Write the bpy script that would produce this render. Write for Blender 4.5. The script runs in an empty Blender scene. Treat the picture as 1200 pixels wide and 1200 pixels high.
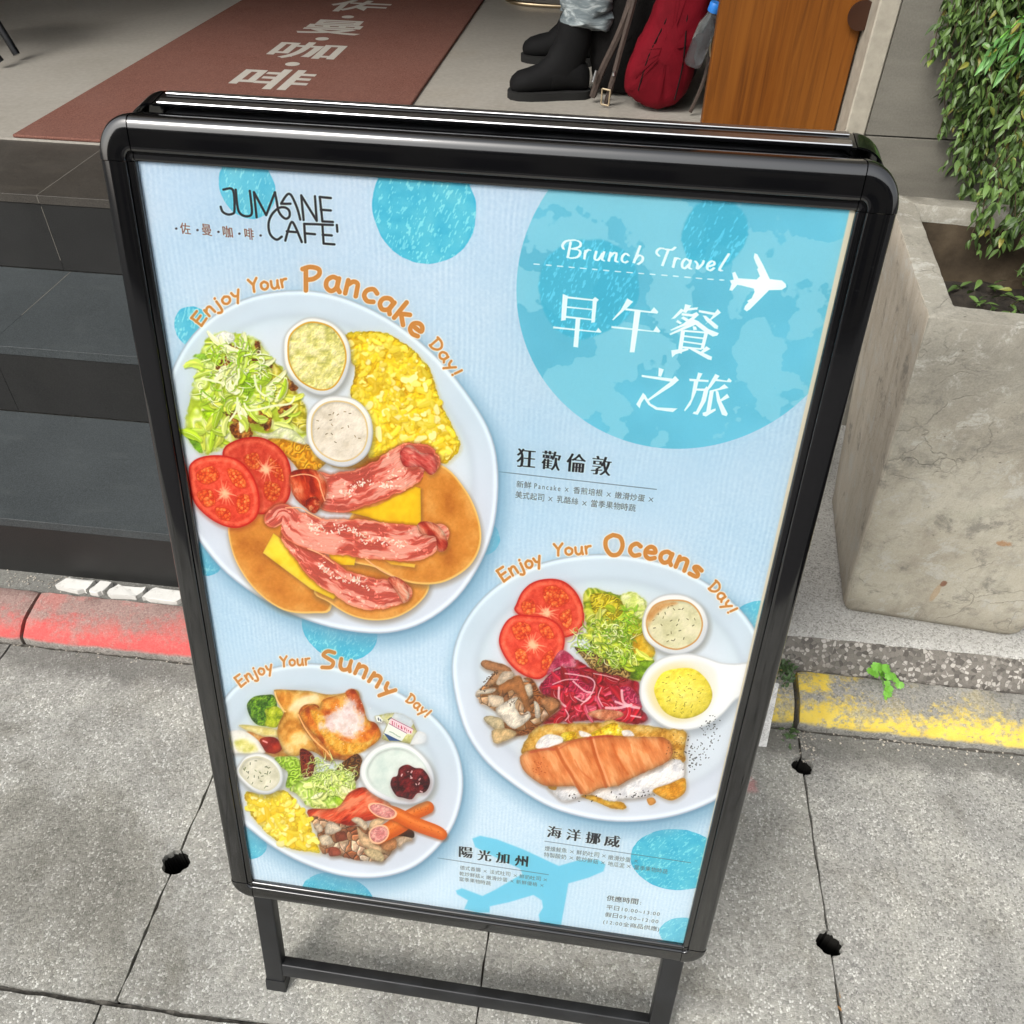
import bpy, bmesh, math, random
import numpy as np
from mathutils import Vector, Matrix
R = math.radians
random.seed(7)

# ------------------------------------------------------------------ camera
scene = bpy.context.scene
cam_d = bpy.data.cameras.new('camera')
cam = bpy.data.objects.new('camera', cam_d)
scene.collection.objects.link(cam)
CAM_H = 1.4543
_rgt = Vector((0.9927189, 0.1193427, 0.0163248))
_dwn = Vector((0.0915966, -0.6599117, -0.7457390))
_fwd = Vector((-0.0782256, 0.7418045, -0.6660382))
cam.matrix_world = Matrix(((_rgt.x, -_dwn.x, -_fwd.x, 0), (_rgt.y, -_dwn.y, -_fwd.y, 0),
                           (_rgt.z, -_dwn.z, -_fwd.z, CAM_H), (0, 0, 0, 1)))
cam_d.sensor_width = 36
cam_d.lens = 29.65
cam_d.clip_start = 0.02
cam_d.clip_end = 400
scene.camera = cam

# ------------------------------------------------------------------ sky, sun, exposure
SUN_EL, SUN_AZ = R(45), R(214)          # azimuth measured clockwise from +Y
world = bpy.data.worlds.new('World')
scene.world = world
world.use_nodes = True
wn = world.node_tree.nodes
wl = world.node_tree.links
wn.clear()
w_out = wn.new('ShaderNodeOutputWorld')
w_bg = wn.new('ShaderNodeBackground')
w_sky = wn.new('ShaderNodeTexSky')
w_sky.sky_type = 'NISHITA'
w_sky.sun_disc = False
w_sky.sun_elevation = SUN_EL
w_sky.sun_rotation = SUN_AZ
w_sky.air_density = 1.6
w_sky.dust_density = 4.0
w_sky.ozone_density = 1.0
w_hs = wn.new('ShaderNodeHueSaturation')      # an overcast, nearly white sky
w_hs.inputs['Saturation'].default_value = 0.22
wl.new(w_sky.outputs[0], w_hs.inputs['Color'])
wl.new(w_hs.outputs[0], w_bg.inputs['Color'])
w_bg.inputs['Strength'].default_value = 0.15
wl.new(w_bg.outputs[0], w_out.inputs[0])
sun_d = bpy.data.lights.new('sun', 'SUN')
sun_d.energy = 1.2
sun_d.angle = R(20)
sun_d.color = (1.0, 0.965, 0.91)
sun = bpy.data.objects.new('sun', sun_d)
scene.collection.objects.link(sun)
_sd = Vector((math.sin(SUN_AZ) * math.cos(SUN_EL), math.cos(SUN_AZ) * math.cos(SUN_EL), math.sin(SUN_EL)))
sun.rotation_euler = _sd.to_track_quat('Z', 'Y').to_euler()
scene.view_settings.view_transform = 'Standard'
scene.view_settings.look = 'None'
scene.view_settings.gamma = 1
scene.view_settings.exposure = 0.72
scene.view_settings.use_curve_mapping = False
scene.cycles.max_bounces = 8
scene.cycles.transparent_max_bounces = 12

# ------------------------------------------------------------------ helpers
COL = scene.collection

def tag(o, label=None, cat=None, group=None, kind=None):
    if label: o['label'] = label
    if cat: o['category'] = cat
    if group: o['group'] = group
    if kind: o['kind'] = kind
    return o

def empty(name, loc=(0, 0, 0), rz=0.0):
    o = bpy.data.objects.new(name, None)
    o.empty_display_size = 0.05
    o.location = loc
    o.rotation_euler = (0, 0, rz)
    COL.objects.link(o)
    return o

def link(name, me, mat=None, parent=None):
    o = bpy.data.objects.new(name, me)
    COL.objects.link(o)
    if mat is not None and len(me.materials) == 0:
        me.materials.append(mat)
    if parent is not None:
        o.parent = parent
    return o

def mesh(name, verts, faces, mat=None, parent=None, smooth=False):
    me = bpy.data.meshes.new(name)
    me.from_pydata([tuple(v) for v in verts], [], faces)
    if smooth:
        me.polygons.foreach_set('use_smooth', [True] * len(me.polygons))
    me.update()
    return link(name, me, mat, parent)

def from_bm(name, bm, mat=None, parent=None, smooth=False, angle=None):
    bmesh.ops.recalc_face_normals(bm, faces=bm.faces[:])
    me = bpy.data.meshes.new(name)
    bm.to_mesh(me)
    bm.free()
    if smooth:
        me.polygons.foreach_set('use_smooth', [True] * len(me.polygons))
        if angle:
            me.set_sharp_from_angle(angle=R(angle))
    me.update()
    return link(name, me, mat, parent)

def add_box(bm, c, s, M=None, bev=0.0, seg=1, taper=None):
    r = bmesh.ops.create_cube(bm, size=1.0)
    vs = r['verts']
    for v in vs:
        k = 1.0
        if taper and v.co.z > 0: k = taper
        v.co = Vector((c[0] + v.co.x * s[0] * k, c[1] + v.co.y * s[1] * k, c[2] + v.co.z * s[2]))
    if bev:
        es = list({e for v in vs for e in v.link_edges})
        r = bmesh.ops.bevel(bm, geom=es, offset=bev, segments=seg, affect='EDGES', profile=0.5)
        vs = list({v for v in r['verts']} | {v for v in vs if v.is_valid})
    if M is not None:
        bmesh.ops.transform(bm, matrix=M, verts=vs)
    return vs

def box(name, lo, hi, mat, parent=None, bev=0.0, seg=1):
    bm = bmesh.new()
    c = [(lo[i] + hi[i]) / 2 for i in range(3)]
    s = [hi[i] - lo[i] for i in range(3)]
    add_box(bm, c, s, bev=bev, seg=seg)
    return from_bm(name, bm, mat, parent)

def loft(name, rings, mat, parent=None, caps=True, smooth=True, closed=True):
    n = len(rings[0])
    V = [p for r in rings for p in r]
    F = []
    for i in range(len(rings) - 1):
        for j in range(n if closed else n - 1):
            a, b = i * n + j, i * n + (j + 1) % n
            F.append((a, b, b + n, a + n))
    if caps:
        F.append(tuple(reversed(range(n))))
        F.append(tuple(range((len(rings) - 1) * n, len(rings) * n)))
    o = mesh(name, V, F, mat, parent)
    bm = bmesh.new(); bm.from_mesh(o.data)
    bmesh.ops.recalc_face_normals(bm, faces=bm.faces[:])
    bm.to_mesh(o.data); bm.free()
    if smooth:
        o.data.polygons.foreach_set('use_smooth', [True] * len(o.data.polygons))
        o.data.set_sharp_from_angle(angle=R(50))
    return o

def tube(name, pts, rad, mat, parent=None, n=10):
    pts = [Vector(p) for p in pts]
    rr = rad if isinstance(rad, (list, tuple)) else [rad] * len(pts)
    rings = []
    up = Vector((0, 0, 1))
    for i, p in enumerate(pts):
        t = (pts[min(i + 1, len(pts) - 1)] - pts[max(i - 1, 0)]).normalized()
        u = t.cross(up)
        if u.length < 1e-3: u = t.cross(Vector((1, 0, 0)))
        u.normalize()
        v = u.cross(t).normalized()
        rings.append([p + (u * math.cos(2 * math.pi * k / n) + v * math.sin(2 * math.pi * k / n)) * rr[i] for k in range(n)])
    return loft(name, rings, mat, parent)

def smooth_path(pts, k=5):
    P = [Vector(p) for p in pts]
    out = []
    for i in range(len(P) - 1):
        p0, p1, p2, p3 = P[max(i - 1, 0)], P[i], P[i + 1], P[min(i + 2, len(P) - 1)]
        for j in range(k):
            t = j / k
            out.append(0.5 * ((2 * p1) + (p2 - p0) * t + (2 * p0 - 5 * p1 + 4 * p2 - p3) * t * t + (3 * p1 - p0 - 3 * p2 + p3) * t ** 3))
    out.append(P[-1])
    return out

# ------------------------------------------------------------------ materials
def s2l(c):
    return tuple(((x / 255.0) / 12.92 if x / 255.0 <= 0.04045 else ((x / 255.0 + 0.055) / 1.055) ** 2.4) for x in c)

class Mat:
    """small node-material builder; coordinates are object space (metres)"""
    def __init__(s, name, rough=0.6, metal=0.0, spec=0.5, color=(0.5, 0.5, 0.5)):
        s.m = bpy.data.materials.new(name)
        s.m.use_nodes = True
        s.t = s.m.node_tree
        s.N, s.L = s.t.nodes, s.t.links
        s.b = s.N['Principled BSDF']
        s.b.inputs['Roughness'].default_value = rough
        s.b.inputs['Metallic'].default_value = metal
        s.b.inputs['Specular IOR Level'].default_value = spec
        s.b.inputs['Base Color'].default_value = (*color, 1)
        s.tc = s.N.new('ShaderNodeTexCoord').outputs['Object']
        s.h = None
    def map(s, scale=(1, 1, 1), rot=(0, 0, 0), loc=(0, 0, 0)):
        n = s.N.new('ShaderNodeMapping')
        n.inputs['Scale'].default_value = scale
        n.inputs['Rotation'].default_value = rot
        n.inputs['Location'].default_value = loc
        s.L.new(s.tc, n.inputs['Vector'])
        return n.outputs[0]
    def noise(s, scale, detail=4, rough=0.55, vec=None, dist=0.0):
        n = s.N.new('ShaderNodeTexNoise')
        n.inputs['Scale'].default_value = scale
        n.inputs['Detail'].default_value = detail
        n.inputs['Roughness'].default_value = rough
        n.inputs['Distortion'].default_value = dist
        s.L.new(vec if vec is not None else s.tc, n.inputs['Vector'])
        return n.outputs['Fac']
    def voro(s, scale, feature='F1', out='Distance', vec=None, rnd=1.0):
        n = s.N.new('ShaderNodeTexVoronoi')
        n.feature = feature
        n.inputs['Scale'].default_value = scale
        n.inputs['Randomness'].default_value = rnd
        s.L.new(vec if vec is not None else s.tc, n.inputs['Vector'])
        return n.outputs[out]
    def ramp(s, fac, stops, interp='LINEAR'):
        n = s.N.new('ShaderNodeValToRGB')
        n.color_ramp.interpolation = interp
        e = n.color_ramp.elements
        while len(e) < len(stops): e.new(0.5)
        for i, (p, c) in enumerate(stops):
            e[i].position = p
            e[i].color = (*c, 1) if not isinstance(c, (int, float)) else (c, c, c, 1)
        s.L.new(fac, n.inputs[0])
        return n.outputs[0]
    def mix(s, fac, a, b, mode='MIX'):
        n = s.N.new('ShaderNodeMix')
        n.data_type = 'RGBA'
        n.blend_type = mode
        for k, v in ((0, fac), (6, a), (7, b)):
            if isinstance(v, (int, float)): n.inputs[k].default_value = v if k == 0 else (v, v, v, 1)
            elif isinstance(v, tuple): n.inputs[k].default_value = (*v, 1)
            else: s.L.new(v, n.inputs[k])
        return n.outputs[2]
    def math(s, op, a, b=0.0, c=None):
        n = s.N.new('ShaderNodeMath')
        n.operation = op
        for k, v in ((0, a), (1, b), (2, c)):
            if v is None: continue
            if isinstance(v, (int, float)): n.inputs[k].default_value = v
            else: s.L.new(v, n.inputs[k])
        return n.outputs[0]
    def color(s, c): 
        if isinstance(c, tuple): s.b.inputs['Base Color'].default_value = (*c, 1)
        else: s.L.new(c, s.b.inputs['Base Color'])
        return s
    def rough(s, r): s.L.new(r, s.b.inputs['Roughness']); return s
    def bump(s, h, dist=0.002, strength=1.0):
        n = s.N.new('ShaderNodeBump')
        n.inputs['Distance'].default_value = dist
        n.inputs['Strength'].default_value = strength
        s.L.new(h, n.inputs['Height'])
        if s.h is not None: s.L.new(s.h, n.inputs['Normal'])
        s.h = n.outputs[0]
        s.L.new(s.h, s.b.inputs['Normal'])
        return s
    def sep(s, k):
        n = s.N.new('ShaderNodeSeparateXYZ')
        s.L.new(s.tc, n.inputs[0])
        return n.outputs[k]

def aggregate(name, base, dark, light, chip=260, wear=0.5, light_amt=0.12, dirt=(0.12, 0.115, 0.10), worldco=False):
    """washed concrete with stone chips"""
    M = Mat(name, rough=0.85, spec=0.35)
    if worldco: M.tc = M.N.new('ShaderNodeNewGeometry').outputs['Position']
    big = M.noise(3.1, 5, 0.6)
    mid = M.noise(22, 4, 0.65)
    cell = M.voro(chip, out='Color')
    sepn = M.N.new('ShaderNodeSeparateColor'); M.L.new(cell, sepn.inputs[0])
    rnd = sepn.outputs[0]
    c0 = M.ramp(rnd, [(0.0, dark), (0.45, base), (1.0, tuple(x * 1.25 for x in base))])
    chips = M.ramp(sepn.outputs[1], [(1 - light_amt - 0.04, 0.0), (1 - light_amt, 1.0)])
    edge = M.voro(chip, 'DISTANCE_TO_EDGE')
    inner = M.ramp(edge, [(0.02, 0.0), (0.12, 1.0)])
    chipm = M.math('MULTIPLY', chips, inner)
    chipm = M.math('MULTIPLY', chipm, M.ramp(M.noise(11, 5, 0.7), [(0.36, 0.25), (0.6, 1.0)]))
    c1 = M.mix(chipm, c0, light)
    fine = M.noise(900, 2, 0.5)
    c1 = M.mix(0.33, c1, M.ramp(fine, [(0.3, tuple(x * 0.55 for x in base)), (0.7, tuple(min(1, x * 1.4) for x in base))]))
    c2 = M.mix(M.ramp(big, [(0.42, 0.0), (0.72, wear)]), c1, dirt)
    c3 = M.mix(M.ramp(mid, [(0.5, 0.0), (0.8, 0.18)]), c2, tuple(x * 1.1 for x in base))
    if worldco:
        oi = M.N.new('ShaderNodeObjectInfo')
        c3 = M.mix(M.math('MULTIPLY', oi.outputs['Random'], 0.22), c3, tuple(x * 0.7 for x in base))
        st = M.noise(1.7, 7, 0.7, dist=0.7)
        c3 = M.mix(1.0, c3, M.ramp(st, [(0.36, (1.22, 1.21, 1.17)), (0.50, (1.0, 1.0, 1.0)), (0.58, (0.74, 0.73, 0.70)), (0.70, (0.55, 0.54, 0.51))]), 'MULTIPLY')
        c3 = M.mix(1.0, c3, M.ramp(M.noise(7.5, 6, 0.7), [(0.35, (1.12, 1.12, 1.10)), (0.55, (0.96, 0.96, 0.95)), (0.68, (0.78, 0.77, 0.74))]), 'MULTIPLY')
        pk = M.N.new('ShaderNodeVectorMath'); pk.operation = 'DISTANCE'; pk.inputs[1].default_value = (0.372, 0.905, 0.0)
        M.L.new(M.map(scale=(1, 1.0, 1)), pk.inputs[0])
        c3 = M.mix(M.math('MULTIPLY', M.ramp(M.math('ADD', pk.outputs['Value'], M.math('MULTIPLY', M.noise(60, 4, 0.7), 0.05)), [(0.030, 1.0), (0.045, 0.0)]), 0.45), c3, (0.62, 0.20, 0.20))
        gum = M.voro(5.5)
        c3 = M.mix(M.ramp(M.math('ADD', gum, M.math('MULTIPLY', M.noise(70, 4), 0.05)), [(0.060, 0.55), (0.085, 0.0)]), c3, (0.075, 0.073, 0.068))
        # grime gathers along the kerb foot
        yk = M.math('ADD', M.sep(1), M.math('MULTIPLY', M.math('SUBTRACT', M.noise(9, 6, 0.7), 0.5), 0.16))
        c3 = M.mix(M.ramp(yk, [(0.96, 0.0), (1.03, 0.6)]), c3, (0.10, 0.098, 0.088))
    M.color(c3)
    M.bump(M.math('ADD', M.math('MULTIPLY', inner, 0.5), M.math('MULTIPLY', rnd, 0.7)), 0.0012, 0.8)
    M.bump(mid, 0.003, 0.35)
    M.out = c3
    return M

MT = {}
MT['slab'] = aggregate('slab_concrete', (0.335, 0.330, 0.305), (0.15, 0.148, 0.138), (0.86, 0.86, 0.83), 300, 0.25, 0.15, worldco=True).m
MT['slab_fine'] = aggregate('slab_fine_concrete', (0.34, 0.335, 0.315), (0.11, 0.11, 0.105), (0.78, 0.78, 0.75), 320, 0.25, 0.15, worldco=True).m
MT['ledge'] = aggregate('washed_pebble_ledge', (0.33, 0.31, 0.28), (0.09, 0.082, 0.074), (0.76, 0.73, 0.67), 150, 0.35, 0.25).m
MT['shade_grime'] = Mat('joint_shade_grime', rough=1.0, spec=0.05, color=(0.020, 0.019, 0.017)).m
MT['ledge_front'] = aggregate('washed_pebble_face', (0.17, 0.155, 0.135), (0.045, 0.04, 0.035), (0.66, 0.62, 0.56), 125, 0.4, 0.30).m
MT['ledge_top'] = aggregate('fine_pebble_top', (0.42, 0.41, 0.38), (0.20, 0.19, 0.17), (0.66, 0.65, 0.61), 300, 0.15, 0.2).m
MT['gutter'] = Mat('gutter_dirt', rough=0.95, spec=0.05, color=(0.012, 0.011, 0.010)).m

def asphalt():
    M = Mat('asphalt', rough=0.9, spec=0.3)
    n = M.noise(60, 5, 0.7)
    M.color(M.ramp(n, [(0.3, (0.035, 0.035, 0.036)), (0.7, (0.075, 0.073, 0.07))]))
    M.bump(M.voro(150), 0.003, 0.7)
    return M.m
MT['asphalt'] = asphalt()

def kerb_paint(name, paint, worn_lo, worn_hi, conc=(0.30, 0.275, 0.245)):
    """concrete kerb; the paint has survived along its front arris and in flakes further back"""
    M = aggregate(name, conc, tuple(x * .45 for x in conc), (0.55, 0.53, 0.48), 300, 0.5, 0.10)
    y = M.sep(1)
    n = M.noise(14, 7, 0.68)
    nf = M.noise(95, 4, 0.7)
    d = M.math('ADD', y, M.math('MULTIPLY', M.math('SUBTRACT', n, 0.5), 0.16))
    d = M.math('ADD', d, M.math('MULTIPLY', M.math('SUBTRACT', nf, 0.5), 0.11))
    keep = M.ramp(d, [(worn_lo, 1.0), (worn_hi, 0.0)])
    back = M.ramp(M.math('ADD', M.noise(9, 8, 0.75), M.math('MULTIPLY', M.math('SUBTRACT', nf, 0.5), 0.3)), [(0.51, 0.0), (0.62, 1.0)])
    low = M.ramp(M.math('ADD', M.sep(2), M.math('MULTIPLY', M.math('SUBTRACT', n, 0.5), 0.02)), [(0.008, 0.0), (0.016, 1.0)])
    M.keep, M.back, M.low = keep, back, low
    return M
def red_kerb():
    M = kerb_paint('red_painted_kerb', (0.8, 0.1, 0.1), 0.005, 0.06)
    faded = M.mix(0.45, M.out, (0.36, 0.155, 0.13))
    c = M.mix(M.math('MULTIPLY', M.back, 0.35), faded, (0.62, 0.13, 0.11))
    c = M.mix(M.math('MULTIPLY', M.keep, 0.78), c, (0.68, 0.07, 0.068))
    c = M.mix(M.low, M.out, c)
    M.color(c)
    return M.m
def yellow_kerb():
    M = kerb_paint('yellow_painted_kerb', (0.8, 0.55, 0.05), 0.014, 0.052, conc=(0.31, 0.30, 0.27))
    a = M.math('ADD', M.sep(0), M.math('MULTIPLY', M.math('SUBTRACT', M.noise(11, 6, 0.7), 0.5), 0.35))
    left = M.ramp(a, [(0.10, 1.0), (0.20, 0.0)])        # more paint is left at the stone's near end
    m = M.math('MAXIMUM', M.keep, M.math('MULTIPLY', M.back, M.math('ADD', M.math('MULTIPLY', left, 0.95), 0.16)))
    m = M.math('MULTIPLY', m, M.low)
    m = M.math('MULTIPLY', m, M.ramp(M.noise(48, 7, 0.75), [(0.53, 1.0), (0.62, 0.25)]))
    c = M.mix(M.math('MULTIPLY', m, 0.93), M.out, M.mix(M.noise(30, 3), (0.74, 0.50, 0.04), (0.88, 0.70, 0.13)))
    M.color(c)
    return M.m
MT['red_kerb'] = red_kerb()
MT['yellow_kerb'] = yellow_kerb()

def white_paint():
    M = Mat('chipped_white_paint', rough=0.7)
    n = M.noise(60, 6, 0.7)
    M.color(M.ramp(n, [(0.28, (0.32, 0.30, 0.27)), (0.42, (0.60, 0.59, 0.55)), (1.0, (0.68, 0.67, 0.64))]))
    M.bump(n, 0.002, 0.6)
    return M.m
MT['white_paint'] = white_paint()

def granite(name, c, rough=0.5):
    M = Mat(name, rough=rough, spec=0.45)
    n1 = M.noise(420, 4, 0.8)
    n2 = M.noise(4, 5, 0.6)
    sm = M.noise(9, 6, 0.6, vec=M.map(scale=(1, 3, 1)))
    k = M.ramp(n1, [(0.38, tuple(x * 0.45 for x in c)), (0.64, tuple(x * 1.7 for x in c))])
    k = M.mix(M.ramp(n2, [(0.4, 0.0), (0.75, 0.4)]), k, tuple(x * 1.6 for x in c))
    M.color(M.mix(M.ramp(sm, [(0.55, 0.0), (0.78, 0.28)]), k, (c[0] * 2.3, c[1] * 2.2, c[2] * 2.0)))
    M.rough(M.ramp(n2, [(0.3, rough - 0.08), (0.8, rough + 0.2)]))
    M.bump(n1, 0.0004, 0.5)
    return M.m
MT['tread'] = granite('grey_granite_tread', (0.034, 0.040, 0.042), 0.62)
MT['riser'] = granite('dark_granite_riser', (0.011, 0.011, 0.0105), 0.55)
MT['landing'] = granite('brown_grey_landing_tile', (0.042, 0.037, 0.031), 0.5)
MT['grout'] = Mat('pale_grout', rough=0.9, color=(0.14, 0.13, 0.11)).m
MT['dark_grout'] = Mat('dark_grout', rough=0.9, color=(0.025, 0.024, 0.022)).m

def marble_floor():
    M = Mat('polished_stone_floor', rough=0.28, spec=0.5)
    n = M.noise(2.2, 6, 0.62, dist=0.6)
    f = M.noise(60, 4, 0.6)
    c = M.ramp(n, [(0.3, (0.31, 0.285, 0.24)), (0.55, (0.41, 0.385, 0.34)), (0.75, (0.35, 0.305, 0.24))])
    M.color(M.mix(0.3, c, M.ramp(f, [(0.35, (0.24, 0.22, 0.19)), (0.7, (0.50, 0.48, 0.43))])))
    return M.m
MT['floor'] = marble_floor()

def mat_red():
    M = Mat('brown_red_loop_mat', rough=0.95, spec=0.2)
    f = M.noise(260, 4, 0.8)
    n = M.noise(5.0, 7, 0.7)
    c = M.ramp(f, [(0.32, (0.07, 0.026, 0.020)), (0.68, (0.28, 0.125, 0.092))])
    M.color(M.mix(M.ramp(n, [(0.35, 0.0), (0.75, 0.35)]), c, (0.23, 0.12, 0.095)))
    M.bump(f, 0.003, 0.9)
    return M.m
MT['mat'] = mat_red()
def mat_white():
    M = Mat('off_white_loop_pile', rough=0.95, spec=0.2)
    f = M.noise(420, 3, 0.7)
    M.color(M.ramp(f, [(0.3, (0.34, 0.31, 0.27)), (0.6, (0.58, 0.55, 0.49))]))
    M.bump(f, 0.003, 0.9)
    return M.m
MT['mat_white'] = mat_white()

def wood():
    M = Mat('orange_brown_wood', rough=0.5, spec=0.2)
    v = M.map(scale=(26, 26, 1.1))
    n = M.noise(3.0, 6, 0.6, vec=v, dist=0.8)
    big = M.noise(1.6, 3, 0.5, vec=M.map(scale=(3, 3, 0.7)))
    c = M.ramp(n, [(0.25, (0.070, 0.019, 0.002)), (0.5, (0.145, 0.043, 0.004)), (0.78, (0.20, 0.066, 0.007))])
    M.color(M.mix(M.ramp(big, [(0.4, 0.0), (0.7, 0.35)]), c, (0.25, 0.10, 0.02)))
    M.bump(n, 0.0006, 0.5)
    return M.m
MT['wood'] = wood()

def wall_tile():
    M = Mat('grey_stone_wall_tile', rough=0.75, spec=0.3)
    v = M.map(scale=(1.2, 1, 6))
    n = M.noise(3.5, 6, 0.6, vec=v)
    f = M.noise(260, 4, 0.65)
    c = M.ramp(n, [(0.3, (0.115, 0.107, 0.088)), (0.55, (0.160, 0.150, 0.124)), (0.8, (0.205, 0.192, 0.158))])
    st = M.noise(7, 5, 0.7, vec=M.map(scale=(1, 1, 3)))
    c = M.mix(M.ramp(st, [(0.62, 0.0), (0.72, 0.3)]), c, (0.09, 0.085, 0.075))
    M.color(M.mix(0.25, c, M.ramp(f, [(0.3, (0.11, 0.105, 0.09)), (0.7, (0.26, 0.25, 0.22))])))
    M.bump(f, 0.001, 0.5)
    return M.m
MT['wall_tile'] = wall_tile()
def plain(name, c, rough=0.6, metal=0.0, var=0.2, scale=12, spec=0.5, bump=0.0):
    M = Mat(name, rough=rough, metal=metal, spec=spec)
    n = M.noise(scale, 5, 0.6)
    M.color(M.ramp(n, [(0.25, tuple(x * (1 - var) for x in c)), (0.75, tuple(min(1, x * (1 + var)) for x in c))]))
    if bump: M.bump(M.noise(scale * 14, 3, 0.6), bump, 0.6)
    return M.m
MT['jamb'] = plain('beige_stone_trim', (0.34, 0.31, 0.25), 0.7, var=0.18, scale=40, bump=0.0008)
MT['plaster'] = plain('interior_plaster', (0.50, 0.47, 0.42), 0.8, var=0.05)
MT['facade'] = plain('grey_facade', (0.23, 0.22, 0.205), 0.8, var=0.15, scale=5)

def planter_mat():
    M = Mat('weathered_cast_concrete', rough=0.85, spec=0.25)
    n = M.noise(5.5, 8, 0.68, dist=0.5)
    m = M.noise(24, 8, 0.7, dist=0.3)
    f = M.noise(340, 4, 0.65)
    c = M.ramp(n, [(0.28, (0.27, 0.235, 0.175)), (0.48, (0.43, 0.395, 0.31)), (0.70, (0.53, 0.50, 0.41))])
    c = M.mix(M.ramp(m, [(0.50, 0.0), (0.72, 0.55)]), c, (0.15, 0.14, 0.118))
    st = M.noise(30, 6, 0.7, vec=M.map(scale=(1.0, 1.0, 0.09)))
    lf = M.ramp(M.sep(0), [(0.0, 1.0), (1.0, 1.0)])
    c = M.mix(M.ramp(st, [(0.52, 0.0), (0.75, 0.40)]), c, (0.20, 0.165, 0.125))
    # dark soiled band towards the foot, pale upper edge
    z = M.math('ADD', M.sep(2), M.math('MULTIPLY', M.math('SUBTRACT', M.noise(12, 5, 0.6), 0.5), 0.10))
    c = M.mix(M.ramp(z, [(0.0, 0.5), (0.07, 0.0)]), c, (0.19, 0.15, 0.11))
    c = M.mix(M.ramp(M.noise(6, 4, 0.6), [(0.62, 0.0), (0.75, 0.3)]), c, (0.20, 0.215, 0.13))
    crack = M.N.new('ShaderNodeTexVoronoi'); crack.feature = 'DISTANCE_TO_EDGE'
    crack.inputs['Scale'].default_value = 12
    wv = M.N.new('ShaderNodeMix'); wv.data_type = 'VECTOR'
    wv.inputs[0].default_value = 0.18
    nn = M.N.new('ShaderNodeTexNoise'); nn.inputs['Scale'].default_value = 9; nn.inputs['Detail'].default_value = 5
    M.L.new(M.tc, nn.inputs['Vector'])
    M.L.new(M.tc, wv.inputs[4]); M.L.new(nn.outputs['Color'], wv.inputs[5])
    M.L.new(wv.outputs[1], crack.inputs['Vector'])
    ck = M.math('MULTIPLY', M.ramp(crack.outputs['Distance'], [(0.004, 1.0), (0.02, 0.0)]), M.ramp(M.noise(4, 3), [(0.48, 0.0), (0.6, 0.65)]))
    c = M.mix(M.math('MULTIPLY', ck, 0.45), c, (0.085, 0.08, 0.07))
    zz0 = M.math('ADD', M.sep(2), M.math('MULTIPLY', M.math('SUBTRACT', M.noise(8, 6, 0.65), 0.5), 0.5))
    c = M.mix(M.ramp(zz0, [(0.34, 0.0), (0.62, 0.6)]), c, (0.17, 0.165, 0.14))
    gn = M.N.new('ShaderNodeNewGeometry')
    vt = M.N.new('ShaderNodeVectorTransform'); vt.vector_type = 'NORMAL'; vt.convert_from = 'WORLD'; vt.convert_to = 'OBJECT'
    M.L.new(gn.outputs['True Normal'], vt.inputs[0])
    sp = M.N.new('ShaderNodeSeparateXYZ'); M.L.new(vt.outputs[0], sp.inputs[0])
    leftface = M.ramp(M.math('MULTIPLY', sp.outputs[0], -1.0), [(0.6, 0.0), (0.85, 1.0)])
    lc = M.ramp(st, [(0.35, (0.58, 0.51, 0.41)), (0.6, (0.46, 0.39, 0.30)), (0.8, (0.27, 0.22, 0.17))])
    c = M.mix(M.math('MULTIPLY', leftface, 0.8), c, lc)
    pitc = M.ramp(M.math('ADD', M.voro(48), M.math('MULTIPLY', M.noise(60, 3), 0.25)), [(0.13, 0.5), (0.17, 0.0)])
    c = M.mix(pitc, c, (0.10, 0.095, 0.08))
    blot = M.noise(13, 10, 0.78, dist=0.3)
    c = M.mix(M.ramp(blot, [(0.55, 0.0), (0.63, 0.75)]), c, (0.16, 0.15, 0.125))
    c = M.mix(M.ramp(blot, [(0.38, 0.75), (0.46, 0.0)]), c, (0.50, 0.49, 0.44))
    def spot(cx, cz, rx, rz, lo, hi):
        x = M.math('MULTIPLY', M.math('SUBTRACT', M.sep(0), cx), 1 / rx)
        zz = M.math('MULTIPLY', M.math('SUBTRACT', M.sep(2), cz), 1 / rz)
        r2 = M.math('ADD', M.math('MULTIPLY', x, x), M.math('MULTIPLY', zz, zz))
        r2 = M.math('ADD', r2, M.math('MULTIPLY', M.math('SUBTRACT', M.noise(120, 4, 0.7), 0.5), 1.4))
        return M.ramp(r2, [(lo, 1.0), (hi, 0.0)])
    c = M.mix(M.math('MULTIPLY', spot(-0.022, 0.108, 0.007, 0.032, 0.5, 1.0), 0.55), c, (0.42, 0.25, 0.10))
    c = M.mix(M.math('MULTIPLY', spot(-0.018, 0.140, 0.0065, 0.010, 0.5, 1.0), 0.95), c, (0.20, 0.055, 0.012))
    c = M.mix(M.math('MULTIPLY', spot(0.040, 0.275, 0.022, 0.012, 0.15, 0.5), 0.85), c, (0.36, 0.17, 0.05))
    M.color(M.mix(0.22, c, M.ramp(f, [(0.3, (0.17, 0.16, 0.14)), (0.7, (0.5, 0.48, 0.43))])))
    pit = M.ramp(M.math('ADD', M.voro(48), M.math('MULTIPLY', M.noise(60, 3), 0.25)), [(0.13, 1.0), (0.19, 0.0)])
    M.bump(M.math('ADD', M.math('ADD', m, M.math('MULTIPLY', ck, -0.6)), M.math('MULTIPLY', pit, -0.8)), 0.004, 0.7)
    M.bump(f, 0.0012, 0.6)
    return M.m
MT['planter'] = planter_mat()
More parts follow.
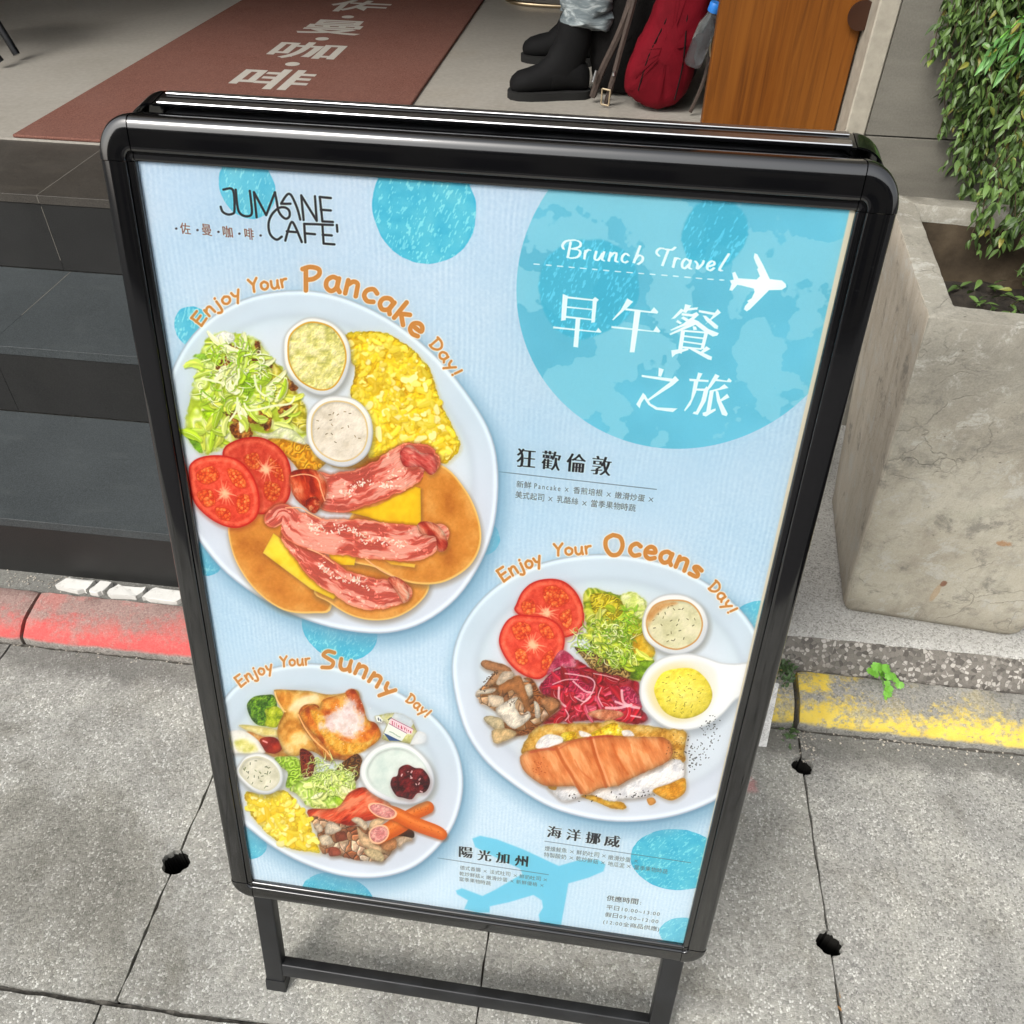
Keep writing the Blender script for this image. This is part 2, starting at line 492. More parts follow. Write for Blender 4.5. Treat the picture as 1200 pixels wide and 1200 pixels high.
def planter_inside():
    M = Mat('soil_stained_concrete', rough=0.9, spec=0.2)
    n = M.noise(9, 6, 0.65)
    M.color(M.ramp(n, [(0.3, (0.028, 0.021, 0.014)), (0.55, (0.075, 0.056, 0.036)), (0.8, (0.14, 0.112, 0.075))]))
    M.bump(M.noise(120, 4), 0.002, 0.7)
    return M.m
MT['planter_in'] = planter_inside()
MT['rust'] = plain('rust_streak', (0.36, 0.12, 0.025), 0.9, var=0.4, scale=90)
MT['soil'] = plain('dark_soil', (0.035, 0.028, 0.02), 0.95, var=0.5, scale=60, bump=0.006)

def leaf_mat(name, c1, c2, rough=0.45):
    M = Mat(name, rough=rough, spec=0.5)
    oi = M.N.new('ShaderNodeObjectInfo')
    geo = M.N.new('ShaderNodeNewGeometry')
    r = M.math('FRACT', M.math('ADD', oi.outputs['Random'], geo.outputs['Random Per Island']))
    M.color(M.ramp(r, [(0.0, c1), (0.6, c2), (0.955, tuple(x * 1.25 for x in c2)), (0.985, (0.22, 0.20, 0.03))]))
    return M.m
MT['leaf_dark'] = leaf_mat('creeper_leaf', (0.026, 0.052, 0.012), (0.095, 0.165, 0.038))
MT['leaf_bright'] = leaf_mat('young_leaf', (0.07, 0.20, 0.05), (0.14, 0.32, 0.09), 0.4)
MT['weed'] = plain('weed_leaf', (0.16, 0.42, 0.04), 0.5, var=0.25, scale=60)
MT['moss'] = plain('dark_weed_leaf', (0.06, 0.11, 0.035), 0.6, var=0.5, scale=60)
MT['stem'] = plain('woody_stem', (0.10, 0.07, 0.04), 0.8, var=0.3)

def black_frame():
    M = Mat('gloss_black_frame', rough=0.1, spec=0.9)
    n = M.noise(7, 5, 0.6)
    sc = M.noise(50, 3, 0.7, vec=M.map(scale=(1, 14, 14), rot=(0.3, 0.5, 0.9)))
    M.color(M.mix(M.ramp(sc, [(0.66, 0.0), (0.74, 0.25)]), (0.0025, 0.0025, 0.003), (0.05, 0.05, 0.05)))
    M.rough(M.ramp(n, [(0.3, 0.045), (0.75, 0.12)]))
    M.b.inputs['IOR'].default_value = 1.6
    return M.m
MT['frame'] = black_frame()
def black_tube():
    M = Mat('dull_black_metal', rough=0.38, spec=0.5)
    n = M.noise(18, 6, 0.65)
    M.color(M.ramp(n, [(0.3, (0.004, 0.0042, 0.005)), (0.8, (0.016, 0.017, 0.019))]))
    M.rough(M.ramp(n, [(0.3, 0.30), (0.75, 0.55)]))
    return M.m
MT['tube'] = black_tube()
MT['alu'] = plain('brushed_aluminium', (0.55, 0.56, 0.57), 0.28, metal=1.0, var=0.1, scale=60)
MT['white_backing'] = plain('cream_backing_sheet', (0.70, 0.66, 0.52), 0.5, var=0.04)
MT['boot'] = plain('black_boot_leather', (0.0022, 0.0022, 0.0025), 0.8, spec=0.25, var=0.3, scale=30, bump=0.001)
MT['sole'] = plain('black_rubber_sole', (0.004, 0.004, 0.0035), 0.9, var=0.2, scale=30)
def denim():
    M = Mat('washed_blue_grey_denim', rough=0.9, spec=0.2)
    n = M.noise(16, 6, 0.6, vec=M.map(scale=(1, 1, 3)), dist=1.0)
    M.color(M.ramp(n, [(0.32, (0.07, 0.09, 0.10)), (0.52, (0.16, 0.19, 0.20)), (0.68, (0.42, 0.46, 0.46))]))
    M.bump(M.noise(500, 2), 0.001, 0.6)
    return M.m
MT['denim'] = denim()
MT['skin'] = plain('skin', (0.50, 0.30, 0.21), 0.5, var=0.05)
MT['hair'] = plain('black_hair', (0.012, 0.010, 0.009), 0.5, var=0.3, scale=40)
MT['jacket'] = plain('dark_jacket_cloth', (0.0045, 0.004, 0.0038), 0.95, spec=0.2, var=0.3, scale=20, bump=0.002)
MT['red_cloth'] = plain('dark_red_nylon', (0.13, 0.0035, 0.009), 0.8, var=0.3, scale=9, bump=0.0008, spec=0.12)
MT['strap'] = plain('brown_black_webbing', (0.055, 0.038, 0.030), 0.8, var=0.3, scale=60, bump=0.001)
MT['brass'] = plain('pale_brass', (0.62, 0.50, 0.33), 0.3, metal=1.0, var=0.1)
MT['cap_blue'] = plain('blue_cap_plastic', (0.02, 0.17, 0.55), 0.4, var=0.05)
def clear():
    M = Mat('clear_bottle_plastic', rough=0.05, color=(0.5, 0.54, 0.56))
    M.b.inputs['Transmission Weight'].default_value = 0.92
    M.b.inputs['IOR'].default_value = 1.33
    return M.m
MT['clear'] = clear()
def cover():
    m = bpy.data.materials.new('clear_poster_cover')
    m.use_nodes = True
    N, L = m.node_tree.nodes, m.node_tree.links
    N.clear()
    o = N.new('ShaderNodeOutputMaterial'); mx = N.new('ShaderNodeMixShader')
    t = N.new('ShaderNodeBsdfTransparent'); g = N.new('ShaderNodeBsdfGlossy'); f = N.new('ShaderNodeFresnel')
    t.inputs[0].default_value = (0.97, 0.985, 0.99, 1)
    g.inputs['Roughness'].default_value = 0.22
    g.inputs['Color'].default_value = (1, 1, 1, 1)
    f.inputs[0].default_value = 1.45
    L.new(f.outputs[0], mx.inputs[0]); L.new(t.outputs[0], mx.inputs[1]); L.new(g.outputs[0], mx.inputs[2])
    L.new(mx.outputs[0], o.inputs[0])
    return m
MT['cover'] = cover()

# ------------------------------------------------------------------ ground, slabs, kerbs, ledge, steps
ground = mesh('ground', [(-150, -150, -0.10), (150, -150, -0.10), (150, 150, -0.10), (-150, 150, -0.10)], [(0, 1, 2, 3)], MT['asphalt'])
tag(ground, kind='structure')
gutter = box('gutter_bed', (-4.0, -1.75, -0.0995), (4.0, 1.04, -0.092), MT['gutter'])
tag(gutter, kind='structure')

def slab(x0, x1, y0, y1, notches_l, notches_r, mat, parent, wob=0.0016, seed=0):
    """one cover slab, half-round lifting holes in its sides, arrises slightly broken"""
    rnd = random.Random(seed)
    g = 0.0021
    x0 += g; x1 -= g; y0 += g * 0.8; y1 -= g * 0.8
    P = []
    def side(xs, ya, yb, holes, inward):
        pts = []
        n = int(abs(yb - ya) / 0.02)
        for i in range(n):
            y = ya + (yb - ya) * i / n
            if any(abs(y - h[0]) < h[1] + 0.008 for h in holes): continue
            pts.append((y, (xs + rnd.uniform(-wob, wob), y)))
        for (h, r) in holes:
            for k in range(0, 25):
                a = math.pi * k / 24
                yy = h + math.cos(a) * r * (-1 if yb > ya else 1)
                pts.append((yy, (xs + inward * math.sin(a) * r * (1 + 0.10 * math.sin(a * 5 + seed) + 0.05 * math.sin(a * 11 + seed * 2)) * rnd.uniform(0.97, 1.03), yy)))
        pts.sort(key=lambda q: q[0] if yb > ya else -q[0])
        return [q[1] for q in pts]
    n = int((x1 - x0) / 0.03)
    P += [(x0 + (x1 - x0) * i / n, y0 + rnd.uniform(-wob, wob)) for i in range(n)]
    P += side(x1, y0, y1, notches_r, -1)
    P += [(x1 - (x1 - x0) * i / n, y1 + rnd.uniform(-wob, wob)) for i in range(n)]
    P += side(x0, y1, y0, notches_l, 1)
    N = len(P)
    cx, cy = (x0 + x1) / 2, (y0 + y1) / 2
    bm = bmesh.new()
    dz = rnd.uniform(-0.0015, 0.0015)
    top = [bm.verts.new((p[0] - cx, p[1] - cy, dz)) for p in P]
    bm.faces.new(top)
    bmesh.ops.inset_individual(bm, faces=bm.faces[:], thickness=0.004, depth=0.0)
    inner = [f for f in bm.faces if len(f.verts) == N][0]
    for v in top: v.co.z -= 0.0035 + rnd.uniform(0, 0.002)
    mid = [bm.verts.new((v.co.x + rnd.uniform(-.001, .001), v.co.y + rnd.uniform(-.001, .001), -0.013 + rnd.uniform(-.003, .003))) for v in top]
    low = [bm.verts.new((v.co.x, v.co.y, -0.088)) for v in top]
    for i in range(N):
        bm.faces.new((top[i], mid[i], mid[(i + 1) % N], top[(i + 1) % N]))
        bm.faces.new((mid[i], low[i], low[(i + 1) % N], mid[(i + 1) % N]))
    o = from_bm('slab', bm, mat, parent)
    o.data.materials.append(MT['shade_grime'])  # dirt on the slab sides, near black to put hole shade into the colour
    o.data.polygons.foreach_set('material_index', [1 if p.center.z < -0.02 else 0 for p in o.data.polygons])
    o.location = (cx, cy, 0)
    return o

pavement = empty('pavement', (0, 0, 0))
tag(pavement, kind='structure')
JX = [-3.45, -2.89, -2.33, -1.770, -1.199, -0.645, -0.084, 0.4785, 1.04, 1.60]
HY = [(0.628, 0.020), (0.960, 0.019)]
sd = 0
for i in range(len(JX) - 1):
    hl = HY if JX[i] > -1.3 else []
    hr = HY
    if JX[i] == -0.645: hl = [(0.622, 0.022), (0.955, 0.02)]
    if JX[i + 1] == -0.645: hr = [(0.622, 0.022), (0.955, 0.02)]
    sd += 1
    slab(JX[i], JX[i + 1], 0.397, 1.040, hl, hr, MT['slab_fine'] if JX[i] > 0.3 else MT['slab'], pavement, seed=sd)
for r_, (ya, yb) in enumerate(((-0.25, 0.392), (-0.90, -0.255), (-1.55, -0.905))):
    for i in range(len(JX) - 1):
        sd += 1
        hh = [(ya + 0.21, 0.021), (yb - 0.09, 0.021)] if r_ else []
        slab(JX[i] - 0.02, JX[i + 1] - 0.02, ya, yb, hh, hh, MT['slab'], pavement, seed=sd)

# grit that has settled in the joints
_rnd = random.Random(15)
_V, _F = [], []
def joint_strip(x0, y0, x1, y1, z=-0.0085, w=0.0032):
    n = max(2, int(math.hypot(x1 - x0, y1 - y0) / 0.012))
    dx, dy = (x1 - x0) / n, (y1 - y0) / n
    nx, ny = (-dy, dx)
    L = math.hypot(nx, ny)
    b = len(_V)
    for i in range(n + 1):
        zz = z + _rnd.uniform(-.004, .0035)
        for s_ in (-1, 1):
            _V.append((x0 + dx * i + nx / L * w * s_, y0 + dy * i + ny / L * w * s_, zz + _rnd.uniform(-.001, .001)))
    for i in range(n):
        _F.append((b + 2 * i, b + 2 * i + 1, b + 2 * i + 3, b + 2 * i + 2))
for x in JX[1:-1]:
    for ya, yb in ((0.40, 0.598), (0.655, 0.932), (0.986, 1.04)): joint_strip(x, ya, x, yb, -0.010 if x > 0 else -0.006)
    joint_strip(x - 0.02, -0.25, x - 0.02, 0.392, -0.006)
joint_strip(-3.4, 0.3945, 1.6, 0.3945, -0.007)
joint_strip(-3.4, 1.044, 1.6, 1.044, -0.008, 0.006)
_jg = mesh('joint_grit', _V, _F, plain('joint_grit', (0.085, 0.078, 0.066), 0.95, var=0.6, scale=120), pavement)
tag(_jg, kind='stuff')

def kerb(name, x0, x1, mat, label, z1=0.052, yb=1.155, seed=1):
    """kerb stone lying flat with a rounded front arris; object origin at its lower front left corner"""
    rnd = random.Random(seed)
    yf = 1.048
    prof = [(0, -0.05), (0, 0.006), (0.002, 0.014), (0.008, 0.024), (0.018, 0.033), (0.034, 0.041), (0.055, 0.046), (0.08, 0.049), (yb - yf - 0.004, z1), (yb - yf, z1 - 0.004), (yb - yf, -0.05)]
    n = max(6, int((x1 - x0) / 0.02))
    rings = []
    for i in range(n + 1):
        x = (x1 - x0) * i / n
        e = 0.0
        if i == 0 or i == n: e = 0.004
        rings.append([(x, p[0] + rnd.uniform(-.0012, .0012) + (e if p[0] < 0.03 else 0), p[1] + rnd.uniform(-.0012, .0012) - (e if p[1] > 0.02 else 0)) for p in prof])
    o = loft(name, rings, mat)
    o.location = (x0, yf, 0)
    tag(o, label, 'kerb')
    return o
kerb('red_kerb_stone', -3.2, -1.858, MT['red_kerb'], 'faded red kerb stone left of the picture edge, beyond the other two red stones', seed=8)
kerb('red_kerb_stone', -1.85, -1.181, MT['red_kerb'], 'faded red painted kerb stone at the far left edge below the dark steps', seed=3)
kerb('red_kerb_stone', -1.173, -0.25, MT['red_kerb'], 'long faded red kerb stone left of the sign, below the white mortar pieces', seed=4)
kerb('yellow_kerb_stone', 0.33, 0.470, MT['yellow_kerb'], 'short weathered end piece of yellow kerb just behind the right edge of the sign', seed=5)
kerb('yellow_kerb_stone', 0.482, 1.55, MT['yellow_kerb'], 'long worn yellow painted kerb stone below the concrete planter', seed=6)
kerb('grey_kerb_stone', -0.244, 0.324, MT['slab'], 'plain grey kerb stone hidden behind the advertising sign', seed=7)

# earth strip between kerb and steps
strip = box('kerb_bed', (-3.2, 1.157, -0.05), (0.419, 1.2375, 0.046), MT['slab'])
tag(strip, kind='structure')

# row of white painted mortar pieces
wp = empty('white_mortar_row', (-0.9, 1.18, 0.046))
tag(wp, 'row of chipped white painted mortar pieces between the red kerb and the lowest step', 'mortar strip')
xs = [(-1.145, -1.068, .0), (-1.063, -1.030, .0), (-1.025, -0.945, -.004), (-0.940, -0.846, -.004), (-0.840, -0.74, -.004), (-0.735, -0.64, -.004), (-0.634, -0.55, 0)]
for k, (a, b, dy) in enumerate(xs):
    rnd = random.Random(40 + k)
    pts = []
    nn = 14
    for j in range(nn):
        t = 2 * math.pi * j / nn
        ct, st = math.cos(t), math.sin(t)
        ex_ = (abs(ct) ** 0.35) * math.copysign(1, ct)
        ey_ = (abs(st) ** 0.35) * math.copysign(1, st)
        pts.append(((a + b) / 2 + 0.9 + ex_ * (b - a) / 2 * rnd.uniform(.86, 1.0) + 0.006 * (ey_), dy + ey_ * 0.0185 * rnd.uniform(.66, 1.12)))
    bm = bmesh.new()
    top = [bm.verts.new((p[0], p[1], 0.012 + rnd.uniform(-.001, .001))) for p in pts]
    f = bm.faces.new(top)
    bmesh.ops.inset_individual(bm, faces=[f], thickness=0.003, depth=0.002)
    low = [bm.verts.new((v.co.x * 1.0, v.co.y, -0.002)) for v in top]
    for i in range(nn): bm.faces.new((top[i], low[i], low[(i + 1) % nn], top[(i + 1) % nn]))
    from_bm('mortar_piece', bm, MT['white_paint'], wp)

# steps: three risers of dark granite with paler treads
Z1, Z2, Z3 = 0.216, 0.408, 0.613
Y1, Y2, Y3, Y4 = 1.211, 1.584, 1.966, 2.335
XL = -3.2
steps = empty('entrance_steps', (0, Y1, 0))
tag(steps, 'dark grey granite entrance steps left of and behind the sign', 'steps')
def slabs_row(name, xcuts, y0, y1, z0, z1, mat, bev=0.003, gap=0.0002):
    for i in range(len(xcuts) - 1):
        box(name, (xcuts[i] + gap, y0 - Y1, z0), (xcuts[i + 1] - gap, y1 - Y1, z1), mat, steps, bev=min(bev, 0.0005))
box('step_core', (XL, 0.022, 0.03), (0.398, Y2 + 0.02 - Y1, Z1 - 0.022), MT['grout'], steps)
box('step_core', (XL, Y2 - Y1 + 0.0215, 0.03), (0.47, Y3 + 0.019 - Y1, Z2 - 0.022), MT['grout'], steps)
box('step_core', (XL, Y3 - Y1 + 0.021, 0.03), (0.47, Y4 - Y1 + .3, Z3 - 0.022), MT['grout'], steps)
c1 = [XL, -2.62, -2.02, -0.20, 0.400]
c2 = [XL, -2.63, -2.02, -1.412, -0.80, -0.20, 0.475]
c3 = [XL, -2.63, -2.03, -1.431, -0.83, -0.23, 0.475]
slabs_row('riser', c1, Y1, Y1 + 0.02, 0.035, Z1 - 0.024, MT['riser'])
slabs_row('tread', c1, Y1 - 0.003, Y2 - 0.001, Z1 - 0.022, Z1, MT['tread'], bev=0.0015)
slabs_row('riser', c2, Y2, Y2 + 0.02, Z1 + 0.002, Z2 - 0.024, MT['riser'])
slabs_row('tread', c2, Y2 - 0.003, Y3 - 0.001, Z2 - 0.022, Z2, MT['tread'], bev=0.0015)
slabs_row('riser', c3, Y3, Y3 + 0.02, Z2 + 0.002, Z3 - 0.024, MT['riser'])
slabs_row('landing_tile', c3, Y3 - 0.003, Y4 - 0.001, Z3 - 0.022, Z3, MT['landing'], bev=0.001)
for lo_, hi_ in (((-1.4322, Y3 - Y1 - 0.0034, Z3 - 0.02), (-1.4304, Y4 - Y1 - 0.002, Z3 + 0.0004)), ((-1.4128, Y2 - Y1 + 0.14, Z2 - 0.01), (-1.4112, Y3 - Y1 - 0.002, Z2 + 0.0004)), ((-1.4318, Y3 - Y1 - 0.0005, Z2 + 0.03), (-1.4304, Y3 - Y1 + 0.004, Z3 - 0.03))):
    box('grout_line', lo_, hi_, MT['grout'], steps)
box('end_panel', (0.402, 0.0, 0.035), (0.418, Y2 - Y1, Z1), MT['riser'], steps, bev=0.002)
box('end_panel', (0.477, Y2 - Y1 + 0.002, 0.035), (0.495, Y3 - Y1 + 0.3, Z2), MT['riser'], steps, bev=0.002)

# washed pebble ledge that carries the planter
def ledge():
    rnd = random.Random(5)
    x0, x1 = 0.420, 2.4
    prof = [(1.158, -0.05), (1.159, 0.050), (1.172, 0.070), (1.188, 0.088), (1.203, 0.102), (1.214, 0.109), (1.228, 0.1125), (1.26, 0.113), (1.583, 0.113), (1.583, -0.05)]
    rings = []
    n = 80
    for i in range(n + 1):
        x = x0 + (x1 - x0) * i / n
        rings.append([(x, p[0] + rnd.uniform(-.002, .002), p[1] + rnd.uniform(-.002, .002)) for p in prof])
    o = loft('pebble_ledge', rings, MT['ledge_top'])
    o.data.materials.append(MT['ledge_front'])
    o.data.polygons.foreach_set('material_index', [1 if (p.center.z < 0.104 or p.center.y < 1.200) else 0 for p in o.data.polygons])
    o2 = box('ledge_back', (0.4965, 1.5835, 0.0), (2.4, 1.971, 0.1128), MT['ledge_top'], o)
    tag(o, 'raised ledge of washed pebble concrete carrying the planter behind the yellow kerb', 'ledge')
ledge()

# ------------------------------------------------------------------ shop front and room
WY = 1.972
wall = empty('shop_wall', (0.5, WY, 0))
tag(wall, 'grey stone tiled shop wall behind the planter and the creeper', 'wall')
box('wall_core', (0.036, 0.02, 0.0), (3.4, 0.36, 3.4), MT['dark_grout'], wall)
zs = [0.10, 0.405, 0.862, 1.32, 1.78, 2.24, 2.70, 3.16]
for r_ in range(len(zs) - 1):
    cuts = [0.038, 0.80, 1.60, 2.40, 3.40] if r_ % 2 else [0.038, 1.20, 2.0, 2.8, 3.40]
    for i in range(len(cuts) - 1):
        box('wall_tile', (cuts[i] + (0.0 if i == 0 else 0.0012), 0.0, zs[r_] + 0.0015), (cuts[i + 1] - 0.0012, 0.019, zs[r_ + 1] - 0.0015), MT['wall_tile'], wall, bev=0.001)
box('door_jamb', (-0.006, -0.004, 0.10), (0.036, 0.365, 2.7), MT['jamb'], wall, bev=0.003)
left_wall = box('facade_pier', (-4.2, WY, 0.0), (-3.2, 2.4, 3.4), MT['facade'])
tag(left_wall, 'plain grey facade pier at the far left end of the entrance', 'wall')
header = box('shop_header', (-4.2, WY + 0.01, 2.7), (0.53, 2.35, 3.4), MT['facade'])
tag(header, 'plain grey facade beam above the open shop entrance', 'wall')
upper = box('upper_facade', (-4.2, WY, 3.402), (3.9, 2.6, 7.5), MT['facade'])
tag(upper, 'plain upper facade of the building above the cafe entrance', 'wall')

fl = box('floor', (-4.2, Y4 + 0.0005, 0.50), (3.9, 8.5, 0.6185), MT['floor'])
tag(fl, kind='structure')
for nm, lo, hi in (('interior_wall', (-4.25, 2.40, 0.6), (-4.2, 8.5, 2.7)), ('interior_wall', (3.9, 2.40, 0.6), (3.95, 8.5, 2.7)), ('interior_wall', (-4.25, 8.5, 0.6), (3.95, 8.55, 2.7))):
    tag(box(nm, lo, hi, MT['plaster']), kind='structure')
tag(box('ceiling', (-4.25, 2.36, 2.702), (3.95, 8.55, 2.78), MT['plaster']), kind='structure')

# entrance mat with its woven characters
def text_mesh(s, size=1.0, bold=0.0):
    cu = bpy.data.curves.new('lettering', 'FONT')
    cu.body = s
    cu.size = size
    cu.offset = bold
    o = bpy.data.objects.new('lettering', cu)
    COL.objects.link(o)
    bpy.context.view_layer.update()
    me = bpy.data.meshes.new_from_object(o.evaluated_get(bpy.context.evaluated_depsgraph_get()))
    bpy.data.objects.remove(o)
    return me
door_mat = empty('entrance_mat', (-1.18, Y4, 0.6185))
tag(door_mat, 'long brown red entrance mat with off white characters running into the cafe', 'mat')
def mat_runner():
    rnd = random.Random(2)
    bm = bmesh.new()
    add_box(bm, (0, 1.60, 0.005), (1.062, 3.2, 0.0096), bev=0.003)
    return from_bm('runner', bm, MT['mat'], door_mat)
mat_runner()
for ch, y in [('佐', 4.155), ('曼', 3.760), ('咖', 3.385), ('啡', 3.005)]:
    me = text_mesh(ch, 0.30, 0.005)
    xs_ = [v.co.x for v in me.vertices]; ys_ = [v.co.y for v in me.vertices]
    cx, cy = (min(xs_) + max(xs_)) / 2, (min(ys_) + max(ys_)) / 2
    kx = 0.262 / (max(xs_) - min(xs_)); ky = 0.238 / (max(ys_) - min(ys_))
    for v in me.vertices: v.co = ((v.co.x - cx) * kx, (v.co.y - cy) * ky, 0)
    o = link('mat_character', me, MT['mat_white'], door_mat)
    o.location = (0.015, y - Y4, 0.0104)
for y in (3.945, 3.565, 3.195):
    bm = bmesh.new()
    bmesh.ops.create_circle(bm, cap_ends=True, segments=20, radius=0.026)
    o = from_bm('mat_dot', bm, MT['mat_white'], door_mat)
    o.location = (0.02, y - Y4, 0.0104)

# wooden door leaf standing open behind the stone jamb
ctr = empty('wooden_door', (0.196, 2.045, 0.6135))
tag(ctr, 'orange brown wooden door leaf beside the stone jamb with a dark round pull', 'door')
box('door_leaf', (0.0, 0, 0.004), (0.293, 0.042, 1.95), MT['wood'], ctr, bev=0.002)
bm = bmesh.new()
bmesh.ops.create_cone(bm, cap_ends=True, segments=32, radius1=0.024, radius2=0.028, depth=0.016, matrix=Matrix.Rotation(R(90), 4, 'X'))
kn = from_bm('round_pull', bm, plain('dark_wood', (0.035, 0.012, 0.005), 0.35), ctr, smooth=True, angle=40)
kn.location = (0.285, -0.009, 0.462)

# unseen house across the street, added so the gloss frame mirrors something dark
opp = empty('unseen_opposite_building', (0, -20.0, -0.1))
tag(opp, 'unseen grey brown building behind the camera, added for dark frame reflections', 'building')
box('wall', (-16, -6, 0), (16, 0, 6.6), plain('opposite_render', (0.13, 0.12, 0.10), 0.85, var=0.2, scale=2), opp)
wins = None
for k in range(9):
    for z in (0.6, 4.2):
        w = box('window', (-14.6 + 3.4 * k, 0.002, z), (-12.8 + 3.4 * k, 0.05, z + 2.2), MT['tube'], opp) if wins is None else bpy.data.objects.new('window', wins.data)
        if wins is None: wins = w
        else:
            COL.objects.link(w); w.parent = opp
            w.location = (3.4 * k, 0, z - 0.6)

# ------------------------------------------------------------------ concrete planter
PL = Vector((0.763, 1.430, 0.1135)); PLH = 0.727
def planter():
    root = empty('planter', PL, R(-5))
    tag(root, 'square weathered concrete planter on the pebble ledge right of the sign', 'planter')
    rnd = random.Random(12)
    def ring(h, z, rr=0.012, jit=0.0007, n=22):
        pts = []
        for k, (sx, sy) in enumerate(((1, 1), (-1, 1), (-1, -1), (1, -1))):
            for j in range(4):
                a = math.pi / 2 * k + math.pi / 2 * j / 3
                pts.append(Vector((sx * (h - rr) + math.cos(a) * rr, sy * (h - rr) + math.sin(a) * rr, z)))
            nx = ((-1, 1), (-1, -1), (1, -1), (1, 1))[k]
            a = math.pi / 2 * (k + 1)
            p = Vector((sx * (h - rr) + math.cos(a) * rr, sy * (h - rr) + math.sin(a) * rr, z))
            q = Vector((nx[0] * (h - rr) + math.cos(a) * rr, nx[1] * (h - rr) + math.sin(a) * rr, z))
            for j in range(1, n):
                pts.append(p.lerp(q, j / n))
        return [p + Vector((rnd.uniform(-jit, jit), rnd.uniform(-jit, jit), rnd.uniform(-jit, jit) if z > 0.001 else 0)) for p in pts]
    rings = [ring(0.158, 0.0, 0.010), ring(0.166, 0.004, 0.012), ring(0.176, 0.024, 0.013)]
    for i in range(1, 14):
        t = i / 14
        rings.append(ring(0.177 + (0.2465 - 0.177) * t, 0.03 + (PLH - 0.036) * t, 0.013 - 0.009 * t))
    rings += [ring(0.2478, PLH - 0.002, 0.004), ring(0.2465, PLH, 0.004), ring(0.206, PLH + 0.001, 0.004), ring(0.203, PLH - 0.004, 0.004)]
    rings.append(ring(0.2015, PLH - 0.03, 0.004))
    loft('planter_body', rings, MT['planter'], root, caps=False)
    loft('inner_face', [ring(0.2012 - 0.02 * i / 6, PLH - 0.030 - 0.25 * i / 6, 0.004) for i in range(7)], MT['planter_in'], root, caps=False)
    for (px_, pz_, w_, h_, a_) in ((-0.028, 0.150, 0.007, 0.012, .5), (-0.033, 0.128, 0.004, 0.030, .4)):
        pass
    # soil
    n = 22
    V, F = [], []
    for i in range(n + 1):
        for j in range(n + 1):
            V.append(((i / n - .5) * 0.388, (j / n - .5) * 0.388, PLH - 0.135 + rnd.uniform(-.006, .006) + 0.012 * math.sin(i * .7) * math.cos(j * .5)))
    for i in range(n):
        for j in range(n):
            a = i * (n + 1) + j
            F.append((a, a + n + 1, a + n + 2, a + 1))
    tag(mesh('soil', V, F, MT['soil'], root), kind='stuff')
    return root
planter()

# ------------------------------------------------------------------ leaves
def leaf_data(name, L, W, mat, fold=0.25, droop=0.3, lobes=0):
    """a leaf along +X from its stalk, folded along the midrib"""
    xs = [0.0, 0.12, 0.32, 0.55, 0.78, 1.0]
    ws = [0.02, 0.55, 1.0, 0.88, 0.5, 0.0]
    V, F = [], []
    for i, (x, w) in enumerate(zip(xs, ws)):
        z = -droop * L * x * x
        if lobes and i in (2, 4): w *= 0.72
        V += [(x * L, 0, z), (x * L, w * W / 2, z + fold * w * W / 2), (x * L, -w * W / 2, z + fold * w * W / 2)]
    for i in range(5):
        a, b = i * 3, i * 3 + 3
        F += [(a, b, b + 1, a + 1), (a, a + 2, b + 2, b)]
    me = bpy.data.meshes.new(name)
    me.from_pydata(V, [], F)
    me.materials.append(mat)
    return me, V, F

def basis(d, roll):
    """matrix with +X along d, rolled about it"""
    x = d.normalized()
    y = Vector((0, 0, 1)).cross(x)
    if y.length < 1e-3: y = Vector((0, 1, 0))
    y.normalize()
    z = x.cross(y)
    M = Matrix((x, y, z)).transposed()
    return (M @ Matrix.Rotation(roll, 3, 'X')).to_4x4()

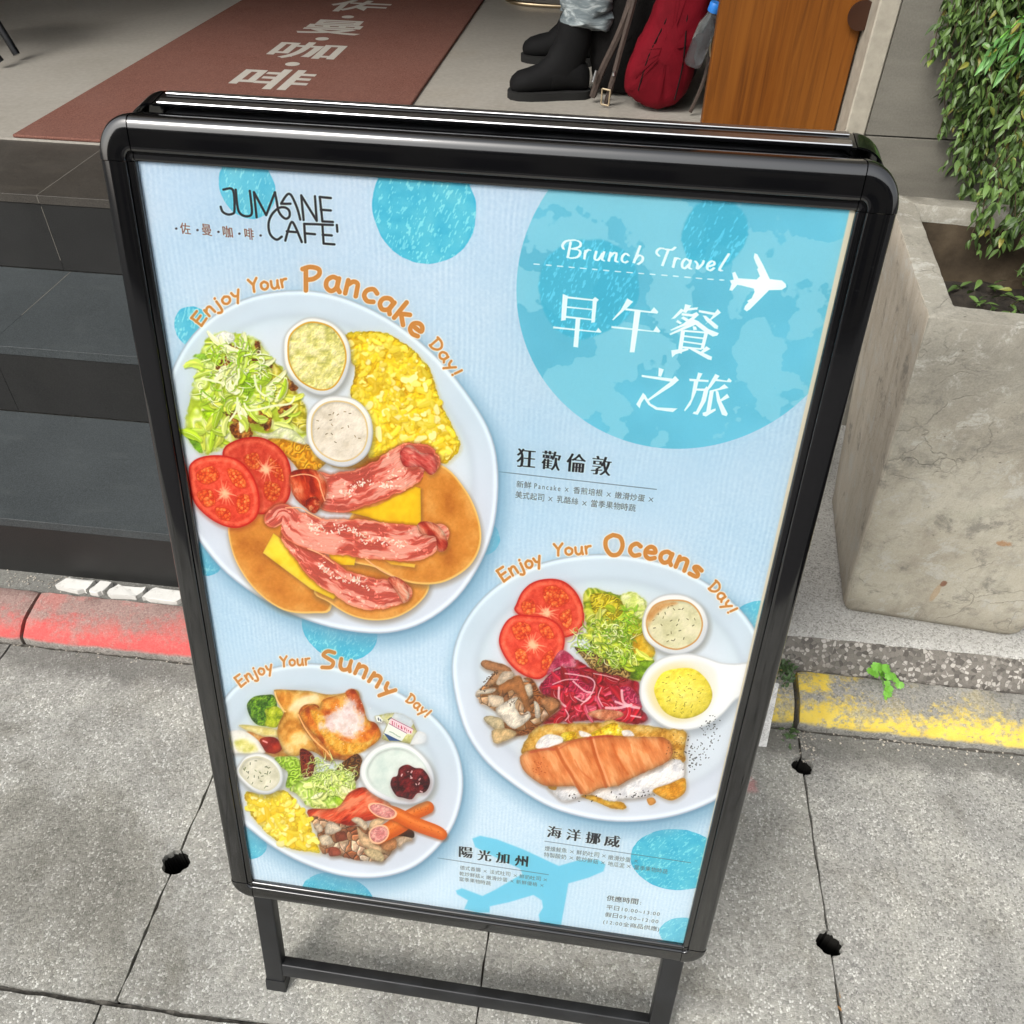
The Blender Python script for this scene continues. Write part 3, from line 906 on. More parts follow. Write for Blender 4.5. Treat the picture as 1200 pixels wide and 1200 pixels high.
def creeper():
    rnd = random.Random(31)
    root = empty('hanging_creeper', (0.95, 1.90, 1.9))
    tag(root, 'dense dark green creeper hanging down the stone wall over the back of the planter', 'climbing plant')
    org = Vector((0.95, 1.90, 1.9))
    metas = [leaf_data('creeper_leaf_%d' % k, l, w, MT['leaf_dark'], f, d) for k, (l, w, f, d) in enumerate(((0.026, 0.011, .3, .25), (0.021, 0.010, .2, .4), (0.030, 0.0115, .35, .3), (0.018, 0.009, .25, .2)))]
    allv, allf = [], []
    single = []
    sv, sf = [], []
    for k in range(270):
        u = rnd.random()
        x = 0.625 + 0.72 * u ** 1.2
        y = rnd.uniform(1.76, 1.955)
        if x < 0.76:
            ze = 1.05 - (x - 0.625) * 2.0 + rnd.uniform(-.05, .12)
            y = rnd.uniform(1.85, 1.955)
        else:
            ze = 0.72 + rnd.uniform(-.05, .10)
            y = rnd.uniform(1.70, 1.95)
            if rnd.random() < .6: y = rnd.uniform(1.50, 1.625); ze = 0.775 + max(0, .86 - x) * .35 + rnd.uniform(-.02, .07); x -= .07
        z = 1.74 + rnd.random() ** 2 * 0.45
        ph = rnd.uniform(0, 6)
        path = []
        while z > ze:
            path.append(Vector((x + 0.018 * math.sin(z * 9 + ph) + (1.0) * rnd.uniform(-.01, .01), y - 0.02 * math.cos(z * 7 + ph), z)))
            z -= 0.0125
        for i, p in enumerate(path):
            if i % 3 == 0 and i + 3 < len(path):     # stem as a thin three-sided strand
                q = path[i + 3]
                b0 = len(sv)
                for c in (p, q):
                    for a in range(3):
                        sv.append(c - org + Vector((math.cos(a * 2.09), math.sin(a * 2.09), 0)) * 0.0011)
                for a in range(3):
                    sf.append((b0 + a, b0 + (a + 1) % 3, b0 + 3 + (a + 1) % 3, b0 + 3 + a))
            for s_ in range(2 if rnd.random() < .75 else 3):
                d = Vector((rnd.uniform(-1, 1), rnd.uniform(-1.1, 0.25), rnd.uniform(-1.5, -0.1)))
                m = metas[rnd.randrange(4)]
                Mx = Matrix.Translation(p) @ basis(d, rnd.uniform(-.9, .9)) @ Matrix.Scale(rnd.uniform(.55, 1.0), 4)
                v = cam.matrix_world.inverted() @ p
                px, py = 600 - 988.5 * v.x / v.z, 600 + 988.5 * v.y / v.z
                if 1090 < px < 1206 and -12 < py < 330 and y < 1.9 and rnd.random() < .5:
                    single.append((p.y, m[0], Mx))
                else:
                    b0 = len(allv)
                    allv += [(Mx @ Vector(c)) - org for c in m[1]]
                    allf += [tuple(b0 + a for a in f) for f in m[2]]
    single.sort(key=lambda q: q[0])
    for q in single[270:]:
        me = q[1]
        b0 = len(allv)
        allv += [(q[2] @ c.co) - org for c in me.vertices]
        allf += [tuple(b0 + a for a in f.vertices) for f in me.polygons]
    tag(mesh('foliage', allv, allf, MT['leaf_dark'], root), kind='stuff')
    tag(mesh('stems', sv, sf, MT['stem'], root), kind='stuff')
    Ti = Matrix.Translation(-org)
    for q in single[:270]:
        o = bpy.data.objects.new('leaf', q[1])
        COL.objects.link(o)
        o.parent = root
        o.matrix_basis = Ti @ q[2]
creeper()

def bright_sprig():
    rnd = random.Random(8)
    org = Vector((0.655, 1.66, 1.075))
    root = empty('young_shoot', org)
    tag(root, 'bright green young shoot with long pointed leaves sticking out of the creeper', 'plant')
    md = [leaf_data('shoot_leaf_%d' % k, l, w, MT['leaf_bright'], .3, .25)[0] for k, (l, w) in enumerate(((0.046, 0.014), (0.036, 0.012)))]
    for s_ in range(3):
        p0 = Vector((0.09 - 0.01 * s_, 0.06, 0.05 + 0.03 * s_))
        p1 = p0 + Vector((-0.075 - rnd.uniform(0, .04), -0.035, -0.055 - 0.012 * s_))
        pts = smooth_path([p0, (p0 + p1) / 2 + Vector((0, 0, 0.012)), p1], 4)
        tube('stem', pts, 0.0013, MT['weed'], root, n=5)
        for i, p in enumerate(pts[1:]):
            for sd_ in (-1, 1):
                d = (p1 - p0).normalized() + Vector((rnd.uniform(-.3, .3), -0.35, sd_ * 0.7 + rnd.uniform(-.3, .3)))
                o = bpy.data.objects.new('leaf', md[rnd.randrange(2)])
                COL.objects.link(o); o.parent = root
                o.matrix_basis = Matrix.Translation(p) @ basis(d, rnd.uniform(-.6, .6)) @ Matrix.Scale(rnd.uniform(.5, .95), 4)
bright_sprig()

def planter_growth():
    rnd = random.Random(77)
    org = Vector((0.80, 1.45, 0.712))
    root = empty('planter_seedlings', org)
    tag(root, 'low dark green seedlings growing on the soil inside the concrete planter', 'plant')
    md = [leaf_data('seedling_leaf_%d' % k, l, w, MT['leaf_dark'], .3, .3)[0] for k, (l, w) in enumerate(((0.034, 0.015), (0.028, 0.013)))]
    for k in range(230):
        p = Vector((rnd.uniform(-.15, .13), rnd.uniform(-.17, .15), rnd.uniform(0.003, 0.04)))
        if p.x < -.08 and rnd.random() < .6: continue
        d = Vector((rnd.uniform(-1, 1), rnd.uniform(-1, .6), rnd.uniform(-.2, .9)))
        o = bpy.data.objects.new('leaf', md[k % 2])
        COL.objects.link(o); o.parent = root
        o.matrix_basis = Matrix.Translation(p) @ basis(d, rnd.uniform(-.6, .6)) @ Matrix.Scale(rnd.uniform(.55, 1.0), 4)
planter_growth()

def lobed(name, r, mat, seed=0, n=26):
    """rounded, notched weed leaf: fan from its stalk point, slightly cupped"""
    rnd = random.Random(seed)
    V = [(0, 0, 0)]
    for i in range(n + 1):
        a = -2.5 + 5.0 * i / n
        rr = r * (0.82 + 0.18 * abs(math.sin(i * math.pi / 3.25)) - (0.28 if i % 4 == 0 else 0)) * rnd.uniform(.93, 1.05)
        V.append((r * 0.75 + math.cos(a) * rr, math.sin(a) * rr, 0.25 * r * (math.cos(a * 2) - 1) * 0.5 + rnd.uniform(-.03, .03) * r))
    F = [(0, i, i + 1) for i in range(1, n + 1)]
    me = bpy.data.meshes.new(name)
    me.from_pydata(V, [], F)
    me.materials.append(mat)
    return me

def weed():
    org = Vector((0.652, 1.163, 0.048))
    root = empty('weed_sprig', org)
    tag(root, 'small bright green weed sprouting between the yellow kerb and the pebble ledge', 'weed')
    rnd = random.Random(3)
    ms = [lobed('weed_leaf_%d' % k, r, MT['weed'], k) for k, r in enumerate((0.0125, 0.0095, 0.007))]
    spots = [((-0.022, -0.012, 0.056), 0), ((-0.008, -0.016, 0.060), 0), ((-0.020, -0.016, 0.036), 1), ((-0.030, -0.014, 0.040), 1), ((0.002, -0.018, 0.036), 1), ((0.006, -0.035, 0.018), 1),
             ((0.003, -0.042, 0.010), 1), ((0.020, -0.020, 0.026), 2), ((0.028, -0.024, 0.020), 1), ((0.0, -0.030, 0.026), 2), ((0.013, -0.014, 0.032), 2), ((-0.012, -0.010, 0.046), 2), ((0.001, -0.050, 0.004), 2)]
    for k, (p, m) in enumerate(spots):
        p = Vector(p)
        tube('stem', smooth_path([(0, 0, 0), (p.x * .35, p.y * .3, p.z * .7), p], 3), 0.0008, MT['weed'], root, n=5)
        o = bpy.data.objects.new('leaf', ms[m])
        COL.objects.link(o); o.parent = root
        d = Vector((p.x * 8 + rnd.uniform(-.4, .4), -1.0, -0.55 + rnd.uniform(-.3, .3)))
        o.matrix_basis = Matrix.Translation(p) @ basis(d, rnd.uniform(-.5, .5))
weed()

def tuft(name, loc, label, n, rad, h, mat, seed, cat='weed'):
    rnd = random.Random(seed)
    V, F = [], []
    for k in range(n):
        a, r = rnd.uniform(0, 6.28), rad * rnd.random() ** .6
        p = Vector((math.cos(a) * r * 0.8, math.sin(a) * r * 1.5, rnd.uniform(0, h)))
        _, v, f = LEAFLET
        Mx = Matrix.Translation(p) @ basis(Vector((rnd.uniform(-1, 1), rnd.uniform(-1, 1), rnd.uniform(-.3, 1))), rnd.uniform(-1, 1)) @ Matrix.Scale(rnd.uniform(.6, 1.3), 4)
        b0 = len(V)
        V += [Mx @ Vector(c) for c in v]
        F += [tuple(b0 + q for q in ff) for ff in f]
    o = mesh(name, V, F, mat)
    o.location = loc
    tag(o, label, cat)
LEAFLET = leaf_data('leaflet', 0.011, 0.006, MT['moss'], .3, .3)
tuft('weed_tuft', (0.452, 1.150, 0.045), 'small dark green weed tuft growing in the kerb joint beside the sign edge', 150, 0.028, 0.022, MT['moss'], 4)
tuft('weed_tuft', (0.462, 1.03, 0.0), 'tiny sparse greenish weeds and grit at the foot of the yellow kerb joint', 26, 0.02, 0.006, MT['moss'], 9)

def debris():
    """grit, pale stone chips and dead leaf bits lying along the kerb foot and in the joints"""
    rnd = random.Random(21)
    V, F = [], []
    for k in range(420):
        m = rnd.random()
        if m < .45: x, y = rnd.uniform(.40, 1.3), 1.043 - abs(rnd.gauss(0, .012))
        elif m < .65: x, y = rnd.uniform(-1.4, -.6), 1.043 - abs(rnd.gauss(0, .01))
        elif m < .8: x, y = 0.4785 + rnd.gauss(0, .02), rnd.uniform(0.97, 1.04)
        else: x, y = rnd.uniform(-1.4, -1.1), 1.185 + rnd.gauss(0, .012)
        z = 0.048 if y > 1.15 else 0.0
        s_ = rnd.uniform(.0012, .0036)
        b0 = len(V)
        for c in ((1, 0, .0), (-.6, .8, 0), (-.5, -.9, 0), (0, 0, 1.0)):
            V.append((x + c[0] * s_ * rnd.uniform(.6, 1.2), y + c[1] * s_, z + c[2] * s_ * .8))
        F += [(b0, b0 + 1, b0 + 3), (b0 + 1, b0 + 2, b0 + 3), (b0 + 2, b0, b0 + 3)]
    o = mesh('grit', V, F, plain('pale_grit', (0.42, 0.38, 0.32), 0.9, var=0.7, scale=25))
    tag(o, kind='stuff')
debris()
for (x, y, rz, lab) in ((0.4815, 0.545, 1.2, 'small curled orange dead leaf stuck in the slab joint below the lower hole'), (0.4800, 0.525, 2.0, 'smaller pale dead leaf at the bottom of the slab joint near the picture edge')):
    o = mesh('fallen_leaf', LEAFLET[1], LEAFLET[2], plain('dead_leaf', (0.50, 0.27, 0.10), 0.8, var=0.3))
    o.location = (x, y, 0.0)
    o.rotation_euler = (0.5, 0.1, rz)
    o.scale = (1.3, 1.1, 1.3)
    tag(o, lab, 'leaf')

# a leaning marble-look sheet seen in the gap behind the right edge of the sign
def sheet():
    M = Mat('white_marbled_card', rough=0.5)
    n = M.noise(38, 8, 0.75, dist=1.6)
    M.color(M.ramp(n, [(0.46, (0.84, 0.83, 0.80)), (0.50, (0.45, 0.44, 0.42)), (0.54, (0.84, 0.83, 0.80))]))
    bm = bmesh.new()
    add_box(bm, (0, 0, 0.070), (0.17, 0.005, 0.140), bev=0.001)
    for v in bm.verts: v.co.y += v.co.z * 0.34
    o = from_bm('marbled_board', bm, M.m)
    o.location = (0.328, 0.992, 0.001)
    o.rotation_euler = (0, 0, R(2))
    tag(o, 'small white marbled board leaning on the kerb behind the right edge of the sign', 'board')
sheet()

# ------------------------------------------------------------------ chair, person, bags inside
def chair():
    root = empty('cantilever_chair', (-0.32, 4.55, 0.6185))
    tag(root, 'chair on a thin brass coloured metal runner behind the black boots', 'chair')
    z = 0.009
    p = smooth_path([(0.42, -0.10, z), (0.10, -0.20, z), (-0.13, -0.19, z), (-0.22, -0.12, z), (-0.24, 0.02, z), (-0.22, 0.25, z), (0.42, 0.32, z)], 5)
    tube('runner', p, 0.0085, MT['brass'], root)
    for y in (-0.10, 0.32):
        tube('upright', smooth_path([(0.42, y, z), (0.46, y, 0.05), (0.44, y, 0.42), (0.02, y, 0.44)], 4), 0.0085, MT['brass'], root)
        tube('back_post', [(0.44, y, 0.42), (0.50, y, 0.85)], 0.0085, MT['brass'], root)
    box('seat', (-0.02, -0.12, 0.445), (0.46, 0.34, 0.49), MT['jacket'], root, bev=0.015, seg=2)
    box('backrest', (0.47, -0.11, 0.60), (0.50, 0.33, 0.88), MT['jacket'], root, bev=0.012, seg=2)
chair()

def stool():
    root = empty('black_stool', (-2.42, 3.05, 0.6185))
    tag(root, 'black stool of which one slim leg end stands at the left picture edge', 'stool')
    for sx, sy in ((1, -1), (-1, -1), (1, 1), (-1, 1)):
        tube('leg', [(sx * 0.10, sy * 0.10, 0.44), (sx * 0.25 + 0.03, sy * 0.05 - 0.0, 0.02)] if sx > 0 else [(sx * 0.10, sy * 0.10, 0.44), (sx * 0.2, sy * 0.2, 0.012)], 0.013, MT['tube'], root)
    bm = bmesh.new()
    bmesh.ops.create_cone(bm, cap_ends=True, segments=32, radius1=0.17, radius2=0.165, depth=0.035, matrix=Matrix.Translation((0, 0, 0.457)))
    from_bm('seat', bm, MT['tube'], root, smooth=True, angle=40)
stool()

def skin_mesh(name, verts, edges, radii, mat, parent=None, rootv=0, sub=2):
    me = bpy.data.meshes.new(name)
    me.from_pydata(verts, edges, [])
    o = link(name, me, mat, parent)
    sk = o.modifiers.new('skin', 'SKIN')
    sk.use_smooth_shade = True
    for i, r in enumerate(radii):
        me.skin_vertices[0].data[i].radius = (r, r) if not isinstance(r, tuple) else r
        me.skin_vertices[0].data[i].use_root = (i == rootv)
    s = o.modifiers.new('sub', 'SUBSURF')
    s.levels = sub; s.render_levels = sub
    return o

def boot(root, loc, rz, pitch=0.0):
    """lace-up boot, toe towards -X"""
    e = 20
    rb_ = random.Random(int(loc[1] * 100))
    def rg(x, z, hw, hh, tilt=0.0):
        hw *= rb_.uniform(.92, 1.06); hh *= rb_.uniform(.95, 1.04)
        return [Vector((x + math.sin(tilt) * math.sin(a) * hh, math.cos(a) * hw, z + math.cos(tilt) * math.sin(a) * hh)) for a in [2 * math.pi * k / e for k in range(e)]]
    rings = [rg(-0.192, 0.045, 0.012, 0.010), rg(-0.185, 0.045, 0.030, 0.024), rg(-0.165, 0.050, 0.043, 0.034), rg(-0.13, 0.055, 0.050, 0.040), rg(-0.09, 0.062, 0.049, 0.046, -.1),
             rg(-0.045, 0.078, 0.044, 0.060, -.3), rg(-0.01, 0.098, 0.043, 0.074, -.65), rg(0.01, 0.135, 0.043, 0.066, -1.1), rg(0.022, 0.175, 0.046, 0.060, -1.45), rg(0.026, 0.215, 0.050, 0.060, -1.57), rg(0.028, 0.235, 0.049, 0.058, -1.57)]
    b = loft('boot_upper', rings, MT['boot'])
    heel = [rg(0.085, 0.06, 0.020, 0.028), rg(0.075, 0.065, 0.034, 0.042), rg(0.05, 0.075, 0.042, 0.055), rg(0.0, 0.08, 0.044, 0.055), rg(-0.05, 0.065, 0.045, 0.045)]
    h = loft('boot_heel', heel, MT['boot'])
    out = [(-0.200, 0.0), (-0.192, 0.028), (-0.165, 0.046), (-0.12, 0.054), (-0.07, 0.052), (-0.02, 0.044), (0.03, 0.042), (0.07, 0.038), (0.09, 0.022), (0.097, 0)]
    ol = out + [(x, -y) for x, y in reversed(out[1:-1])]
    s = loft('boot_sole', [[Vector((x, y, zz)) for x, y in ol] for zz in (0.0, 0.026)], MT['sole'])
    laces = []
    for k in range(5):
        x = -0.075 + k * 0.019
        z = 0.108 + k * 0.023
        laces.append(tube('lace', [(x, -0.022, z - 0.004), (x + .004, 0, z + 0.008), (x, 0.022, z - 0.004)], 0.0028, MT['jacket'], None, n=6))
    boot_root = empty('boot', loc, rz)
    boot_root.parent = root
    boot_root.rotation_euler = (0, pitch, rz)
    boot_root.scale = (0.94, 0.94, 0.94)
    for o in [b, h, s] + laces: o.parent = boot_root
    return boot_root

def person():
    P0 = Vector((0.22, 3.45, 0.6185))
    root = empty('person', P0)
    tag(root, 'seated person in washed jeans and black lace-up boots, only lower legs in view', 'person')
    # local coordinates, facing -X; feet at about x=-0.40
    f1 = Vector((-0.395, -0.44, 0)); f2 = Vector((-0.40, -0.02, 0.0))
    boot(root, f1, R(12)); boot(root, f2 + Vector((0.0, 0, 0.0)), R(-4))
    hip1, hip2 = Vector((0.18, -0.11, 0.50)), Vector((0.18, 0.09, 0.50))
    k1, k2 = Vector((-0.27, -0.26, 0.56)), Vector((-0.28, 0.06, 0.56))
    pelvis, waist, chest, neck, head0, head1 = Vector((0.20, -0.01, 0.53)), Vector((0.20, -0.01, 0.68)), Vector((0.14, -0.01, 0.92)), Vector((0.10, -0.01, 1.07)), Vector((0.07, -0.01, 1.16)), Vector((0.05, -0.01, 1.26))
    sh1, sh2 = Vector((0.12, -0.20, 1.0)), Vector((0.12, 0.18, 1.0))
    el1, el2 = Vector((0.02, -0.27, 0.76)), Vector((0.02, 0.24, 0.76))
    h1, h2 = Vector((-0.20, -0.18, 0.70)), Vector((-0.20, 0.12, 0.70))
    a1, a2 = f1 + Vector((0.03, 0, 0.20)), f2 + Vector((0.03, 0, 0.20))
    V = [pelvis, waist, chest, neck, head0, head1, sh1, el1, h1, sh2, el2, h2, hip1, k1, a1, hip2, k2, a2]
    E = [(0, 1), (1, 2), (2, 3), (3, 4), (4, 5), (2, 6), (6, 7), (7, 8), (2, 9), (9, 10), (10, 11), (0, 12), (12, 13), (13, 14), (0, 15), (15, 16), (16, 17)]
    rad = [.12, .115, .13, .05, .075, .07, .055, .04, .026, .055, .04, .026, .085, .058, .035, .085, .058, .035]
    skin_mesh('body', V, E, rad, MT['skin'], root)
    tv = [pelvis, hip1, (hip1 + k1) / 2, k1, (k1 + a1) / 2, a1 + Vector((0, 0, .02)), hip2, (hip2 + k2) / 2, k2, (k2 + a2) / 2, a2 + Vector((0, 0, .02))]
    skin_mesh('trousers', tv, [(0, 1), (1, 2), (2, 3), (3, 4), (4, 5), (0, 6), (6, 7), (7, 8), (8, 9), (9, 10)], [.14, .10, .092, .082, .080, .088, .10, .092, .084, .084, .098], MT['denim'], root)
    rc = random.Random(6)
    for ai in (a1, a2):      # bunched trouser cuffs over the boots
        rr = []
        for i_, (z_, r_) in enumerate(((-.045, .070), (-.04, .080), (-.02, .085), (0.0, .076), (.02, .088), (.045, .080), (.07, .090), (.10, .080), (.14, .084))):
            ph_ = rc.uniform(0, 6)
            rr.append([ai + Vector((math.cos(t_) * r_ * (1 + .07 * math.sin(3 * t_ + ph_)) + .01, math.sin(t_) * r_ * .85 * (1 + .07 * math.sin(4 * t_ + ph_)), z_ + .01 * math.sin(2 * t_ + ph_))) for t_ in [2 * math.pi * k_ / 28 for k_ in range(28)]])
        if ai is a1: rr = [[q_ + Vector((0.02, 0.02, 0.05)) for q_ in r__] for r__ in rr]
        loft('cuff', rr, MT['denim'], root)
    skin_mesh('jacket', [pelvis + Vector((0, 0, .05)), waist, chest, sh1, el1, (el1 + h1) / 2 * 1.0, sh2, el2, (el2 + h2) / 2], [(0, 1), (1, 2), (2, 3), (3, 4), (4, 5), (2, 6), (6, 7), (7, 8)], [.15, .14, .155, .072, .055, .042, .072, .055, .042], MT['jacket'], root)
    bm = bmesh.new()
    bmesh.ops.create_uvsphere(bm, u_segments=20, v_segments=12, radius=0.105, matrix=Matrix.Translation((0.085, -0.01, 1.275)) @ Matrix.Diagonal((1.0, .82, 1.05, 1)))
    from_bm('hair', bm, MT['hair'], root, smooth=True)
    for y_ in (-0.035, 0.02):
        bm = bmesh.new(); bmesh.ops.create_uvsphere(bm, u_segments=12, v_segments=8, radius=0.011, matrix=Matrix.Translation((-0.018, y_ - 0.003, 1.225)))
        from_bm('eye', bm, MT['hair'], root, smooth=True)
    loft('nose', [[Vector((-0.02 - d_, -0.01 + math.cos(t_) * w_, 1.19 + h_ + math.sin(t_) * w_)) for t_ in [2 * math.pi * k_ / 12 for k_ in range(12)]] for d_, w_, h_ in ((-.01, .016, .012), (.004, .013, .006), (.014, .009, 0), (.018, .003, -.002))], MT['skin'], root)
    tube('mouth', [(-0.019, -0.032, 1.158), (-0.025, -0.01, 1.156), (-0.019, 0.012, 1.158)], 0.004, MT['red_cloth'], root, n=8)
    for hs, sg in ((h1, -1), (h2, 1)):
        hv, he, hr = [hs + Vector((.02, 0, 0)), hs + Vector((-.03, 0, -.005))], [(0, 1)], [(.026, .018), (.036, .014)]
        for k_ in range(4):
            L_ = (.030, .034, .032, .025)[k_]; y_ = (-.026 + .0175 * k_) * -sg
            b_ = len(hv)
            hv += [hs + Vector((-.055, y_, -.006)), hs + Vector((-.055 - L_, y_, -.012)), hs + Vector((-.055 - L_ * 1.9, y_, -.030))]
            he += [(1, b_), (b_, b_ + 1), (b_ + 1, b_ + 2)]; hr += [.0095, .0085, .007]
        b_ = len(hv)
        hv += [hs + Vector((-.005, -.036 * sg, -.004)), hs + Vector((-.035, -.052 * sg, -.014)), hs + Vector((-.058, -.050 * sg, -.024))]
        he += [(0, b_), (b_, b_ + 1), (b_ + 1, b_ + 2)]; hr += [.012, .010, .008]
        skin_mesh('hand', hv, he, hr, MT['skin'], root)
    st = empty('bar_stool', P0 + Vector((0.18, 0.0, 0.0)))
    tag(st, 'low black stool under the seated person behind the red bag', 'stool')
    box('seat', (-0.19, -0.19, 0.37), (0.19, 0.19, 0.405), MT['tube'], st, bev=0.01, seg=2)
    for sx in (-1, 1):
        for sy in (-1, 1): tube('leg', [(sx * .15, sy * .15, .37), (sx * .17, sy * .17, 0.0)], 0.012, MT['tube'], st)
person()

def puff(name, outline, depth, mat, parent, y0=0.0, rings=6, noise=0.0, seed=0):
    """cushion-like solid from an outline in the XZ plane; thickness `depth` along Y"""
    rnd = random.Random(seed)
    P = [Vector((p[0], 0, p[1])) for p in outline]
    P = [Vector((q.x, 0, q.z)) for q in smooth_path(P + [P[0]], 4)][:-1]
    c = sum(P, Vector()) / len(P)
    R_ = []
    for i in range(2 * rings + 1):
        t = -1 + i / rings
        k = (1 - abs(t) ** 3.0) ** 0.5 if abs(t) < 1 else 0.0
        k = 0.25 + 0.75 * k
        R_.append([c + (p - c) * k + Vector((rnd.uniform(-noise, noise), y0 + t * depth / 2 + rnd.uniform(-noise, noise), rnd.uniform(-noise, noise))) for p in P])
    return loft(name, R_, mat, parent)

def red_bag():
    o0 = Vector((0.135, 2.93, 0.6185))
    root = empty('red_backpack', o0)
    tag(root, 'dark red nylon bag with a bottle in its side pocket, leaning by the counter', 'bag')
    pts = [(0.00, 0.006), (-0.06, 0.02), (-0.108, 0.055), (-0.112, 0.11), (-0.092, 0.18), (-0.06, 0.25), (-0.035, 0.33), (0.01, 0.42), (0.06, 0.45), (0.11, 0.36), (0.115, 0.25), (0.104, 0.17), (0.092, 0.10), (0.062, 0.03)]
    puff('bag_body', pts, 0.15, MT['red_cloth'], root, noise=0.0035)
    tube('seam', smooth_path([(-0.07, -0.062, 0.07), (-0.05, -0.068, 0.17), (-0.01, -0.066, 0.27), (0.02, -0.05, 0.37)], 4), 0.0022, MT['jacket'], root, n=6)
    tube('seam', smooth_path([(0.045, -0.070, 0.05), (0.055, -0.074, 0.15), (0.05, -0.070, 0.26), (0.045, -0.055, 0.36)], 4), 0.0022, MT['jacket'], root, n=6)
    puff('side_pocket', [(0.035, 0.04), (0.095, 0.08), (0.125, 0.19), (0.115, 0.25), (0.07, 0.22), (0.03, 0.12)], 0.10, MT['jacket'], root, y0=0.045)
    tube('zip_puller', [(0.128, -0.06, 0.235), (0.131, -0.065, 0.20), (0.133, -0.065, 0.175)], [0.0035, 0.006, 0.003], MT['brass'], root, n=8)
    tube('strap', smooth_path([(0.130, -0.055, 0.24), (0.132, -0.06, 0.17), (0.122, -0.06, 0.09), (0.10, -0.05, 0.012)], 4), 0.006, MT['strap'], root, n=6)
    tube('strap', smooth_path([(0.05, -0.02, 0.43), (0.12, -0.04, 0.37), (0.133, -0.055, 0.28), (0.130, -0.055, 0.24)], 4), 0.008, MT['strap'], root, n=6)
red_bag()

def bottle():
    root = empty('drink_bottle', (0.218, 2.855, 0.772))
    root.rotation_euler = (R(6), R(14), 0)
    tag(root, 'clear plastic bottle with a blue cap tucked into the side of the red bag', 'bottle')
    prof = [(0.0, 0.0), (0.024, 0.0), (0.028, 0.006), (0.028, 0.085), (0.027, 0.09), (0.028, 0.095), (0.026, 0.115), (0.015, 0.140), (0.0125, 0.155)]
    n = 28
    loft('bottle_body', [[Vector((math.cos(2 * math.pi * k / n) * max(r, .0005), math.sin(2 * math.pi * k / n) * max(r, .0005), z)) for k in range(n)] for r, z in prof], MT['clear'], root)
    loft('cap', [[Vector((math.cos(2 * math.pi * k / n) * r, math.sin(2 * math.pi * k / n) * r, z)) for k in range(n)] for r, z in ((0.0165, 0.150), (0.0175, 0.152), (0.0175, 0.172), (0.016, 0.175))], MT['cap_blue'], root)
bottle()

def black_bag():
    o0 = Vector((-0.02, 2.98, 0.6185))
    root = empty('black_backpack', o0)
    tag(root, 'black backpack with brown webbing straps and metal buckles left of the red bag', 'bag')
    puff('bag_body', [(0.03, 0.004), (-0.05, 0.02), (-0.075, 0.09), (-0.085, 0.17), (-0.085, 0.25), (-0.06, 0.36), (0.0, 0.48), (0.12, 0.53), (0.25, 0.48), (0.30, 0.36), (0.29, 0.25), (0.26, 0.12), (0.22, 0.03), (0.12, 0.004)], 0.20, MT['jacket'], root, y0=0.115, noise=0.003)
    tube('strap', smooth_path([(0.06, -0.03, 0.42), (0.035, -0.045, 0.30), (0.005, -0.045, 0.20), (-0.035, -0.03, 0.10), (-0.058, -0.02, 0.02)], 5), 0.011, MT['strap'], root, n=6)
    tube('strap', smooth_path([(0.055, -0.05, 0.36), (0.035, -0.055, 0.25), (0.015, -0.055, 0.15), (0.0, -0.055, 0.07), (-0.012, -0.04, 0.008)], 5), 0.009, MT['strap'], root, n=6)
    tube('clip', [(-0.052, -0.048, 0.105), (-0.060, -0.05, 0.072)], 0.0045, MT['alu'], root, n=8)
    bz = [(-0.016, 0.012), (-0.016, 0.058), (0.010, 0.054), (0.008, 0.008)]
    pts = [(x - 0.012, -0.066, z) for x, z in bz]
    for a, b in zip(pts, pts[1:] + pts[:1]): tube('buckle_bar', [a, b], 0.0028, MT['brass'], root, n=6)
    tube('ring', [(0.004, -0.066, 0.098), (0.003, -0.068, 0.108)], 0.005, MT['alu'], root, n=8)
black_bag()

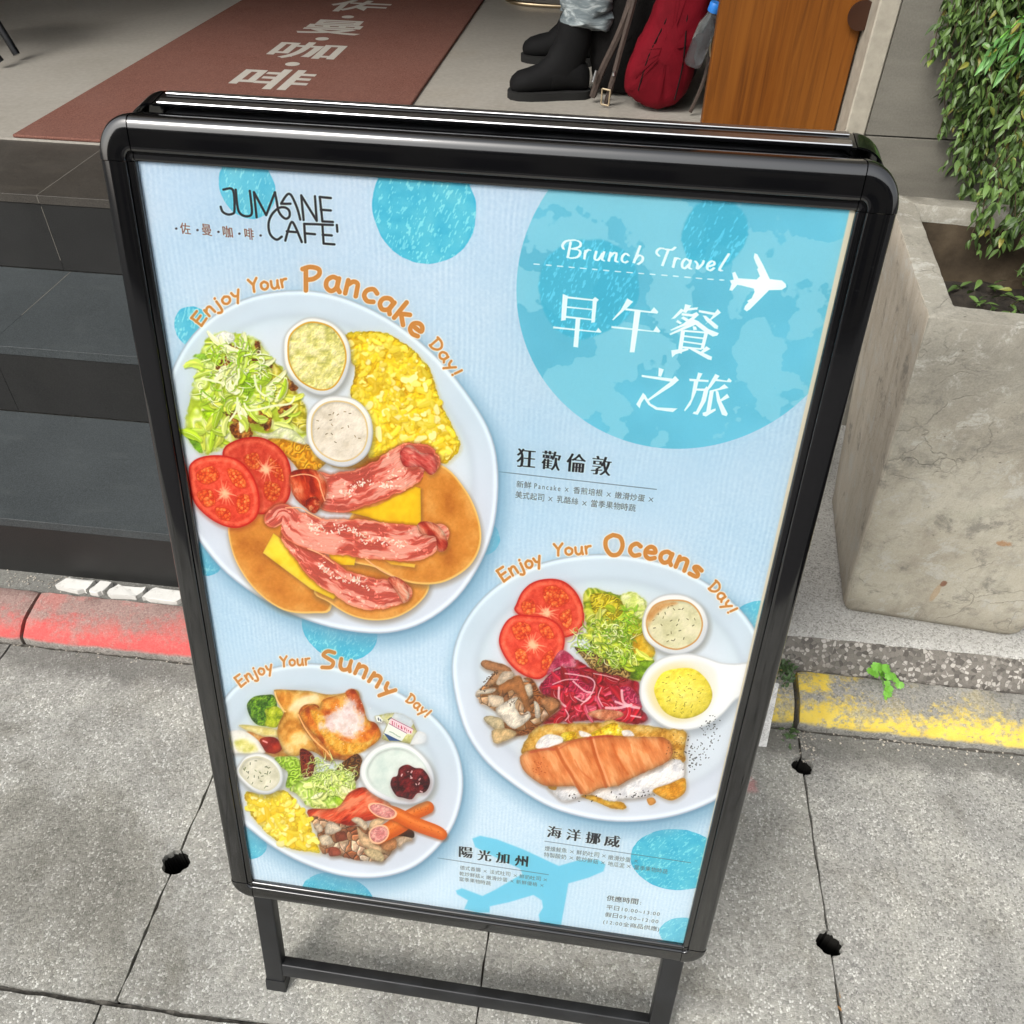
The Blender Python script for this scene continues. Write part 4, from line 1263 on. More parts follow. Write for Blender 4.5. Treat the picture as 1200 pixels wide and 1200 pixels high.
# ------------------------------------------------------------------ the two-sided pavement sign
def build_sign(poster_mat):
    yaw, tl = R(-1.06), R(12.32)
    base = Vector((-0.4073 + 0.3 * math.cos(yaw), 0.4973 + 0.3 * math.sin(yaw), 0))
    root = empty('pavement_sign', base, yaw)
    tag(root, 'black framed two-sided pavement sign carrying the light blue brunch menu poster', 'sign')
    W, H = 0.6, 0.943
    YH = (0.98 * math.sin(tl) + 0.0305)
    TB = R(6.5)
    prof = [(0.0, 0.0006), (-0.0005, 0.003), (0.0004, 0.0052), (0.002, 0.006), (0.0056, 0.0061), (0.0060, 0.0054), (0.0064, 0.0054), (0.0068, 0.0076), (0.0075, 0.0085),
            (0.0100, 0.0088), (0.0150, 0.0090), (0.0200, 0.0091), (0.0245, 0.0090), (0.0272, 0.0083), (0.0292, 0.0066), (0.0304, 0.0042), (0.031, 0.0), (0.031, -0.024), (0.0296, -0.024), (0.0296, -0.004), (0.0, -0.004)]
    g = 0.0007
    KT = 1.17
    def rail(p0, along, out, L, kw=1.0):
        p0, along, out = Vector(p0), Vector(along), Vector(out)
        return [[p0 + along * s + out * w * kw + Vector((0, 0, z)) for w, z in prof] for s in (g, L - g)]
    def cap_(c, a0, seedk):
        n = 14
        return [[Vector((c[0] + math.cos(a) * (w + .0004), c[1] + math.sin(a) * (w + .0004) * (KT if c[1] > 0 else 1.0), z + 0.0006)) for w, z in prof] for a in [a0 + (math.pi / 2) * k / n for k in range(n + 1)]]
    def sweep(path, hw, z0, z1, bev=0.0025):
        """rectangular tube with rounded arrises along a polyline in the panel plane"""
        path = [Vector((p[0], p[1], 0)) for p in path]
        zc, hz = (z0 + z1) / 2, (z1 - z0) / 2
        cs = []
        for (sx, sz) in ((1, 1), (-1, 1), (-1, -1), (1, -1)):
            for k in range(4):
                a = {(1, 1): 0, (-1, 1): 90, (-1, -1): 180, (1, -1): 270}[(sx, sz)] + 30 * k
                cs.append((sx * (hw - bev) + math.cos(R(a)) * bev, zc + sz * (hz - bev) + math.sin(R(a)) * bev))
        rings = []
        for i, p in enumerate(path):
            t = (path[min(i + 1, len(path) - 1)] - path[max(i - 1, 0)]).normalized()
            nrm = Vector((-t.y, t.x, 0))
            k = 1.0
            if 0 < i < len(path) - 1:
                t1 = (path[i] - path[i - 1]).normalized()
                k = 1 / max(0.5, nrm.dot(Vector((-t1.y, t1.x, 0))))
            rings.append([p + nrm * c * k + Vector((0, 0, z)) for c, z in cs])
        return rings
    for side in (0, 1):
        if side == 0:
            F = Matrix(((1, 0, 0, -0.3), (0, math.sin(tl), -math.cos(tl), 0), (0, math.cos(tl), math.sin(tl), 0.2705), (0, 0, 0, 1)))
        else:
            F = Matrix(((-1, 0, 0, 0.3), (0, -math.sin(TB), math.cos(TB), 2 * YH - 0.98 * math.sin(tl) + 0.98 * math.sin(TB)), (0, math.cos(TB), math.sin(TB), 0.2705 + 0.98 * (math.cos(tl) - math.cos(TB))), (0, 0, 0, 1)))
        def put(o):
            o.matrix_basis = F
            return o
        put(loft('frame_rail', rail((0, 0, 0), (0, 1, 0), (-1, 0, 0), H), MT['frame'], root))
        put(loft('frame_rail', rail((W, 0, 0), (0, 1, 0), (1, 0, 0), H), MT['frame'], root))
        put(loft('frame_rail', rail((0, H, 0), (1, 0, 0), (0, 1, 0), W, KT), MT['frame'], root))
        put(loft('frame_rail', rail((0, 0, 0), (1, 0, 0), (0, -1, 0), W), MT['frame'], root))
        for c, a0 in (((0, H), math.pi / 2), ((W, H), 0), ((W, 0), -math.pi / 2), ((0, 0), math.pi)):
            put(loft('corner_cap', cap_(c, a0, 0), MT['frame'], root))
        # poster, cover, backing
        bk = put(box('backing_panel', (-0.004, -0.004, -0.0045), (W + 0.004, H + 0.004, -0.0016), MT['white_backing'], root))
        if side == 0:
            me = bpy.data.meshes.new('poster')
            me.from_pydata([(-.0005, -.0005, 0), (W + .0005, -.0005, 0), (W + .0005, H + .0005, 0), (-.0005, H + .0005, 0),
                            (-.0005, -.0005, -.0006), (W + .0005, -.0005, -.0006), (W + .0005, H + .0005, -.0006), (-.0005, H + .0005, -.0006)], [],
                           [(0, 1, 2, 3), (7, 6, 5, 4), (0, 4, 5, 1), (1, 5, 6, 2), (2, 6, 7, 3), (3, 7, 4, 0)])
            uv = me.uv_layers.new(name='UVMap')
            for lp in me.loops:
                v = me.vertices[lp.vertex_index].co
                uv.data[lp.index].uv = (min(max(v.x / W, 0), 1), min(max(v.y / H, 0), 1))
            o = link('poster', me, poster_mat, root)
            tag(o, 'light blue brunch menu poster with three photographed plates')
            put(o)
        else:
            put(box('poster', (-.0005, -.0005, -.0006), (W + .0005, H + .0005, 0), plain('pale_blue_print', (0.55, 0.68, 0.74), .5, var=.05), root))
        # clear cover, very slightly buckled
        n, m = 16, 24
        V = [((i / n) * W, (j / m) * H, 0.0019 + 0.0003 * math.sin(i * .9 + side) * math.cos(j * .6)) for j in range(m + 1) for i in range(n + 1)]
        Fc = [(j * (n + 1) + i, j * (n + 1) + i + 1, (j + 1) * (n + 1) + i + 1, (j + 1) * (n + 1) + i) for j in range(m) for i in range(n)]
        put(mesh('clear_cover', V, Fc, MT['cover'], root, smooth=True))
        # tubular stand: U shaped, legs run on below the panel
        z0, z1 = -0.0235, -0.0055
        path = [(0.005, -0.252), (0.005, 0.30), (0.003, 0.80), (-0.002, H - 0.012)] + [(-0.002 + 0.024 - 0.024 * math.cos(a), H - 0.012 + 0.026 * math.sin(a)) for a in [math.pi / 2 * k / 6 for k in range(1, 7)]]
        path = path + [(W - x, y) for x, y in reversed(path)]
        put(loft('stand_tube', sweep(path, 0.0145, z0, z1), MT['tube'], root))
        put(loft('crossbar', sweep([(0.0198, -0.2205), (W - 0.0198, -0.2205)], 0.0145, z0 + .001, z1 - 0.0005), MT['tube'], root))
        for x in (0.005, W - 0.005):
            put(loft('foot', [[Vector((x + a * k, b, c)) for a, c in ((-.0155, z0 - .001), (.0155, z0 - .001), (.0155, z1 + .001), (-.0155, z1 + .001))] for b, k in ((-0.248, .97), (-0.250, 1.0), (-0.2735, 1.02), (-0.2765, .95))], MT['tube'], root, smooth=False))
        if side:  # bright metal added to stand for sky highlights along the rear top edge
            put(box('highlight_strip', (0.004, H + 0.0364, -0.003), (W - 0.004, H + 0.0376, 0.003), MT['alu'], root, bev=0.0005))
            put(box('highlight_channel', (0.004, H + 0.0364, -0.0235), (W - 0.004, H + 0.0380, -0.0135), MT['alu'], root, bev=0.001))
    for x in (-0.2, 0.2):
        hz = 0.2705 + 0.955 * math.cos(tl)
        box('hinge', (x - 0.025, 0.955 * math.sin(tl) + 0.018, hz - 0.03), (x + 0.025, 2 * YH - 0.955 * math.sin(tl) - 0.018, hz - 0.004), MT['alu'], root, bev=0.002)
    return root

# ------------------------------------------------------------------ the poster's print, painted in code
# The design was measured off the photograph; TO_UV rectifies those measurements to the flat sheet,
# so everything below is laid out on the sheet itself (0.600 x 0.943 m).
def paint_poster():
    TW, TH = 1200, 1886
    quad = [(161.3, 187.8), (1002.6, 245.7), (800.4, 1105.2), (297.2, 1030.0)]
    A = []
    for (x, y), (u, v) in zip([(0, 0), (TW, 0), (TW, TH), (0, TH)], quad):
        A.append([x, y, 1, 0, 0, 0, -u * x, -u * y, -u]); A.append([0, 0, 0, x, y, 1, -v * x, -v * y, -v])
    Hm = np.linalg.svd(np.array(A))[2][-1].reshape(3, 3)
    Hi = np.linalg.inv(Hm)
    gx, gy = np.meshgrid(np.arange(TW) + .5, np.arange(TH) + .5)
    w = Hm[2, 0] * gx + Hm[2, 1] * gy + Hm[2, 2]
    X = ((Hm[0, 0] * gx + Hm[0, 1] * gy + Hm[0, 2]) / w).astype(np.float32)
    Y = ((Hm[1, 0] * gx + Hm[1, 1] * gy + Hm[1, 2]) / w).astype(np.float32)
    del w
    img = np.zeros((TH, TW, 3), np.float32)

    def T(p):
        q = Hi @ np.array([p[0], p[1], 1.0])
        return q[0] / q[2], q[1] / q[2]
    def Crop(x0, y0, s):
        def f(*pts):
            if len(pts) == 1 and isinstance(pts[0], (list,)): pts = pts[0]
            r = [(x0 + p[0] / s, y0 + p[1] / s) + tuple(p[2:]) for p in pts]
            return r
        return f
    def win(x0, y0, x1, y1, pad=4):
        q = [T(p) for p in ((x0 - pad, y0 - pad), (x1 + pad, y0 - pad), (x1 + pad, y1 + pad), (x0 - pad, y1 + pad))]
        a = max(0, int(min(p[0] for p in q))); b = min(TW, int(max(p[0] for p in q)) + 1)
        c = max(0, int(min(p[1] for p in q))); d = min(TH, int(max(p[1] for p in q)) + 1)
        if a >= b or c >= d: return None
        return (slice(c, d), slice(a, b))
    def bb(pts, pad=4):
        return win(min(p[0] for p in pts), min(p[1] for p in pts), max(p[0] for p in pts), max(p[1] for p in pts), pad)
    def ss(a, b, x):
        t = np.clip((x - a) / (b - a), 0, 1)
        return t * t * (3 - 2 * t)
    def lat(seed):
        return np.random.RandomState(seed).rand(128, 128).astype(np.float32)
    _lat = {}
    def vnoise(x, y, seed):
        if seed not in _lat: _lat[seed] = lat(seed)
        g = _lat[seed]
        xi = np.floor(x).astype(np.int32); yi = np.floor(y).astype(np.int32)
        fx = x - xi; fy = y - yi
        fx = fx * fx * (3 - 2 * fx); fy = fy * fy * (3 - 2 * fy)
        x0 = xi & 127; x1 = (xi + 1) & 127; y0 = yi & 127; y1 = (yi + 1) & 127
        return (g[y0, x0] * (1 - fx) + g[y0, x1] * fx) * (1 - fy) + (g[y1, x0] * (1 - fx) + g[y1, x1] * fx) * fy
    def fbm(x, y, sc, seed=0, o=4):
        r = 0; a = 1; t = 0
        for k in range(o):
            r = r + a * vnoise(x / sc * 2 ** k + 17.3 * k, y / sc * 2 ** k + 9.1 * k, seed + k); t += a; a *= .55
        return r / t
    def worley(x, y, sc, seed=0):
        g1, g2, g3 = [np.random.RandomState(seed + 500 + k).rand(64, 64).astype(np.float32) for k in range(3)]
        x = x / sc; y = y / sc
        xi = np.floor(x).astype(np.int32); yi = np.floor(y).astype(np.int32)
        f1 = np.full(x.shape, 9, np.float32); f2 = f1.copy(); idd = np.zeros(x.shape, np.float32)
        for dx in (-1, 0, 1):
            for dy in (-1, 0, 1):
                cx, cy = xi + dx, yi + dy
                a, b = cx & 63, cy & 63
                d = np.hypot(cx + g1[b, a] - x, cy + g2[b, a] - y)
                near = d < f1
                f2 = np.where(near, f1, np.minimum(f2, d))
                idd = np.where(near, g3[b, a], idd)
                f1 = np.where(near, d, f1)
        return f1, f2, idd
    def sdp(pts, x, y):
        """signed distance to a closed polygon, negative inside"""
        d = np.full(x.shape, 1e9, np.float32)
        ins = np.zeros(x.shape, bool)
        n = len(pts)
        for i in range(n):
            ax, ay = pts[i][:2]; bx, by = pts[(i + 1) % n][:2]
            ex, ey = bx - ax, by - ay
            L = ex * ex + ey * ey
            if L < 1e-9: continue
            t = np.clip(((x - ax) * ex + (y - ay) * ey) / L, 0, 1)
            d = np.minimum(d, (x - ax - t * ex) ** 2 + (y - ay - t * ey) ** 2)
            if ay != by:
                ins ^= ((ay > y) != (by > y)) & (x < ex * (y - ay) / (by - ay) + ax)
        d = np.sqrt(d)
        return np.where(ins, -d, d)
    def sm(pts, k=5, closed=True):
        n = len(pts); out = []
        rng_ = range(n) if closed else range(n - 1)
        for i in rng_:
            P = [np.array(pts[(i + j) % n] if closed else pts[min(max(i + j, 0), n - 1)], float) for j in (-1, 0, 1, 2)]
            for j in range(k):
                t = j / k
                out.append(tuple(0.5 * (2 * P[1] + (P[2] - P[0]) * t + (2 * P[0] - 5 * P[1] + 4 * P[2] - P[3]) * t * t + (3 * P[1] - P[0] - 3 * P[2] + P[3]) * t ** 3)))
        if not closed: out.append(tuple(np.array(pts[-1], float)))
        return out
    def ramp(t, cols):
        cols = np.array(cols, np.float32)
        t = np.clip(t, 0, 1) * (len(cols) - 1)
        i = np.minimum(t.astype(np.int32), len(cols) - 2)
        f = (t - i)[..., None]
        return cols[i] * (1 - f) + cols[i + 1] * f
    def lay(sl, m, col):
        m = np.clip(m, 0, 1)[..., None]
        img[sl] = img[sl] * (1 - m) + np.asarray(col, np.float32) * m
    def mul(sl, k):
        img[sl] = np.clip(img[sl] * np.asarray(k)[..., None], 0, 255)
    def light(h, k, lx=-0.6, ly=-0.8):
        gy_, gx_ = np.gradient(h)
        return 1 + np.clip(k * (gx_ * lx + gy_ * ly) * -1, -0.55, 0.6)
    def flat(pts, col, soft=0.7, a=1.0, smooth=0, pad=4):
        if smooth: pts = sm(pts, smooth)
        sl = bb(pts, pad + soft)
        if sl is None: return
        d = sdp(pts, X[sl], Y[sl])
        lay(sl, a * ss(soft, -soft, d), col)
    def shadow(pts, col, dx, dy, blur, a, smooth=5):
        pts = [(p[0] + dx, p[1] + dy) for p in (sm(pts, smooth) if smooth else pts)]
        sl = bb(pts, blur + 3)
        if sl is None: return
        d = sdp(pts, X[sl], Y[sl])
        lay(sl, a * ss(blur, -blur * .6, d), col)
    def stroke(pts, wd, col, a=1.0, soft=0.6, tex=None, smooth=0):
        """round brush; points may carry a width factor as third value"""
        if smooth: pts = sm([p if len(p) > 2 else (p[0], p[1], 1.0) for p in pts], smooth, False)
        sl = bb(pts, wd + 3)
        if sl is None: return
        x, y = X[sl], Y[sl]
        d = np.full(x.shape, 1e9, np.float32)
        for p, q in zip(pts[:-1], pts[1:]):
            ex, ey = q[0] - p[0], q[1] - p[1]
            L = max(ex * ex + ey * ey, 1e-6)
            t = np.clip(((x - p[0]) * ex + (y - p[1]) * ey) / L, 0, 1)
            wp = p[2] if len(p) > 2 else 1.0; wq = q[2] if len(q) > 2 else 1.0
            d = np.minimum(d, np.hypot(x - p[0] - t * ex, y - p[1] - t * ey) - wd / 2 * (wp + (wq - wp) * t))
        lay(sl, a * ss(soft, -soft, d), col)
    def nib(strokes, wd, ang, thin, col, soft=0.5):
        """broad-nib pen: several thin strokes offset along the nib"""
        for pts in strokes:
            for k in range(-3, 4):
                ox, oy = math.cos(ang) * wd * k / 6, math.sin(ang) * wd * k / 6
                stroke([(p[0] + ox, p[1] + oy) for p in pts], thin, col, soft=soft)
    rs = np.random.RandomState(5)

    # ---- paper
    sl0 = (slice(0, TH), slice(0, TW))
    t = (Y - 190) / 900
    base = ramp(t, [(194, 216, 237), (189, 215, 235), (191, 217, 237), (201, 223, 241), (205, 227, 244)])
    base = base + ((fbm(X, Y, 130, 3, 3) - .5) * 18)[..., None] * np.array([1.2, .6, .3], np.float32)
    mmx, mmy = gx.astype(np.float32) / 2, gy.astype(np.float32) / 2
    rib = np.sin(mmx * 1.28 + fbm(mmx, mmy, 30, 11, 2) * 5) * (fbm(mmx, mmy * .3, 7, 12, 2) - .1) * 9
    gr = (fbm(mmx, mmy, 2.2, 14, 3) - .5) * 20
    relief = (rib + gr) * (0.35 + fbm(mmx, mmy, 60, 15, 2))
    img[:] = base + relief[..., None] * np.array([1.1, .8, .55], np.float32)

    # ---- watercolour dots
    def circ(pts):
        q = np.array([T(p) for p in pts])
        M_ = np.c_[2 * q, np.ones(len(q))]
        s_ = np.linalg.lstsq(M_, (q ** 2).sum(1), rcond=None)[0]
        return s_[0], s_[1], math.sqrt(s_[2] + s_[0] ** 2 + s_[1] ** 2)
    def disc(c, r, fn):
        a, b = max(0, int(c[0] - r - 6)), min(TW, int(c[0] + r + 6)); e, f = max(0, int(c[1] - r - 6)), min(TH, int(c[1] + r + 6))
        if a >= b or e >= f: return
        sl = (slice(e, f), slice(a, b))
        d = np.hypot(gx[sl] - c[0], gy[sl] - c[1]).astype(np.float32) - r
        fn(sl, d)
    def dot(pc, rpx, a=1.0, flip=1):
        c = T(pc); r = abs(T((pc[0] + rpx, pc[1] + rpx * .07))[0] - c[0])
        def fn(sl, d):
            x, y = mmx[sl], mmy[sl]
            n = fbm(x, y, 14, int(pc[0]), 3)
            col = ramp(n * 1.2 - .1, [(62, 180, 214), (88, 196, 222), (112, 206, 226)])
            st = fbm(x * 1.1 + y * .45, y * .5, 2.0, int(pc[1]) + 3, 2)
            spk = ss(.63, .74, st)
            col = col + spk[..., None] * np.array([46, 26, 14])
            ed = ss(-5, 0, d) * ss(2, 0, d)
            col = col - ed[..., None] * np.array([12, 8, 4])
            lay(sl, a * ss(1.6, -1.2, d + (n - .5) * 4), col)
        disc(c, r, fn)
    dot((497, 247), 61); dot((290, 221), 33, .85); dot((230, 386), 25, .9)
    dot((398, 738), 44, .9); dot((282, 985), 30, .9); dot((237, 655), 22, .8); dot((562, 630), 24, .8)
    dot((889, 727), 29, .85); dot((792, 1008), 54); dot((802, 1094), 30, .75); dot((396, 1052), 42, .9)

    # ---- the globe
    g = circ([(608, 325), (626, 420), (679, 485), (815, 532), (945, 457), (612, 270)])
    def globe(sl, d):
        x, y = mmx[sl], mmy[sl]
        px, py = X[sl], Y[sl]
        col = np.zeros(d.shape + (3,), np.float32) + np.array([108, 194, 220])
        col += ((fbm(x, y, 60, 40, 3) - .5) * 22)[..., None]
        n = fbm(x, y, 42, 44, 5)
        land = ss(.515, .54, n + .06 * ss(60, 0, np.abs(px - 700) * .5 + np.abs(py - 440) * .4) + .09 * ss(90, 0, np.hypot(px - 900, py - 400)) + .06 * ss(70, 0, np.hypot(px - 850, py - 240)))
        col = col * (1 - .8 * land[..., None]) + np.array([140, 208, 228]) * .8 * land[..., None]
        for (cx, cy, r) in ((688, 338, 59), (836, 276, 40)):
            c2 = T((cx, cy)); r2 = abs(T((cx + r, cy))[0] - c2[0])
            d2 = np.hypot(gx[sl] - c2[0], gy[sl] - c2[1]) - r2 + (n - .5) * 26
            sp = ss(.6, .75, fbm(x * 1.2 + y * .4, y * .5, 2.3, 48, 2))
            cc = np.array([68, 182, 212]) + sp[..., None] * 30
            m = (.78 * ss(3, -3, d2))[..., None]
            col = col * (1 - m) + cc * m
        lay(sl, ss(1.2, -1.2, d), col)
    disc(g, g[2], globe)

    # ---- big pale aeroplane at the foot
    c7 = Crop(520, 950, 3.529)
    pl = c7((118, 115), (150, 103), (220, 118), (330, 160), (475, 228), (560, 203), (640, 203), (668, 222), (660, 250), (600, 276), (515, 300), (505, 360), (485, 470), (400, 470), (392, 430), (410, 400), (405, 370), (370, 348), (330, 360), (270, 378), (190, 395), (190, 420), (140, 420), (85, 405), (100, 370), (55, 345), (50, 330), (75, 320), (160, 352), (215, 325), (300, 275), (325, 262), (316, 240), (230, 200), (130, 150))
    flat(pl, (120, 206, 234), 1.2, .95)

    WHITE = (236, 250, 253)
    # ---- Brunch Travel
    c5 = Crop(640, 270, 4.138)
    stro = [
        c5((118, 60), (104, 132)), c5((84, 92), (78, 76), (92, 56), (120, 50), (150, 52), (166, 64), (160, 82), (124, 92)), c5((130, 92), (158, 98), (164, 112), (152, 130), (128, 136), (104, 133)),
        c5((190, 100), (184, 140)), c5((186, 116), (200, 98), (212, 98)),
        c5((242, 104), (234, 136), (242, 146), (256, 140), (272, 114)), c5((280, 106), (270, 140), (278, 148)),
        c5((312, 110), (302, 150)), c5((306, 132), (326, 112), (340, 114), (334, 148), (344, 154)),
        c5((398, 124), (386, 114), (370, 126), (366, 146), (378, 158), (394, 152)),
        c5((454, 78), (424, 158)), c5((428, 144), (446, 124), (466, 130), (464, 150), (444, 166)),
        c5((590, 98), (562, 172)), c5((546, 126), (534, 112), (538, 98), (556, 88), (580, 94), (608, 96), (624, 84)),
        c5((624, 136), (614, 180)), c5((618, 156), (630, 138), (644, 140)),
        c5((694, 152), (676, 140), (660, 156), (658, 178), (670, 186), (690, 168)), c5((700, 146), (690, 180), (700, 188)),
        c5((722, 152), (732, 166), (730, 188), (754, 168), (762, 150)),
        c5((788, 176), (812, 168), (812, 154), (798, 152), (782, 168), (780, 188), (794, 196), (812, 184)),
        c5((884, 116), (862, 150), (838, 192), (850, 196)),
    ]
    nib([sm(s_, 4, False) for s_ in stro], 1.9, R(15), 1.35, WHITE)
    dash0 = c5((-60, 165), (0, 170), (200, 188), (400, 206), (600, 222), (760, 236), (860, 243))
    dp = sm(dash0, 10, False)
    acc = 0
    for p, q in zip(dp[:-1], dp[1:]):
        L = math.hypot(q[0] - p[0], q[1] - p[1])
        n = max(1, int(L / 0.8))
        for k in range(n):
            s0 = acc + L * k / n
            if (s0 % 13.6) < 6.2:
                a_ = (p[0] + (q[0] - p[0]) * k / n, p[1] + (q[1] - p[1]) * k / n)
                b_ = (p[0] + (q[0] - p[0]) * (k + 1) / n, p[1] + (q[1] - p[1]) * (k + 1) / n)
                stroke([a_, b_], 1.2, WHITE, .9)
        acc += L
    flat(c5((1008, 112), (1022, 118), (1050, 170), (1082, 238), (1140, 244), (1160, 262), (1162, 276), (1140, 290), (1078, 292), (1050, 320), (985, 385), (970, 394), (956, 384), (962, 368), (978, 350), (972, 344), (994, 330), (1008, 300), (1004, 284), (940, 268), (924, 266), (900, 294), (886, 292), (896, 262), (888, 244), (906, 240), (900, 208), (914, 202), (930, 234), (990, 238), (1018, 240), (1034, 224), (1020, 190), (1026, 184), (1014, 160), (1004, 134)), (240, 250, 253), .6)

    # ---- large title, one stroke polygon after another (Song style)
    t7 = Crop(630, 330, 5.0)
    def han(polys, col=WHITE, a=1.0, cr=t7, soft=.55):
        for p in polys: flat(cr(*p), col, soft, a)
    han([  # 早
        [(146, 74), (176, 86), (164, 228), (136, 232)], [(170, 88), (330, 106), (328, 116), (168, 100)], [(322, 104), (336, 92), (358, 108), (346, 122), (334, 240), (312, 244)],
        [(168, 146), (318, 162), (318, 170), (168, 156)], [(162, 202), (314, 220), (314, 229), (160, 214)],
        [(90, 264), (340, 292), (354, 272), (374, 296), (366, 302), (90, 276)], [(222, 214), (250, 218), (236, 388), (208, 384)]])
    han([  # 午
        [(524, 100), (558, 120), (530, 150), (440, 230), (436, 224), (486, 166)], [(518, 158), (660, 176), (680, 152), (706, 180), (698, 190), (510, 170)],
        [(432, 262), (676, 290), (694, 262), (718, 292), (710, 300), (430, 274)], [(566, 172), (602, 176), (566, 416), (538, 416)]])
    han([  # 餐
        [(862, 134), (898, 142), (868, 186), (850, 182)], [(876, 158), (938, 152), (934, 166), (874, 172)], [(838, 160), (858, 170), (802, 218), (780, 222)], [(842, 186), (902, 192), (930, 180), (944, 196), (876, 256), (780, 290), (776, 284), (850, 248), (904, 208), (842, 200)],
        [(852, 206), (884, 224), (868, 236), (838, 216)], [(818, 226), (846, 244), (832, 252), (808, 238)],
        [(942, 168), (1036, 184), (1052, 162), (1072, 184), (980, 252), (1000, 232), (1026, 198), (942, 182)], [(964, 200), (984, 202), (1056, 262), (1052, 280), (1034, 276), (984, 232)],
        [(908, 220), (946, 236), (930, 252), (776, 316), (770, 308), (868, 258)], [(928, 238), (948, 240), (1000, 280), (1060, 304), (1050, 318), (1024, 324), (976, 296), (924, 256)],
        [(906, 262), (926, 266), (932, 284), (910, 286)], [(856, 284), (992, 296), (990, 306), (856, 296)], [(838, 284), (862, 288), (842, 424), (818, 420)], [(976, 294), (990, 290), (998, 298), (972, 398), (952, 396)],
        [(856, 316), (972, 330), (970, 340), (856, 326)], [(852, 348), (964, 364), (962, 374), (852, 358)], [(846, 380), (960, 392), (958, 402), (846, 392)],
        [(780, 404), (880, 392), (882, 402), (806, 428), (786, 446)], [(876, 388), (896, 386), (1020, 442), (1016, 462), (996, 458), (900, 404)], [(986, 380), (1010, 396), (962, 424), (950, 416)]])
    han([  # 之
        [(708, 506), (738, 516), (722, 560), (704, 556)], [(608, 548), (788, 570), (804, 554), (826, 578), (790, 610), (650, 700), (642, 692), (776, 588), (608, 560)],
        [(616, 652), (634, 672), (606, 712), (596, 744), (576, 720)], [(628, 664), (660, 716), (700, 738), (818, 744), (790, 766), (690, 752), (648, 724), (620, 684)]])
    han([  # 旅
        [(938, 534), (964, 540), (944, 578), (928, 572)], [(886, 570), (1000, 578), (998, 590), (888, 584)], [(914, 582), (940, 586), (926, 650), (894, 724), (860, 762), (856, 754), (896, 690)], [(926, 628), (976, 628), (988, 614), (1000, 630), (984, 700), (936, 782), (906, 776), (912, 764), (926, 762), (956, 700), (970, 642), (926, 640)],
        [(1038, 542), (1064, 554), (1012, 622), (984, 650), (980, 644)], [(1024, 568), (1106, 582), (1118, 566), (1136, 582), (1128, 592), (1016, 582)],
        [(1092, 602), (1116, 624), (1034, 644), (1004, 652), (1006, 640), (1060, 626)], [(1006, 644), (1030, 646), (1010, 764), (984, 768)], [(964, 770), (1040, 744), (1042, 756), (984, 792), (966, 786)], [(1040, 640), (1056, 644), (1070, 696), (1112, 776), (1104, 790), (1078, 782), (1048, 700)], [(1108, 658), (1122, 680), (1072, 704), (1066, 694)]])

    # ---- type
    def glyphs(s):
        me = text_mesh(s, 1.0)
        co = np.array([v.co[:2] for v in me.vertices])
        me.calc_loop_triangles()
        tr = np.array([t_.vertices[:] for t_ in me.loop_triangles])
        bpy.data.meshes.remove(me)
        return co, tr
    def text(s, p0, p1, hpx, col, mode=None, a=1.0, sp=1.0, SSN=4):
        """s from p0 to p1 along its foot line, glyph boxes hpx high (photo measure)"""
        chars_ = list(s)
        cjk = [ord(c) > 0x2000 for c in chars_]
        adv = [1.0 if k else (0.30 if c in ' :.()' else 0.56) for k, c in zip(cjk, chars_)]
        tot = sum(adv)
        q0, q1 = np.array(T(p0)), np.array(T(p1))
        qt = np.array(T((p0[0] + (p1[1] - p0[1]) / max(1, abs(p1[0] - p0[0])) * hpx * .3, p0[1] - hpx)))
        ex = (q1 - q0) / tot
        hh = abs(qt[1] - q0[1])
        ey = np.array([0, -hh])
        pos = 0
        allp = []
        for c, k, ad in zip(chars_, cjk, adv):
            if c != ' ':
                co, tr = glyphs(c)
                if k:
                    lo, hi = co.min(0), co.max(0)
                    if c in '·': gxs = (co[:, 0] - (lo[0] + hi[0]) / 2) * 1.0 + .5; gys = (co[:, 1] - (lo[1] + hi[1]) / 2) + .5
                    else:
                        mx = max(hi - lo)
                        gxs = (co[:, 0] - (lo[0] + hi[0]) / 2) / mx * .92 * sp + .5; gys = (co[:, 1] - (lo[1] + hi[1]) / 2) / mx * 1.0 + .5
                else:
                    lo, hi = co.min(0), co.max(0)
                    gxs = (co[:, 0] - (lo[0] + hi[0]) / 2) * .86 + ad / 2; gys = co[:, 1] * 1.05 + .08
                pts = q0 + np.outer(pos + gxs, ex) + np.outer(gys, ey) * 1.0
                allp.append((pts, tr))
            pos += ad
        mn = np.min([p.min(0) for p, _ in allp], 0) - 5; mx_ = np.max([p.max(0) for p, _ in allp], 0) + 5
        x0, y0 = int(max(0, mn[0])), int(max(0, mn[1])); x1, y1 = int(min(TW, mx_[0])), int(min(TH, mx_[1]))
        if x1 <= x0 or y1 <= y0: return
        W_, H_ = (x1 - x0) * SSN, (y1 - y0) * SSN
        m = np.zeros((H_, W_), bool)
